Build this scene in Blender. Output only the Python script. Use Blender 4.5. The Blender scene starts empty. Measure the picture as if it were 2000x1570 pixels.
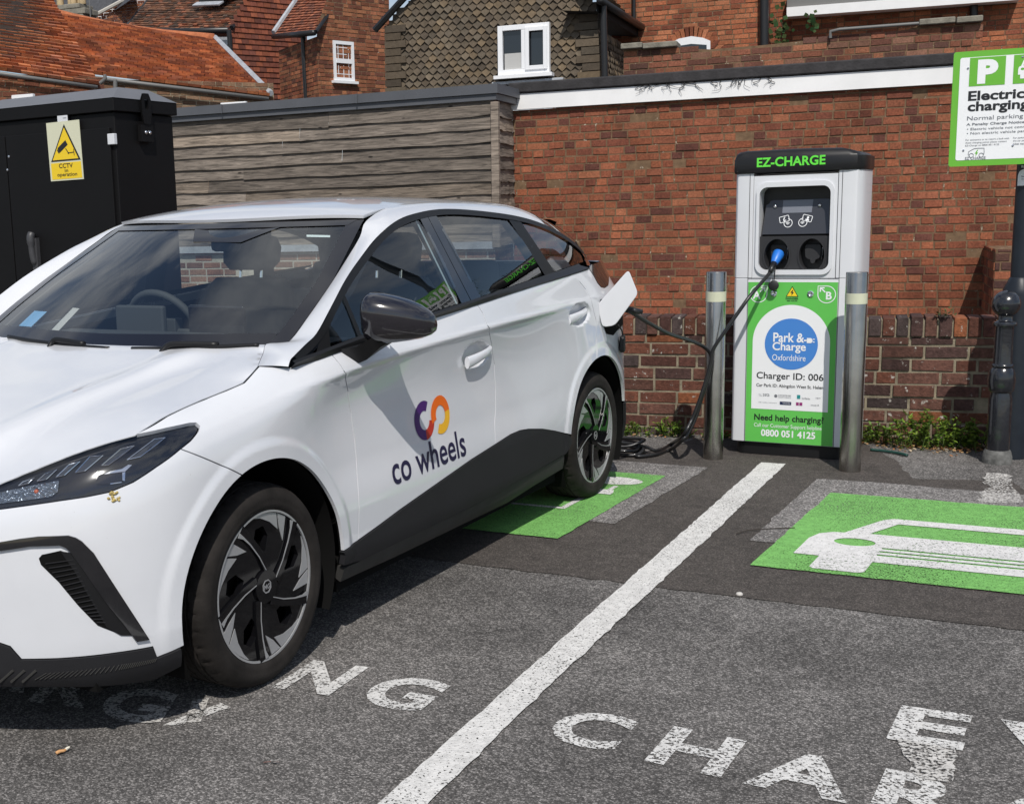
import bpy, bmesh, math, random
import numpy as np
from mathutils import Vector, Matrix
from mathutils.geometry import delaunay_2d_cdt
R_ = math.radians
random.seed(7); RNG = np.random.default_rng(7)
scene = bpy.context.scene
COL = scene.collection

# ------------------------------------------------------------------ camera
cam_d = bpy.data.cameras.new("camera"); cam = bpy.data.objects.new("camera", cam_d); COL.objects.link(cam)
cam_d.sensor_width = 36.0; cam_d.sensor_fit = 'HORIZONTAL'
cam_d.lens = 2340.2 / 2000 * 36.0
cam_d.shift_x = (1000 - 749.05) / 2000; cam_d.shift_y = (819.82 - 785) / 2000
cam_d.clip_start = 0.05; cam_d.clip_end = 600
def _camrot(yaw, pitch, roll):
    cy, sy, cp, sp = math.cos(yaw), math.sin(yaw), math.cos(pitch), math.sin(pitch)
    f = np.array([sy*cp, cy*cp, -sp]); r = np.array([cy, -sy, 0.0]); d = np.cross(f, r)
    cr, sr = math.cos(roll), math.sin(roll)
    r2, d2 = cr*r + sr*d, -sr*r + cr*d
    return Matrix(((r2[0], -d2[0], -f[0]), (r2[1], -d2[1], -f[1]), (r2[2], -d2[2], -f[2])))
cam.matrix_world = Matrix.Translation((0, 0, 1.425)) @ _camrot(-0.372, 0.170, 0.0294).to_4x4()
scene.camera = cam

# ------------------------------------------------------------------ sky and sun
SUN_AZ, SUN_EL = 160.0, 50.0          # degrees clockwise from +Y, degrees up
w = bpy.data.worlds.new("World"); scene.world = w; w.use_nodes = True
nt = w.node_tree; nt.nodes.clear()
out = nt.nodes.new('ShaderNodeOutputWorld'); bg = nt.nodes.new('ShaderNodeBackground')
sky = nt.nodes.new('ShaderNodeTexSky'); sky.sky_type = 'NISHITA'; sky.sun_disc = False
sky.sun_elevation = R_(SUN_EL); sky.sun_rotation = R_(SUN_AZ); sky.air_density = 1.0; sky.dust_density = 0.6; sky.ozone_density = 1.5
tc = nt.nodes.new('ShaderNodeTexCoord'); mp = nt.nodes.new('ShaderNodeMapping'); mp.inputs['Scale'].default_value = (1, 1, 2.6)
nz = nt.nodes.new('ShaderNodeTexNoise'); nz.inputs['Scale'].default_value = 2.6; nz.inputs['Detail'].default_value = 7; nz.inputs['Roughness'].default_value = .58; nz.inputs['Distortion'].default_value = .35
rp = nt.nodes.new('ShaderNodeValToRGB'); rp.color_ramp.elements[0].position = .43; rp.color_ramp.elements[1].position = .64
mx = nt.nodes.new('ShaderNodeMixRGB'); mx.inputs[2].default_value = (6.2, 6.5, 6.9, 1)
nt.links.new(tc.outputs['Generated'], mp.inputs[0]); nt.links.new(mp.outputs[0], nz.inputs['Vector'])
nt.links.new(nz.outputs['Fac'], rp.inputs[0]); nt.links.new(rp.outputs[0], mx.inputs[0]); nt.links.new(sky.outputs[0], mx.inputs[1])
nt.links.new(mx.outputs[0], bg.inputs[0]); bg.inputs[1].default_value = 0.10; nt.links.new(bg.outputs[0], out.inputs[0])
sd = bpy.data.lights.new("sun", 'SUN'); sd.energy = 3.9; sd.angle = R_(0.53); sd.color = (1, .95, .88)
sun = bpy.data.objects.new("sun", sd); COL.objects.link(sun)
sv = Vector((math.sin(R_(SUN_AZ))*math.cos(R_(SUN_EL)), math.cos(R_(SUN_AZ))*math.cos(R_(SUN_EL)), math.sin(R_(SUN_EL))))
sun.rotation_euler = sv.to_track_quat('Z', 'Y').to_euler(); sun.location = sv*30
scene.view_settings.view_transform = 'Standard'; scene.view_settings.look = 'None'
scene.view_settings.exposure = 0.0; scene.view_settings.gamma = 1.0; scene.view_settings.use_curve_mapping = False
scene.render.engine = 'CYCLES'; scene.cycles.max_bounces = 10; scene.cycles.transparent_max_bounces = 16; scene.cycles.use_denoising = True

# ------------------------------------------------------------------ helpers
def tag(o, label=None, cat=None, group=None, kind=None):
    if label: o['label'] = label
    if cat: o['category'] = cat
    if group: o['group'] = group
    if kind: o['kind'] = kind
    return o
def thing(name, label, cat, loc=(0, 0, 0), rotz=0.0, group=None):
    o = bpy.data.objects.new(name, None); COL.objects.link(o); o.location = loc; o.rotation_euler = (0, 0, rotz); o.empty_display_size = .1
    return tag(o, label, cat, group)
class MB:
    """collects polygons for ONE mesh object"""
    def __init__(s): s.v = []; s.f = []; s.c = []; s.n = 0; s.mi = []
    def add(s, verts, faces, col=None, mi=0):
        b = s.n; verts = [tuple(map(float, p)) for p in verts]; s.v += verts; s.n += len(verts)
        s.f += [tuple(b+i for i in f) for f in faces]; s.mi += [mi]*len(faces)
        s.c += [tuple(col) if col is not None else (1, 1, 1)]*len(verts); return b
    def box(s, c, d, col=None, M=None, mi=0):
        x, y, z = c; a, b, e = d[0]/2, d[1]/2, d[2]/2
        vs = [(x+i*a, y+j*b, z+k*e) for k in (-1, 1) for (i, j) in ((-1, -1), (1, -1), (1, 1), (-1, 1))]
        if M is not None: vs = [tuple(M @ Vector(p)) for p in vs]
        s.add(vs, [(3, 2, 1, 0), (4, 5, 6, 7), (0, 1, 5, 4), (1, 2, 6, 5), (2, 3, 7, 6), (3, 0, 4, 7)], col, mi)
    def tube(s, pts, r, n=10, col=None, cap=True, mi=0):
        pts = [Vector(p) for p in pts]; rr = r if hasattr(r, '__len__') else [r]*len(pts)
        vs = []; up = None
        for i, p in enumerate(pts):
            t = (pts[min(i+1, len(pts)-1)] - pts[max(i-1, 0)]).normalized()
            if up is None:
                up = t.orthogonal().normalized()
            up = (up - t*up.dot(t)).normalized(); q = t.cross(up)
            vs += [p + (up*math.cos(a) + q*math.sin(a))*rr[i] for a in [2*math.pi*k/n for k in range(n)]]
        fs = [(i*n+k, i*n+(k+1) % n, (i+1)*n+(k+1) % n, (i+1)*n+k) for i in range(len(pts)-1) for k in range(n)]
        if cap: fs += [tuple(range(n-1, -1, -1)), tuple((len(pts)-1)*n+k for k in range(n))]
        s.add(vs, fs, col, mi)
    def lathe(s, prof, n=32, c=(0, 0, 0), axis='z', col=None, cap=True, mi=0):
        vs = []
        for (r, h) in prof:
            for k in range(n):
                a = 2*math.pi*k/n; x, y = r*math.cos(a), r*math.sin(a)
                vs.append((c[0]+x, c[1]+y, c[2]+h) if axis == 'z' else (c[0]+x, c[1]+h, c[2]+y))
        m = len(prof); fs = [(i*n+k, i*n+(k+1) % n, (i+1)*n+(k+1) % n, (i+1)*n+k) for i in range(m-1) for k in range(n)]
        if cap: fs += [tuple(range(n-1, -1, -1)), tuple((m-1)*n+k for k in range(n))]
        if axis != 'z': fs = [tuple(reversed(f)) for f in fs]
        s.add(vs, fs, col, mi)
    def prism(s, poly, o, ax, ay, an, h, col=None, mi=0):
        """2-D polygon poly in the frame o,ax,ay extruded by h along an"""
        o, ax, ay, an = Vector(o), Vector(ax), Vector(ay), Vector(an); n = len(poly)
        a = [o + ax*x + ay*y for x, y in poly]; b = [p + an*h for p in a]
        s.add(a + b, [tuple(range(n-1, -1, -1)), tuple(range(n, 2*n))] + [(i, (i+1) % n, n+(i+1) % n, n+i) for i in range(n)], col, mi)
    def grid(s, P, col=None, closed=False, mi=0):
        nr, nc = len(P), len(P[0]); vs = [p for r in P for p in r]
        fs = [(i*nc+j, i*nc+(j+1) % nc, (i+1)*nc+(j+1) % nc, (i+1)*nc+j) for i in range(nr-1) for j in range(nc if closed else nc-1)]
        s.add(vs, fs, col, mi)
    def obj(s, name, mat, parent=None, smooth=False, angle=None, fix=False, bevel=0, bseg=2):
        me = bpy.data.meshes.new(name); me.from_pydata(s.v, [], s.f); me.update()
        at = me.color_attributes.new('tint', 'FLOAT_COLOR', 'POINT')
        if s.c: at.data.foreach_set('color', np.array([(*c[:3], 1.0) for c in s.c], dtype=np.float32).ravel())
        mats = mat if isinstance(mat, (list, tuple)) else [mat]
        for m in mats: me.materials.append(m)
        if len(mats) > 1: me.polygons.foreach_set('material_index', s.mi)
        if fix:
            bm = bmesh.new(); bm.from_mesh(me); bmesh.ops.remove_doubles(bm, verts=bm.verts, dist=1e-5); bmesh.ops.recalc_face_normals(bm, faces=bm.faces); bm.to_mesh(me); bm.free()
        if smooth or angle:
            me.polygons.foreach_set('use_smooth', [True]*len(me.polygons))
            if angle: me.set_sharp_from_angle(angle=R_(angle))
        o = bpy.data.objects.new(name, me); COL.objects.link(o)
        if parent is not None: o.parent = parent
        if bevel:
            b = o.modifiers.new('bevel', 'BEVEL'); b.width = bevel; b.segments = bseg; b.limit_method = 'ANGLE'; b.angle_limit = R_(35); b.harden_normals = True
            me.polygons.foreach_set('use_smooth', [True]*len(me.polygons))
        return o
def rrect(w, h, r, n=6, cx=0, cy=0):
    r = min(r, w/2-1e-4, h/2-1e-4); P = []
    for (sx, sy, a0) in ((1, 1, 0), (-1, 1, 90), (-1, -1, 180), (1, -1, 270)):
        for k in range(n+1):
            a = R_(a0 + 90*k/n); P.append((cx + sx*(w/2-r) + r*math.cos(a), cy + sy*(h/2-r) + r*math.sin(a)))
    return P
def circ(r, n=32, cx=0, cy=0): return [(cx+r*math.cos(2*math.pi*k/n), cy+r*math.sin(2*math.pi*k/n)) for k in range(n)]
def inpoly(x, y, P):
    c = False; n = len(P); j = n-1
    for i in range(n):
        xi, yi = P[i]; xj, yj = P[j]
        if (yi > y) != (yj > y) and x < (xj-xi)*(y-yi)/(yj-yi)+xi: c = not c
        j = i
    return c
def cr(pts, m=8):
    """Catmull-Rom through points"""
    P = [np.array(p, float) for p in pts]; P = [2*P[0]-P[1]] + P + [2*P[-1]-P[-2]]; o = []
    for i in range(1, len(P)-2):
        for k in range(m):
            t = k/m; a, b, c, d = P[i-1], P[i], P[i+1], P[i+2]
            o.append(.5*((2*b) + (c-a)*t + (2*a-5*b+4*c-d)*t*t + (3*b-a-3*c+d)*t**3))
    o.append(P[-2]); return o
_tx = {}
def text2d(body, size=1.0, bold=0.0, align='CENTER', spacing=1.0, shear=0.0):
    """flat triangles of a piece of writing, in its own x-y plane"""
    key = (body, size, bold, align, spacing, shear)
    if key in _tx: return _tx[key]
    cu = bpy.data.curves.new('t', 'FONT'); cu.body = body; cu.size = size; cu.align_x = align; cu.offset = bold*size; cu.resolution_u = 4; cu.space_character = spacing; cu.shear = shear
    ob = bpy.data.objects.new('t', cu); COL.objects.link(ob)
    dg = bpy.context.evaluated_depsgraph_get(); dg.update(); me = bpy.data.meshes.new_from_object(ob.evaluated_get(dg))
    V = [(v.co.x, v.co.y) for v in me.vertices]; F = [tuple(p.vertices) for p in me.polygons]
    bpy.data.objects.remove(ob); bpy.data.curves.remove(cu); bpy.data.meshes.remove(me)
    _tx[key] = (V, F); return V, F
def fit_text(mb, body, box, fmap, bold=0.0, align='CENTER', keep=True, col=None, mi=0, spacing=1.0):
    """writing scaled into box (x0,y0,x1,y1), mapped by fmap(x,y)->3-D"""
    V, F = text2d(body, 1.0, bold, align, spacing); xs = [p[0] for p in V]; ys = [p[1] for p in V]
    x0, y0, x1, y1 = box; sx = (x1-x0)/(max(xs)-min(xs)); sy = (y1-y0)/(max(ys)-min(ys))
    mb.add([fmap(x0+(p[0]-min(xs))*sx, y0+(p[1]-min(ys))*sy) for p in V], F, col, mi)
def put_text(mb, body, x, y, size, fmap, bold=0.0, align='CENTER', col=None, mi=0, spacing=1.0, shear=0.0):
    V, F = text2d(body, size, bold, align, spacing, shear); mb.add([fmap(x+p[0], y+p[1]) for p in V], F, col, mi)

# ------------------------------------------------------------------ materials
def nodes(name):
    m = bpy.data.materials.new(name); m.use_nodes = True; t = m.node_tree; return m, t, t.nodes['Principled BSDF']
def mat(name, col, rough=.5, metal=0.0, coat=0.0, coat_r=.03, var=.0, vs=8.0, bump=0.0, bs=60.0, spec=.5, rvar=0.0, emit=None):
    m, t, p = nodes(name); p.inputs['Base Color'].default_value = (*col, 1); p.inputs['Roughness'].default_value = rough; p.inputs['Metallic'].default_value = metal
    p.inputs['Coat Weight'].default_value = coat; p.inputs['Coat Roughness'].default_value = coat_r; p.inputs['Specular IOR Level'].default_value = spec
    c = t.nodes.new('ShaderNodeTexCoord')
    if var or rvar:
        n = t.nodes.new('ShaderNodeTexNoise'); n.inputs['Scale'].default_value = vs; n.inputs['Detail'].default_value = 6; n.inputs['Roughness'].default_value = .6
        t.links.new(c.outputs['Object'], n.inputs['Vector'])
    if var:
        r = t.nodes.new('ShaderNodeMapRange'); r.inputs[1].default_value = .3; r.inputs[2].default_value = .7; r.inputs[3].default_value = 1-var; r.inputs[4].default_value = 1+var
        t.links.new(n.outputs['Fac'], r.inputs[0]); h = t.nodes.new('ShaderNodeMix'); h.data_type = 'RGBA'; h.blend_type = 'MULTIPLY'; h.inputs[0].default_value = 1
        h.inputs[6].default_value = (*col, 1); t.links.new(r.outputs[0], h.inputs[7]); t.links.new(h.outputs[2], p.inputs['Base Color'])
    if rvar:
        r = t.nodes.new('ShaderNodeMapRange'); r.inputs[1].default_value = .3; r.inputs[2].default_value = .7; r.inputs[3].default_value = max(rough-rvar, .02); r.inputs[4].default_value = rough+rvar
        t.links.new(n.outputs['Fac'], r.inputs[0]); t.links.new(r.outputs[0], p.inputs['Roughness'])
    if bump:
        n2 = t.nodes.new('ShaderNodeTexNoise'); n2.inputs['Scale'].default_value = bs; n2.inputs['Detail'].default_value = 4; b = t.nodes.new('ShaderNodeBump'); b.inputs['Strength'].default_value = bump; b.inputs['Distance'].default_value = .01
        t.links.new(c.outputs['Object'], n2.inputs['Vector']); t.links.new(n2.outputs['Fac'], b.inputs['Height']); t.links.new(b.outputs[0], p.inputs['Normal'])
    if emit: p.inputs['Emission Color'].default_value = (*emit[0], 1); p.inputs['Emission Strength'].default_value = emit[1]
    return m
def tintmat(name, base=(1, 1, 1), rough=.85, mottle=.25, ms=25.0, bump=.4, bs=90.0, stain=None, stain_s=2.0, stain_th=(.55, .7), broad=0.0):
    """base colour from the per-piece tint attribute, mottled"""
    m, t, p = nodes(name); p.inputs['Roughness'].default_value = rough; p.inputs['Specular IOR Level'].default_value = .25
    a = t.nodes.new('ShaderNodeAttribute'); a.attribute_name = 'tint'; c = t.nodes.new('ShaderNodeTexCoord')
    n = t.nodes.new('ShaderNodeTexNoise'); n.inputs['Scale'].default_value = ms; n.inputs['Detail'].default_value = 7; n.inputs['Roughness'].default_value = .65; t.links.new(c.outputs['Object'], n.inputs['Vector'])
    r = t.nodes.new('ShaderNodeMapRange'); r.inputs[1].default_value = .28; r.inputs[2].default_value = .72; r.inputs[3].default_value = 1-mottle; r.inputs[4].default_value = 1+mottle; t.links.new(n.outputs['Fac'], r.inputs[0])
    h = t.nodes.new('ShaderNodeMix'); h.data_type = 'RGBA'; h.blend_type = 'MULTIPLY'; h.inputs[0].default_value = 1; t.links.new(a.outputs['Color'], h.inputs[6]); t.links.new(r.outputs[0], h.inputs[7]); last = h.outputs[2]
    if broad:
        mb_ = t.nodes.new('ShaderNodeMapping'); mb_.inputs['Scale'].default_value = (1.6, 1.6, .55); t.links.new(c.outputs['Object'], mb_.inputs[0]); nb = t.nodes.new('ShaderNodeTexNoise'); nb.inputs['Scale'].default_value = 1.3; nb.inputs['Detail'].default_value = 7; nb.inputs['Roughness'].default_value = .68; t.links.new(mb_.outputs[0], nb.inputs['Vector'])
        rb = t.nodes.new('ShaderNodeMapRange'); rb.inputs[1].default_value = .3; rb.inputs[2].default_value = .7; rb.inputs[3].default_value = 1-broad; rb.inputs[4].default_value = 1+broad; t.links.new(nb.outputs['Fac'], rb.inputs[0]); hb = t.nodes.new('ShaderNodeMix'); hb.data_type = 'RGBA'; hb.blend_type = 'MULTIPLY'; hb.inputs[0].default_value = 1; t.links.new(last, hb.inputs[6]); t.links.new(rb.outputs[0], hb.inputs[7]); last = hb.outputs[2]
    if stain:
        n3 = t.nodes.new('ShaderNodeTexNoise'); n3.inputs['Scale'].default_value = stain_s; n3.inputs['Detail'].default_value = 8; n3.inputs['Roughness'].default_value = .7; t.links.new(c.outputs['Object'], n3.inputs['Vector'])
        rr = t.nodes.new('ShaderNodeMapRange'); rr.inputs[1].default_value = stain_th[0]; rr.inputs[2].default_value = stain_th[1]; t.links.new(n3.outputs['Fac'], rr.inputs[0])
        g = t.nodes.new('ShaderNodeMix'); g.data_type = 'RGBA'; t.links.new(rr.outputs[0], g.inputs[0]); t.links.new(last, g.inputs[6]); g.inputs[7].default_value = (*stain, 1); last = g.outputs[2]
    t.links.new(last, p.inputs['Base Color'])
    n2 = t.nodes.new('ShaderNodeTexNoise'); n2.inputs['Scale'].default_value = bs; n2.inputs['Detail'].default_value = 5; b = t.nodes.new('ShaderNodeBump'); b.inputs['Strength'].default_value = bump; b.inputs['Distance'].default_value = .006
    t.links.new(c.outputs['Object'], n2.inputs['Vector']); t.links.new(n2.outputs['Fac'], b.inputs['Height']); t.links.new(b.outputs[0], p.inputs['Normal'])
    return m
def glassmat(name, tint, ior=1.52, rough=0.0, film=0.0):
    """thin pane: mirror by Fresnel over a tinted see-through pane"""
    m = bpy.data.materials.new(name); m.use_nodes = True; t = m.node_tree; t.nodes.clear()
    o = t.nodes.new('ShaderNodeOutputMaterial'); tr = t.nodes.new('ShaderNodeBsdfTransparent'); tr.inputs[0].default_value = (*tint, 1)
    g = t.nodes.new('ShaderNodeBsdfGlossy'); g.inputs['Roughness'].default_value = rough; fr = t.nodes.new('ShaderNodeFresnel'); ge = t.nodes.new('ShaderNodeNewGeometry'); mi_ = t.nodes.new('ShaderNodeMapRange'); mi_.inputs[3].default_value = ior; mi_.inputs[4].default_value = 1/ior; t.links.new(ge.outputs['Backfacing'], mi_.inputs[0]); t.links.new(mi_.outputs[0], fr.inputs[0])
    add = t.nodes.new('ShaderNodeMath'); add.operation = 'MULTIPLY_ADD'; add.inputs[1].default_value = 1.6; add.inputs[2].default_value = film; add.use_clamp = True
    mx = t.nodes.new('ShaderNodeMixShader'); t.links.new(fr.outputs[0], add.inputs[0]); t.links.new(add.outputs[0], mx.inputs[0]); t.links.new(tr.outputs[0], mx.inputs[1]); t.links.new(g.outputs[0], mx.inputs[2]); t.links.new(mx.outputs[0], o.inputs[0])
    return m

# ------------------------------------------------------------------ ground, markings (setting)
def asphalt(name, lo, hi, scale=95.0, patch=(.8, 1.25), tint=(1, .955, .92), rough=.92, bump=.55, sparkle=.0):
    m, t, p = nodes(name); L = t.links.new; N = t.nodes.new; p.inputs['Roughness'].default_value = rough; p.inputs['Specular IOR Level'].default_value = .3
    c = N('ShaderNodeTexCoord'); v = N('ShaderNodeTexVoronoi'); v.inputs['Scale'].default_value = scale; v.inputs['Randomness'].default_value = 1
    n0 = N('ShaderNodeTexNoise'); n0.inputs['Scale'].default_value = scale*1.3; n0.inputs['Detail'].default_value = 2
    w1 = N('ShaderNodeVectorMath'); w1.operation = 'SCALE'; w1.inputs['Scale'].default_value = .006; w2 = N('ShaderNodeVectorMath'); w2.operation = 'ADD'
    L(c.outputs['Object'], n0.inputs['Vector']); L(n0.outputs['Color'], w1.inputs[0]); L(w1.outputs[0], w2.inputs[0]); L(c.outputs['Object'], w2.inputs[1]); L(w2.outputs[0], v.inputs['Vector'])
    s = N('ShaderNodeSeparateColor'); L(v.outputs['Color'], s.inputs[0])
    r = N('ShaderNodeValToRGB'); e = r.color_ramp.elements; e[0].position = .05; e[0].color = (lo, lo, lo, 1); e[1].position = .95; e[1].color = (hi, hi, hi, 1)
    k = e.new(.55); k.color = (lo*.6+hi*.28,)*3 + (1,)
    L(s.outputs[0], r.inputs[0])
    # gaps between the stones stay dark
    g = N('ShaderNodeMapRange'); g.inputs[1].default_value = .25; g.inputs[2].default_value = .62; g.inputs[3].default_value = 1.0; g.inputs[4].default_value = .55; L(v.outputs['Distance'], g.inputs[0])
    n1 = N('ShaderNodeTexNoise'); n1.inputs['Scale'].default_value = 1.1; n1.inputs['Detail'].default_value = 6; n1.inputs['Roughness'].default_value = .6; L(c.outputs['Object'], n1.inputs['Vector'])
    pr = N('ShaderNodeMapRange'); pr.inputs[1].default_value = .32; pr.inputs[2].default_value = .68; pr.inputs[3].default_value = patch[0]; pr.inputs[4].default_value = patch[1]; L(n1.outputs['Fac'], pr.inputs[0])
    n2 = N('ShaderNodeTexNoise'); n2.inputs['Scale'].default_value = 14; n2.inputs['Detail'].default_value = 5; n2.inputs['Roughness'].default_value = .7; L(c.outputs['Object'], n2.inputs['Vector'])
    p2 = N('ShaderNodeMapRange'); p2.inputs[1].default_value = .3; p2.inputs[2].default_value = .7; p2.inputs[3].default_value = .78; p2.inputs[4].default_value = 1.22; L(n2.outputs['Fac'], p2.inputs[0])
    a = N('ShaderNodeMath'); a.operation = 'MULTIPLY'; L(g.outputs[0], a.inputs[0]); L(pr.outputs[0], a.inputs[1]); a2 = N('ShaderNodeMath'); a2.operation = 'MULTIPLY'; L(a.outputs[0], a2.inputs[0]); L(p2.outputs[0], a2.inputs[1])
    x = N('ShaderNodeMix'); x.data_type = 'RGBA'; x.blend_type = 'MULTIPLY'; x.inputs[0].default_value = 1; L(r.outputs[0], x.inputs[6]); L(a2.outputs[0], x.inputs[7])
    y = N('ShaderNodeMix'); y.data_type = 'RGBA'; y.blend_type = 'MULTIPLY'; y.inputs[0].default_value = 1; L(x.outputs[2], y.inputs[6]); y.inputs[7].default_value = (*tint, 1); L(y.outputs[2], p.inputs['Base Color'])
    n4 = N('ShaderNodeTexNoise'); n4.inputs['Scale'].default_value = 2.3; n4.inputs['Detail'].default_value = 9; n4.inputs['Roughness'].default_value = .72; n4.inputs['Distortion'].default_value = .6; L(c.outputs['Object'], n4.inputs['Vector'])
    s4 = N('ShaderNodeMapRange'); s4.inputs[1].default_value = .56; s4.inputs[2].default_value = .70; s4.inputs[3].default_value = 1; s4.inputs[4].default_value = .66; L(n4.outputs['Fac'], s4.inputs[0])
    z4 = N('ShaderNodeMix'); z4.data_type = 'RGBA'; z4.blend_type = 'MULTIPLY'; z4.inputs[0].default_value = 1; L(y.outputs[2], z4.inputs[6]); L(s4.outputs[0], z4.inputs[7]); L(z4.outputs[2], p.inputs['Base Color'])
    b = N('ShaderNodeBump'); b.inputs['Strength'].default_value = bump; b.inputs['Distance'].default_value = .006; b.invert = True; L(v.outputs['Distance'], b.inputs['Height']); L(b.outputs[0], p.inputs['Normal'])
    return m
def roadpaint(name, col, wear_lo=.60, wear_hi=.66, dirt=.25, scale=70.0, big=1.6):
    """thermoplastic line paint; the coat is missing where it has worn off the stones"""
    m = bpy.data.materials.new(name); m.use_nodes = True; t = m.node_tree; L = t.links.new; N = t.nodes.new; p = t.nodes['Principled BSDF']; o = t.nodes['Material Output']
    c = N('ShaderNodeTexCoord'); n = N('ShaderNodeTexNoise'); n.inputs['Scale'].default_value = scale; n.inputs['Detail'].default_value = 5; n.inputs['Roughness'].default_value = .62; L(c.outputs['Object'], n.inputs['Vector'])
    nb = N('ShaderNodeTexNoise'); nb.inputs['Scale'].default_value = big; nb.inputs['Detail'].default_value = 3; L(c.outputs['Object'], nb.inputs['Vector'])
    s = N('ShaderNodeMath'); s.operation = 'MULTIPLY_ADD'; s.inputs[1].default_value = .22; L(nb.outputs['Fac'], s.inputs[0]); L(n.outputs['Fac'], s.inputs[2])
    w_ = N('ShaderNodeMapRange'); w_.inputs[1].default_value = wear_lo+.11; w_.inputs[2].default_value = wear_hi+.11; L(s.outputs[0], w_.inputs[0])
    d = N('ShaderNodeTexNoise'); d.inputs['Scale'].default_value = 30; d.inputs['Detail'].default_value = 8; d.inputs['Roughness'].default_value = .7; L(c.outputs['Object'], d.inputs['Vector'])
    dr = N('ShaderNodeMapRange'); dr.inputs[1].default_value = .3; dr.inputs[2].default_value = .7; dr.inputs[3].default_value = 1-dirt; dr.inputs[4].default_value = 1.04; L(d.outputs['Fac'], dr.inputs[0])
    x = N('ShaderNodeMix'); x.data_type = 'RGBA'; x.blend_type = 'MULTIPLY'; x.inputs[0].default_value = 1; x.inputs[6].default_value = (*col, 1); L(dr.outputs[0], x.inputs[7]); L(x.outputs[2], p.inputs['Base Color']); p.inputs['Roughness'].default_value = .8
    v = N('ShaderNodeTexVoronoi'); v.inputs['Scale'].default_value = 95; L(c.outputs['Object'], v.inputs['Vector']); b = N('ShaderNodeBump'); b.inputs['Strength'].default_value = .35; b.inputs['Distance'].default_value = .004; b.invert = True; L(v.outputs['Distance'], b.inputs['Height']); L(b.outputs[0], p.inputs['Normal'])
    tr = N('ShaderNodeBsdfTransparent'); mx = N('ShaderNodeMixShader'); L(w_.outputs[0], mx.inputs[0]); L(p.outputs[0], mx.inputs[1]); L(tr.outputs[0], mx.inputs[2]); L(mx.outputs[0], o.inputs['Surface'])
    return m
M_ASPH = asphalt('worn_asphalt', .090, .36, 190, (.66, 1.36), tint=(1, .945, .905))
M_ASPH2 = asphalt('pale_asphalt', .15, .50, 150, (.8, 1.2), tint=(1, .945, .915))
M_PATCH = asphalt('dark_asphalt', .072, .155, 190, (.85, 1.15), tint=(1, .88, .80), bump=.3)
M_WLINE = roadpaint('white_line_paint', (.70, .69, .67), .56, .63, .3, 120)
M_WTEXT = roadpaint('worn_white_paint', (.70, .69, .67), .50, .58, .3, 120, 3.2)
M_FADED = roadpaint('faded_white_paint', (.60, .58, .55), .46, .56, .3, 100, 3.0)
M_GREEN = roadpaint('green_paint', (.20, .50, .125), .545, .62, .38, 120)
M_WICON = roadpaint('white_icon_paint', (.72, .71, .70), .57, .65, .25, 120)

def sheet(name, poly, z, m, sub=None):
    b = MB(); b.add([(x, y, z) for x, y in poly], [tuple(range(len(poly)))])
    o = b.obj(name, m); tag(o, kind='structure'); return o
def ccw(P):
    a = sum(P[i][0]*P[(i+1) % len(P)][1]-P[(i+1) % len(P)][0]*P[i][1] for i in range(len(P))); return P if a > 0 else P[::-1]
def rough_edge(P, step=.06, amp=.006):
    Q = []
    for i in range(len(P)):
        a, b = np.array(P[i]), np.array(P[(i+1) % len(P)]); n = max(1, int(np.linalg.norm(b-a)/step))
        for k in range(n): Q.append(tuple(a+(b-a)*k/n+RNG.normal(0, amp, 2)*(1 if k else .4)))
    return Q
g = MB(); g.add([(-250, -250, 0), (250, -250, 0), (250, 250, 0), (-250, 250, 0)], [(0, 1, 2, 3)]); tag(g.obj('ground', M_ASPH), kind='structure')
# newer dark surfacing round the charging bays, with the older paler asphalt kept under the bay symbols
sheet('dark_asphalt_patch', rough_edge(ccw([(-4.2, 4.86), (-1.45, 4.542), (-.744, 4.455), (-.625, 4.436), (.583, 4.298), (2.6, 4.07), (3.2, 6.2), (.84, 6.45), (.80, 6.66), (.34, 6.60), (.28, 7.05), (.12, 7.50), (-.80, 7.60), (-1.0, 7.05), (-1.19, 6.99), (-3.9, 7.2)]), .05, .006), .003, M_PATCH)
sheet('pale_asphalt_strip', rough_edge(ccw([(-.683, 6.62), (-.957, 5.307), (-2.2, 5.46), (-2.0, 6.80)]), .05, .004), .006, M_ASPH2)
sheet('pale_asphalt_strip', rough_edge(ccw([(-.12, 6.468), (-.36, 5.182), (2.4, 4.85), (2.7, 6.12), (.82, 6.33), (.14, 6.46)]), .05, .004), .006, M_ASPH2)
# bay line
sheet('white_line', rough_edge([(-0.4178, 6.8208), (-0.694, 4.9125), (-0.9185, 3.3336), (-1.0289, 2.5366), (-1.082, 1.6), (-0.985, 1.6), (-0.9142, 2.5736), (-0.8084, 3.3426), (-0.5747, 4.875), (-0.2876, 6.8092)][::-1], .04, .002), .007, M_WLINE)
GL = [(-1.145, 4.988), (-.874, 6.349), (-2.05, 6.49), (-2.33, 5.13)]
GRN = [(-.327, 4.801), (-.048, 6.156), (1.34, 6.00), (1.06, 4.64)]
sheet('green_bay_symbol', rough_edge(ccw(GL), .05, .002), .009, M_GREEN)
sheet('green_bay_symbol', rough_edge(ccw(GRN), .05, .002), .009, M_GREEN)
def fill(b, loops, fmap, col=None, mi=0):
    """2-D outline with holes, filled flat"""
    from mathutils.geometry import tessellate_polygon
    V = [p for l in loops for p in l]; T = tessellate_polygon([[Vector((*p, 0)) for p in l] for l in loops])
    T = [t if (V[t[1]][0]-V[t[0]][0])*(V[t[2]][1]-V[t[0]][1])-(V[t[2]][0]-V[t[0]][0])*(V[t[1]][1]-V[t[0]][1]) > 0 else t[::-1] for t in T]
    b.add([fmap(*p) for p in V], T, col, mi)
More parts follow.
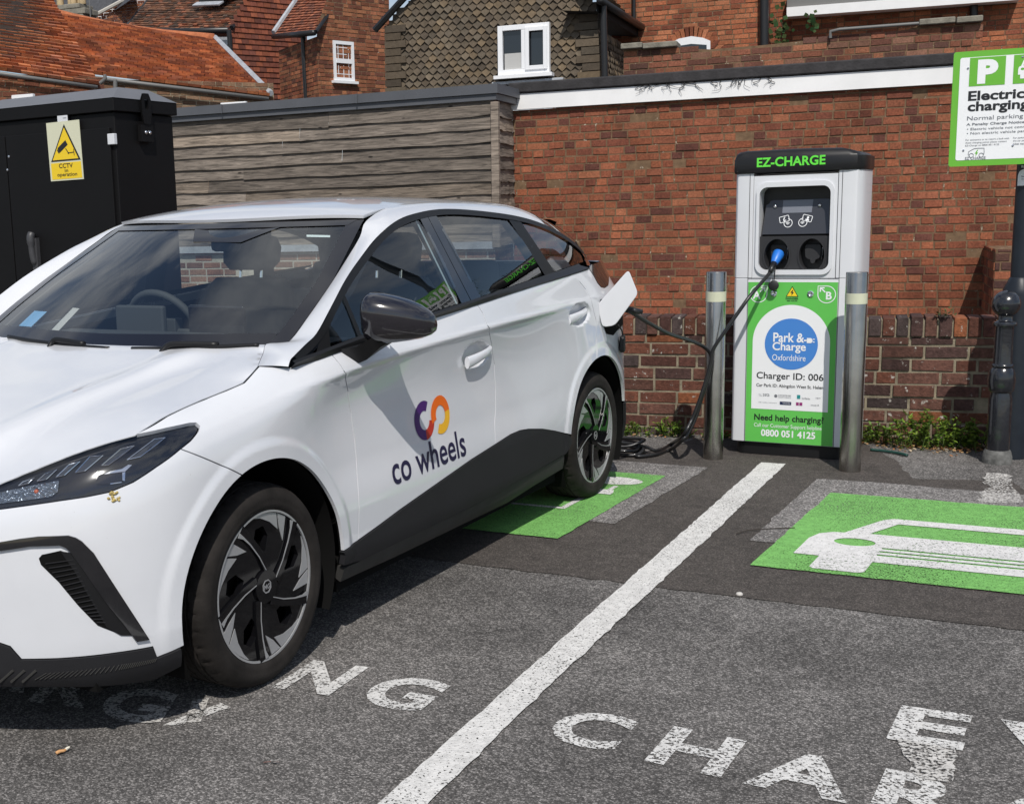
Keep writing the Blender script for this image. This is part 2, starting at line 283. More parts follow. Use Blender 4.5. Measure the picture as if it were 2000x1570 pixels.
def ell(cx, cy, rx, ry, n=28): return [(cx+rx*math.cos(2*math.pi*k/n), cy+ry*math.sin(2*math.pi*k/n)) for k in range(n)]
def car_icon():
    half = [(.315, .16), (.315, .045), (.30, .03), (.172, .03), (.16, .045), (.16, .173), (.083, .173), (.083, .37), (.10, .44), (.135, .472), (.17, .478), (.25, .69), (.28, .72)]
    outer = half + [(1.06-x, y) for x, y in half[::-1]]
    win = [(.245, .49), (.305, .65), (.755, .65), (.815, .49)]
    slots = [[(.315, y), (.745, y), (.75, y+.016), (.31, y+.016)] for y in (.315, .275, .235)]
    return [outer, win, ell(.223, .37, .062, .046), ell(1.06-.223, .37, .062, .046)] + slots
def icon(corner, ax, ay, s, name):
    ax, ay = Vector(ax[:2]).normalized(), Vector(ay[:2]).normalized(); c0 = Vector(corner); b = MB()
    fill(b, car_icon(), lambda x, y: (*(c0+ax*(x*s)+ay*(y*s)), .012)); tag(b.obj(name, M_WICON), kind='structure')
icon((-.327, 4.801), (1, -.116, 0), (.202, .98, 0), 1.31, 'white_car_marking')
def plugmark():
    b = MB(); c0 = Vector((-1.145, 4.988)); ay = Vector((.196, .98)).normalized(); ax = Vector((-1, .12)).normalized()
    def P(pts): V = [c0+ax*x+ay*y for x, y in pts]; b.add([(p.x, p.y, .012) for p in V], [tuple(range(len(V)))])
    P([(.20+.15*math.cos(a), 1.17+.09*math.sin(a)) for a in np.linspace(0, 2*math.pi, 24, endpoint=False)])
    P([(.10, .86), (.30, .86), (.30, .90), (.28, .96), (.12, .96), (.10, .90)]); P([(.185, .53), (.215, .53), (.215, .858), (.185, .858)])
    P([(.185, .50), (.185, .528), (.62, .528), (.62, .50)]); P([(.55, .532), (.75, .532), (.75, .62), (.55, .62)]); P([(.13, .962), (.155, .962), (.155, 1.05), (.13, 1.05)])
    tag(b.obj('white_plug_marking', M_WICON), kind='structure')
plugmark()
# lettering: EV / CHARGING in both bays
def letters(name, m, items):
    b = MB()
    for ch, bl, ax, up, h in items:
        ax_, up_ = Vector((*ax[:2], 0)).normalized(), Vector((*up[:2], 0)).normalized(); V, F = text2d(ch, 1, .036, 'LEFT'); xs = [p[0] for p in V]; ys = [p[1] for p in V]
        wd = h[0]/(max(xs)-min(xs)); ht = h[1]/(max(ys)-min(ys)); o = Vector((*bl, 0))
        b.add([(*(o + ax_*((p[0]-min(xs))*wd) + up_*((p[1]-min(ys))*ht))[:2], .004) for p in V], F)
    tag(b.obj(name, m), kind='structure')
UP = (.19, .98); AX = (1, -.14)
letters('bay_lettering', M_WTEXT, [('C', (-.748, 3.01), (1, -.14), UP, (.205, .235)), ('H', (-.455, 2.961), (1, -.19), UP, (.20, .242)), ('A', (-.205, 2.908), (1, -.12), UP, (.245, .235)),
    ('R', (.085, 2.865), AX, UP, (.20, .24)), ('G', (.35, 2.825), AX, UP, (.22, .245)), ('E', (.135, 3.285), (1, -.10), UP, (.185, .25)), ('V', (.385, 3.262), (1, -.10), UP, (.24, .25))])
letters('bay_lettering', M_WTEXT, [('N', (-1.613, 3.118), (1, -.03), (.13, .99), (.195, .25)), ('G', (-1.335, 3.09), (1, -.1), (.16, .98), (.215, .245))])
letters('bay_lettering', M_FADED, [('I', (-1.735, 2.80), (.8, .6), (-.35, .9), (.05, .17)), ('G', (-2.02, 2.76), (1, .05), (-.25, .95), (.22, .24)), ('R', (-2.28, 2.80), (1, .05), (-.25, .95), (.2, .24)), ('A', (-2.55, 2.84), (1, .05), (-.25, .95), (.22, .24))])
sheet('worn_white_paint_stroke', rough_edge(ccw([(-1.79, 2.775), (-1.75, 2.785), (-1.66, 2.945), (-1.70, 2.965), (-1.735, 2.91)]), .03, .006), .004, M_WTEXT)
sheet('old_white_paint', rough_edge(ccw([(.70, 6.81), (.80, 6.80), (.80, 6.16), (.61, 6.13), (.66, 6.42)]), .04, .012), .007, M_FADED)
sheet('old_white_paint', rough_edge(ccw([(.20, 3.07), (.28, 3.06), (.30, 3.27), (.16, 3.29)]), .03, .006), .007, M_FADED)

# ------------------------------------------------------------------ brickwork, tiles, boards
M_BRICK = tintmat('red_brick', mottle=.42, ms=55, bump=.6, bs=120, broad=.30, stain=(.055, .040, .022), stain_s=1.3, stain_th=(.60, .85))
M_BRICKLOW = tintmat('old_dark_brick', mottle=.45, ms=38, bump=.8, bs=90, broad=.3, stain=(.46, .44, .40), stain_s=22, stain_th=(.615, .66))
M_MORTAR = tintmat('mortar', rough=.95, mottle=.35, ms=18, bump=.6, bs=150, stain=(.50, .44, .35), stain_s=16, stain_th=(.60, .66))
M_MORTAR2 = mat('grey_lime_mortar', (.25, .215, .155), .95, var=.4, vs=12, bump=.6, bs=150, spec=.2)
M_TILE = tintmat('clay_roof_tile', mottle=.30, ms=14, bump=.5, bs=60, stain=(.07, .045, .03), stain_s=5, stain_th=(.60, .85))
M_TILE2 = tintmat('orange_roof_tile', mottle=.30, ms=14, bump=.5, bs=60, stain=(.13, .055, .03), stain_s=7, stain_th=(.60, .85))
M_HUNG = tintmat('hung_tile', mottle=.22, ms=16, bump=.4, bs=60)
def wood_mat():
    m, t, p = nodes('weathered_board'); L = t.links.new; N = t.nodes.new; p.inputs['Roughness'].default_value = .8; p.inputs['Specular IOR Level'].default_value = .3
    a = N('ShaderNodeAttribute'); a.attribute_name = 'tint'; c = N('ShaderNodeTexCoord'); mp_ = N('ShaderNodeMapping'); mp_.inputs['Scale'].default_value = (2.2, 2.2, 34)
    L(c.outputs['Object'], mp_.inputs[0]); n = N('ShaderNodeTexNoise'); n.inputs['Scale'].default_value = 1.6; n.inputs['Detail'].default_value = 9; n.inputs['Roughness'].default_value = .68; n.inputs['Distortion'].default_value = .9; L(mp_.outputs[0], n.inputs['Vector'])
    r = N('ShaderNodeMapRange'); r.inputs[1].default_value = .3; r.inputs[2].default_value = .72; r.inputs[3].default_value = .16; r.inputs[4].default_value = 2.1; L(n.outputs['Fac'], r.inputs[0])
    # knots
    mk = N('ShaderNodeMapping'); mk.inputs['Scale'].default_value = (1.7, 1.7, 4.6); L(c.outputs['Object'], mk.inputs[0]); v = N('ShaderNodeTexVoronoi'); v.inputs['Scale'].default_value = 1.5; L(mk.outputs[0], v.inputs['Vector'])
    k = N('ShaderNodeMapRange'); k.inputs[1].default_value = .045; k.inputs[2].default_value = .085; k.inputs[3].default_value = .18; k.inputs[4].default_value = 1; L(v.outputs['Distance'], k.inputs[0])
    m1 = N('ShaderNodeMath'); m1.operation = 'MULTIPLY'; L(r.outputs[0], m1.inputs[0]); L(k.outputs[0], m1.inputs[1])
    x = N('ShaderNodeMix'); x.data_type = 'RGBA'; x.blend_type = 'MULTIPLY'; x.inputs[0].default_value = 1; L(a.outputs['Color'], x.inputs[6]); L(m1.outputs[0], x.inputs[7]); L(x.outputs[2], p.inputs['Base Color'])
    b = N('ShaderNodeBump'); b.inputs['Strength'].default_value = .5; b.inputs['Distance'].default_value = .004; L(n.outputs['Fac'], b.inputs['Height']); L(b.outputs[0], p.inputs['Normal'])
    return m
M_WOOD = wood_mat()
M_WHITE = mat('white_painted_board', (.80, .80, .80), .55, var=.05, vs=3)
M_UPVC = mat('white_plastic_frame', (.80, .81, .83), .35)
M_FELT = mat('roof_felt_edge', (.030, .028, .030), .85, var=.4, vs=9, bump=.4, bs=40)
M_GREYCAP = mat('grey_coated_capping', (.085, .09, .102), .55, var=.08, vs=4)
M_LEAD = mat('lead_flashing', (.42, .44, .47), .5, .2, var=.2, vs=10)
M_BLACKPIPE = mat('black_downpipe', (.012, .012, .013), .4)
M_GUTTER = mat('grey_gutter', (.15, .148, .142), .5)
M_SLATE = mat('slate', (.05, .052, .058), .6, var=.3, vs=12, bump=.3, bs=30)
M_STONE = mat('stone_coping', (.20, .185, .15), .9, var=.35, vs=9, bump=.5, bs=60)
M_POT = mat('chimney_pot_clay', (.50, .38, .22), .85, var=.2, vs=12)
M_PANE = mat('window_pane', (.012, .015, .02), .04, spec=.8)
M_CURTAIN = mat('window_blind', (.45, .45, .44), .9)
RED = [(.23, .074, .038), (.25, .084, .042), (.205, .066, .036), (.27, .10, .052), (.165, .054, .033), (.12, .045, .033), (.245, .084, .044), (.225, .080, .044), (.18, .060, .037), (.215, .070, .038), (.235, .082, .045)]
DARK = [(.085, .036, .028), (.062, .034, .030), (.11, .044, .030), (.125, .048, .030), (.05, .036, .034), (.20, .070, .032), (.10, .048, .036), (.09, .042, .032), (.075, .036, .030), (.115, .052, .038)]
def pick(P, j=.16):
    c = P[RNG.integers(len(P))]; k = 1+RNG.normal(0, j)*.8; return tuple(max(.01, x*k) for x in c)
def bricks(mb, o, ax, w_, h, up=(0, 0, 1), an=(0, -1, 0), gauge=.075, length=.225, joint=.010, pal=RED, clip=None, header=.45, proud=.006, jit=.0025, mor_mi=1, mortar=True, jz=.0015, mcol=(.165, .105, .062)):
    """courses of single bricks over a mortar face; o = bottom left, an = outward"""
    o, ax, up, an = np.array(o, float), np.array(ax, float), np.array(up, float), np.array(an, float); ax /= np.linalg.norm(ax); an /= np.linalg.norm(an)
    if mortar:
        if clip: mb.add([o+ax*x+up*z for x, z in clip], [tuple(range(len(clip)))], mcol, mor_mi)
        else: mb.add([o, o+ax*w_, o+ax*w_+up*h, o+up*h], [(0, 1, 2, 3)], mcol, mor_mi)
    z = 0; row = 0
    while z < h-.004:
        zt = min(z+gauge-joint, h); x = -length*RNG.random()
        while x < w_:
            q_ = RNG.random(); L = length*(1.0 if q_ > header else (.5 if q_ < header*.7 else .70))
            x0, x1 = max(x, 0), min(x+L-joint, w_); x += L
            if x1-x0 < .02: continue
            if clip and not inpoly((x0+x1)/2, (z+zt)/2, clip): continue
            d = proud+RNG.normal(0, jit); e = min(.0035, (zt-z)*.2); a, b, c, f = RNG.normal(0, jz, 4)
            q = [(x0, z+a, -.004), (x1, z+b, -.004), (x1, zt+c, -.004), (x0, zt+f, -.004), (x0+e, z+a+e, d), (x1-e, z+b+e, d), (x1-e, zt+c-e, d), (x0+e, zt+f-e, d)]
            mb.add([o+ax*p[0]+up*p[1]+an*p[2] for p in q], [(4, 5, 6, 7), (0, 1, 5, 4), (1, 2, 6, 5), (2, 3, 7, 6), (3, 0, 4, 7)], pick(pal))
        z += gauge; row += 1
def tiles(mb, A0, A1, B0, B1, gauge=.10, width=.165, pal=RED, thick=.016, point=False, jit=.004, n=None, clip=None, base=True, lift=.014):
    """overlapping tiles between the eaves line A0-A1 and the ridge line B0-B1"""
    A0, A1, B0, B1 = [np.array(p, float) for p in (A0, A1, B0, B1)]
    H = max(np.linalg.norm(B0-A0), np.linalg.norm(B1-A1)); rows = max(1, int(round(H/gauge)))
    nrm = np.cross(A1-A0, B0-A0); nrm /= np.linalg.norm(nrm)
    if nrm[1] > 0: nrm = -nrm
    if base: mb.add([A0, A1, B1, B0], [(0, 1, 2, 3)], (.03, .02, .015))
    for r in range(rows):
        s0, s1 = r/rows, min(1, (r+1.12)/rows); a0, a1 = A0+(B0-A0)*s0, A1+(B1-A1)*s0; b0, b1 = A0+(B0-A0)*s1, A1+(B1-A1)*s1
        W = np.linalg.norm(a1-a0); k = max(1, int(round(W/width))); off = .5*(r % 2)
        for i in range(-1, k+1):
            u0, u1 = max(0, (i+off)/k), min(1, (i+1+off)/k-.035/k*1)
            if u1-u0 < .2/k: continue
            l = lift+RNG.normal(0, jit); p0, p1 = a0+(a1-a0)*u0, a0+(a1-a0)*u1; q0, q1 = b0+(b1-b0)*u0, b0+(b1-b0)*u1
            if clip is not None and not clip((p0+p1+q0+q1)/4): continue
            t0, t1 = p0+nrm*(l+thick), p1+nrm*(l+thick)
            if point:
                dn = (a0-b0); dn = dn/np.linalg.norm(dn)*gauge*.62; m = (p0+p1)/2+dn+nrm*(l+thick); mb.add([t0, m, t1, q1+nrm*.004, q0+nrm*.004, p0, m-nrm*thick, p1], [(0, 1, 2, 3, 4), (0, 5, 6, 1), (1, 6, 7, 2)], pick(pal))
            else:
                mb.add([t0, t1, q1+nrm*.004, q0+nrm*.004, p0, p1], [(0, 1, 2, 3), (5, 1, 0, 4)][:1] + [(4, 5, 1, 0)], pick(pal))

# ---- low brick boundary wall
lw = thing('boundary_wall', 'low weathered brick wall with brick on edge coping behind the charger and bollards', 'wall', (0, 7.62, 0))
def lowwall():
    x0, x1 = -5.2, 4.2; b = MB(); bricks(b, (x0, 0, -.03), (1, 0, 0), x1-x0, .655, gauge=.0765, length=.235, joint=.011, pal=DARK, header=.3, proud=.007, jit=.003, jz=.002)
    b.add([(x0, .2, -.03), (x1, .2, -.03), (x1, .2, .63), (x0, .2, .63)], [(3, 2, 1, 0)], None, 1)
    b.obj('courses', [M_BRICKLOW, M_MORTAR2], lw)
    c = MB(); x = x0
    while x < x1:
        wd = .066+RNG.normal(0, .002); h = .112+RNG.normal(0, .003); y = RNG.normal(0, .003)
        c.box((x+wd/2, .1+y-.003, .63+h/2), (wd, .222, h), pick(DARK, .2)); x += .076
    c.obj('coping', M_BRICKLOW, lw, bevel=.006)
    m = MB(); m.box(((x0+x1)/2, .1, .675), (x1-x0, .20, .10)); m.obj('coping_mortar', M_MORTAR2, lw)
lowwall()

# ------------------------------------------------------------------ buildings behind the wall
def window(parent, x0, x1, z0, z1, y, name='window', bars=(1, 0), depth=.06, fr=.055, sill=True, pane=M_PANE, split=None):
    """casement in the plane facing -Y at depth y"""
    W_, H_ = x1-x0, z1-z0; b = MB()
    b.box((x0+fr/2, y, (z0+z1)/2), (fr, depth, H_)); b.box((x1-fr/2, y, (z0+z1)/2), (fr, depth, H_)); b.box(((x0+x1)/2, y, z1-fr/2), (W_-2*fr, depth, fr)); b.box(((x0+x1)/2, y, z0+fr/2), (W_-2*fr, depth, fr))
    for i in range(bars[0]): b.box((x0+W_*(i+1)/(bars[0]+1), y-.002, (z0+z1)/2), (fr*.9, depth-.008, H_-2*fr))
    for j in range(bars[1]): b.box(((x0+x1)/2, y+.003, z0+H_*(j+1)/(bars[1]+1)), (W_-2*fr, depth-.016, fr*.45))
    w_ = b.obj(name, M_UPVC, parent, bevel=.006); p = MB(); p.add([(x0, y+.012, z0), (x1, y+.012, z0), (x1, y+.012, z1), (x0, y+.012, z1)], [(0, 1, 2, 3)]); p.obj('pane', pane, w_)
    if sill: s = MB(); s.box(((x0+x1)/2, y-.03, z0-.03), (W_+.10, .16, .05)); s.obj('sill', M_UPVC, w_)
    return w_
def pipe(parent, pts, r=.038, m=M_BLACKPIPE, name='downpipe'):
    b = MB(); b.tube(pts, r, 10); o = b.obj(name, m, parent, smooth=True, angle=50)
    return o
def board(parent, a, b_, h, t, name, m, an=(0, -1, 0)):
    """plank from a to b (its lower edge), height h, thickness t outward"""
    a, b_ = Vector(a), Vector(b_); q = MB(); d = (b_-a); q.prism([(0, 0), (d.length, 0), (d.length, h), (0, h)], a, d.normalized(), (0, 0, 1), an, t); return q.obj(name, m, parent, fix=True)

# ---- flat roofed brick building with white fascia
fb = thing('brick_building', 'flat roofed red brick building with a long white fascia board', 'building', (0, 0, 0))
YB = 12.0; X0 = -3.198; X1 = 7.0; ZF0, ZF1, ZE = 2.4039, 2.5529, 2.6549
b = MB(); bricks(b, (X0, YB, 0), (1, 0, 0), X1-X0, ZF0, gauge=.0745, length=.222, joint=.010, header=.84, proud=.005, jit=.0025); b.obj('wall', [M_BRICK, M_MORTAR], fb)
b = MB(); b.box(((X0+X1)/2, YB+2.5, 1.2), (X1-X0, 4.9, 2.4), (.15, .09, .06)); b.obj('core', M_MORTAR, fb)
board(fb, (X0-.02, YB, ZF0+.004), (X1, YB, ZF0+.004), ZF1-ZF0, .055, 'fascia', M_WHITE)
b = MB(); b.box(((X0+X1)/2, YB+2.4, (ZF1+ZE)/2+.012), (X1-X0+.05, 4.96, ZE-ZF1)); b.obj('roof_edge', M_FELT, fb, bevel=.015)
# pier standing forward of the wall
px0 = 1.1212; pz = 0.9923
pr_ = MB(); bricks(pr_, (px0, 11.1, 0), (1, 0, 0), 1.1, pz, gauge=.0745, length=.222, header=.4, pal=DARK[3:]+RED[4:7], proud=.005); bricks(pr_, (px0, 12.0, 0), (0, -1, 0), .9, pz, an=(-1, 0, 0), gauge=.0745, pal=RED, proud=.005)
pr_.box((px0+.55, 11.56, pz/2), (1.08, .86, pz-.01), (.16, .1, .06), None, 1); pr_.obj('pier', [M_BRICK, M_MORTAR], fb)
# bare creeper stems left on the fascia
st_ = MB()
for cx, n in ((-1.8226, 9), (-1.5133, 4), (-1.2095, 6), (-0.8893, 8)):
    for i in range(n):
        x = cx+RNG.normal(0, .10); P = [(x, YB-.07, ZF1+.03)]
        for k in range(5): P.append((P[-1][0]+RNG.normal(.0, .035), YB-.062-RNG.random()*.012, P[-1][2]-.028*RNG.random()-.004))
        st_.tube(cr(P, 3), [.004*(1-.7*j/15) for j in range(len(cr(P, 3)))], 5)
tag(st_.obj('creeper_stems', M_FELT), 'dry creeper stems hanging over the white fascia board of the brick building', 'creeper')

# ---- timber clad building
tb = thing('timber_building', 'weathered horizontal timber clad building with grey metal capping left of the brick building', 'building')
TC = np.array((-3.2003, 11.3, 2.4551)); TL = np.array((-6.8038, 11.5755, 2.4551)); TR = np.array([X0-.01, 12.0, TC[2]])
TL = TL + (TL-TC)*.25
def boards(par, a, c, top, n, out, step=.1235, seed=1, name='cladding'):
    rg = np.random.default_rng(seed); a, c = np.array(a), np.array(c); d = c-a; L = np.linalg.norm(d); d /= L; b = MB()
    for i in range(n):
        z1 = top-i*step; z0 = z1-step-.022; x = 0
        while x < L-.01:
            l = min(L-x, rg.uniform(1.6, 3.4)); l = L-x if L-x-l < .5 else l
            p0, p1 = a+d*(x+.0015), a+d*(x+l-.0015); k = rg.uniform(.72, 1.35); col = (.142*k, .119*k, .099*k) if rg.random() > .3 else (.185*k, .150*k, .118*k)
            j = rg.normal(0, .003, 6); o1 = np.array(out)*.030; o2 = np.array(out)*.006
            nseg = 8; vs = []
            for s in range(nseg+1):
                q = p0+(p1-p0)*s/nseg; wv = rg.normal(0, .0045)
                vs += [(*(q+o1*(1+rg.normal(0, .10)))[:2], z0+wv), (*(q+o2)[:2], z1+j[3]*.5), (*(q)[:2], z0+wv+.004)]
            fs = []
            for s in range(nseg):
                i0 = 3*s; fs += [(i0, i0+3, i0+4, i0+1), (i0+2, i0+5, i0+3, i0)]
            b.add(vs, fs, col); x += l
    return b.obj(name, M_WOOD, par)
dirL = (TL-TC); nL = np.array([dirL[1], -dirL[0], 0]); nL /= np.linalg.norm(nL); nL = nL if nL[1] < 0 else -nL
dR = TR-TC; nR = np.array([dR[1], -dR[0], 0]); nR /= np.linalg.norm(nR); nR = nR if nR[0] > 0 else -nR
ztop = TC[2]
boards(tb, TC, TL, ztop, 11, nL, .122, 3); boards(tb, TC, TR, ztop, 11, nR, .122, 5)
b = MB(); cx = TC+(nL+nR)*.028; b.box((cx[0], cx[1], ztop-.70), (.075, .06, 1.36), (.20, .165, .135), None); b.obj('corner_post', M_WOOD, tb, bevel=.006)
zb = ztop-11*.122
b = MB(); bricks(b, (*(TL)[:2], 0), (TC-TL)*[1, 1, 0], np.linalg.norm((TC-TL)[:2]), zb-.03, an=nL, gauge=.075, pal=[(.24, .13, .09), (.19, .11, .08), (.28, .17, .12)], header=.2, proud=.004, joint=.014); b.obj('plinth', [M_BRICK, mat('pale_mortar', (.42, .39, .33), .95, var=.2)], tb)
b = MB(); d_ = (TC-TL)*[1, 1, 0]; b.prism([(0, 0), (np.linalg.norm(d_), 0), (np.linalg.norm(d_), .07), (0, .07)], (*TL[:2], zb-.05), Vector(d_).normalized(), (0, 0, 1), nL, .05); b.obj('plinth_flashing', M_LEAD, tb, fix=True)
b = MB(); dRr = (TR-TC)*[1, 1, 0]; bricks(b, (*TC[:2], 0), dRr, np.linalg.norm(dRr), zb-.03, an=nR, gauge=.075, pal=DARK, header=.2, proud=.004, joint=.014); b.obj('plinth', [M_BRICK, M_MORTAR], tb)
# capping : two steps of folded metal
for (h0, h1, t, nm) in ((.0, .055, .055, 'capping'), (.058, .145, .085, 'capping')):
    b = MB(); q = TC+(nL+nR)*t*.8; qL = TL+nL*t; qR = TR+nR*t+np.array([.02, 0, 0]); inL = TL-nL*1.5; inC = TC-(nL+nR)*1.2; inR = TR-nR*1.2
    P = [q, qL, inL, inC, inR, qR]; bb = [(p[0], p[1], ztop+h0) for p in P]; tt = [(p[0], p[1], ztop+h1) for p in P]
    b.add(bb+tt, [(5, 4, 3, 2, 1, 0), (6, 7, 8, 9, 10, 11)] + [(i, (i+1) % 6, 6+(i+1) % 6, 6+i) for i in range(6)]); b.obj(nm, M_GREYCAP, tb, fix=True)
for s in (.31, .66):
    p = TC+(TL-TC)*s+nL*.087; b = MB(); b.box((p[0], p[1], ztop+.10), (.012, .012, .092), None); b.obj('capping_joint', M_GREYCAP, tb)

# ---- parapet wall with stone coping
pw = thing('parapet_wall', 'old brick parapet wall with two stepped stone copings behind the fascia roof', 'wall')
PW = [(-2.6148, 2.8211), (-2.6171, 3.2863), (-1.9899, 3.2517), (-1.613, 3.2122), (-1.0278, 3.2146), (-0.7141, 3.225), (-0.1884, 3.2464), (0.5114, 3.2632), (0.6393, 3.3074), (1.2395, 3.3018), (1.2688, 2.7135)]
ox, oz = PW[0][0], PW[0][1]-.6; b = MB(); clip = [(x-ox, z-oz) for x, z in PW]; clip[0] = (0, 0); clip[-1] = (clip[-1][0], 0)
bricks(b, (ox, 15.0, oz), (1, 0, 0), max(c[0] for c in clip), max(c[1] for c in clip), gauge=.075, pal=[(.20, .075, .045), (.14, .058, .04), (.10, .048, .036), (.25, .10, .055), (.18, .09, .06)], clip=clip, header=.45); b.add([(ox, 15.25, oz), (ox+clip[-1][0], 15.25, oz), (ox+clip[-1][0], 15.25, oz+.9), (ox, 15.25, oz+.9)], [(3, 2, 1, 0)], (.15, .1, .06), 1); b.obj('courses', [M_BRICK, M_MORTAR], pw)
for (x0_, z0_, x1_, z1_) in [(-2.6415, 3.2803, -2.3868, 3.285), (-2.3807, 3.2728, -1.9809, 3.2664), (0.6262, 3.2941, 0.9879, 3.2971), (0.9986, 3.2855, 1.2587, 3.291)]:
    b = MB(); b.box(((x0_+x1_)/2, 15.1, (z0_+z1_)/2+.03), (x1_-x0_, .36, .065)); b.obj('coping_stone', M_STONE, pw, bevel=.012)
pipe(pw, [(-0.2847, 14.95, 3.2311), (-0.287, 14.95, 3.3036), (-0.1903, 14.95, 3.3181), (0.6519, 14.95, 3.3162)], .018, M_GUTTER, 'conduit')

# ---- tall brick building behind
bb_ = thing('tall_brick_building', 'large plain red brick building with black downpipes behind the parapet wall', 'building')
YT = 20.0
TB = [(-3.6752, 3.0975), (-3.6819, 5.153), (-1.3518, 4.9295), (-1.3049, 2.9576)]
def clipd(P): x0 = min(p[0] for p in P); z0 = min(p[1] for p in P); return x0, z0, max(p[0] for p in P)-x0, max(p[1] for p in P)-z0
OR = [(.27, .088, .042), (.30, .105, .05), (.22, .07, .036), (.34, .13, .065), (.19, .06, .034)]
x0, z0, ww, hh = clipd(TB); b = MB(); bricks(b, (x0, YT, z0), (1, 0, 0), ww, hh, gauge=.075, pal=OR, header=.35, jit=.002); xr = x0+ww
TB2 = [(-1.4749, 3.0331), (-1.5221, 5.0977), (3.0788, 4.6563), (3.1953, 2.7574)]
x0b, z0b, wwb, hhb = clipd(TB2); bricks(b, (x0b, YT+.9, z0b), (1, 0, 0), wwb, hhb, gauge=.075, pal=OR, header=.35, jit=.002)
b.box((x0+ww/2, YT+2, z0+hh/2), (ww-.02, 3.9, hh), (.15, .05, .03), None, 1); b.box((x0b+wwb/2, YT+2.9, z0b+hhb/2), (wwb, 3.9, hhb), (.15, .05, .03), None, 1); b.obj('wall', [M_BRICK, M_MORTAR], bb_)
pipe(bb_, [(-1.3584, 19.93, 4.7698), (-1.3345, 19.93, 3.755)], .07); pipe(bb_, [(1.6025, 20.85, 4.6426), (1.6317, 20.85, 4.0486)], .06); pipe(bb_, [(-3.3251, 19.95, 4.9562), (-3.3201, 19.95, 4.1789)], .03)
fs = [(-1.0493, 4.2871), (-1.053, 4.4267), (2.2019, 4.4036), (2.2098, 4.2579)]
b = MB(); b.prism(fs, (0, 20.9, 0), (1, 0, 0), (0, 0, 1), (0, -1, 0), .3); b.obj('eaves_board', M_WHITE, bb_, fix=True)
b = MB(); b.prism([(-1.0532, 4.4345), (-1.0581, 4.6202), (2.1925, 4.5779), (2.2015, 4.4108)], (0, 20.9, 0), (1, 0, 0), (0, 0, 1), (0, -1, 0), .20); b.obj('gutter', M_GUTTER, bb_, fix=True)
aw = [(-2.7412, 3.8304), (-2.7425, 3.9471), (-2.6247, 4.0001), (-2.4289, 4.0237), (-2.2569, 3.9873), (-2.1398, 3.9322), (-2.1376, 3.8014)]
b = MB(); b.prism(aw, (0, 20.02, 0), (1, 0, 0), (0, 0, 1), (0, -1, 0), .05); wo = b.obj('window', M_UPVC, bb_, fix=True)
b = MB(); b.prism([(-2.6778, 3.8257), (-2.6786, 3.8879), (-2.4273, 3.9078), (-2.1931, 3.8748), (-2.1919, 3.8054)], (0, 19.98, 0), (1, 0, 0), (0, 0, 1), (0, -1, 0), .014); b.obj('pane', M_PANE, wo, fix=True)
b = MB()
for i in range(17):      # soldier arch over the window
    t = i/16; a = R_(152-124*t); cxa, cza = (-2.4305, 3.4133); r0, r1 = 0.5904000000000003, 0.7601999999999998
    c, s = math.cos(a)*.72, math.sin(a); tx = .035
    b.add([(cxa+c*r0-tx, YT-.012, cza+s*r0), (cxa+c*r0+tx, YT-.012, cza+s*r0), (cxa+c*r1*1.02+tx*1.3, YT-.012, cza+s*r1), (cxa+c*r1*1.02-tx*1.3, YT-.012, cza+s*r1)], [(0, 1, 2, 3)], pick(OR))
b.obj('window_arch', M_BRICK, bb_)

iv = MB(); iv.tube([(-1.1331, 20.6, 3.6769), (-1.1685, 20.6, 3.8725), (-1.0821, 20.6, 4.0581), (-1.1327, 20.6, 4.2537)], .012, 6, (.06, .05, .03))
for cx_, cz_, sx_, sz_, k_ in ((*(-1.1201, 4.0611), .10, .20, 46), (*(-0.6716, 4.1625), .07, .10, 16)):
    for i in range(k_):
        a = RNG.uniform(0, 6.28); L_ = RNG.uniform(.05, .10); p = np.array((cx_+RNG.normal(0, sx_), 20.55+RNG.normal(0, .08), cz_+RNG.normal(0, sz_))); d1 = np.array((math.cos(a), -.4, math.sin(a)))*L_; d2 = np.array((-math.sin(a), -.2, math.cos(a)))*L_*.5
        iv.add([p, p+d1*.5+d2, p+d1, p+d1*.5-d2], [(0, 1, 2, 3)], (.04*RNG.uniform(.5, 1.3), .065, .02))
tag(iv.obj('wall_plant', M_HUNG), 'sparse green plant growing from the tall brick building corner under the white eaves', 'plant')
# ---- tile hung house
th = thing('tile_hung_house', 'house gable hung with dark brown pointed tiles around a white casement window', 'house')
YH = 18.0; BR = [(.115, .090, .064), (.10, .078, .055), (.13, .104, .074), (.088, .070, .052), (.15, .112, .072), (.105, .086, .064)]
FP = [(-6.7989, 3.1363), (-6.7813, 4.2697), (-6.3438, 4.6469), (-6.0995, 4.8627), (-3.8692, 4.6566), (-3.5932, 4.3483), (-3.5262, 4.2078), (-3.4497, 2.9386)]
xl, zl = FP[0]; b = MB(); xs = [p[0] for p in FP]; zs = [p[1] for p in FP]
b.add([(x, YH, z) for x, z in FP], [tuple(range(len(FP)))], (.04, .03, .022))
tiles(b, (min(xs), YH, min(zs)), (max(xs), YH, min(zs)), (min(xs), YH, max(zs)), (max(xs), YH, max(zs)), gauge=.088, width=.128, pal=BR, point=True, base=False, clip=lambda p: inpoly(p[0], p[2], FP), lift=.02)
WN = [(-4.9777, 3.4), (-4.1961, 4.107)]
b.obj('wall', M_HUNG, th)
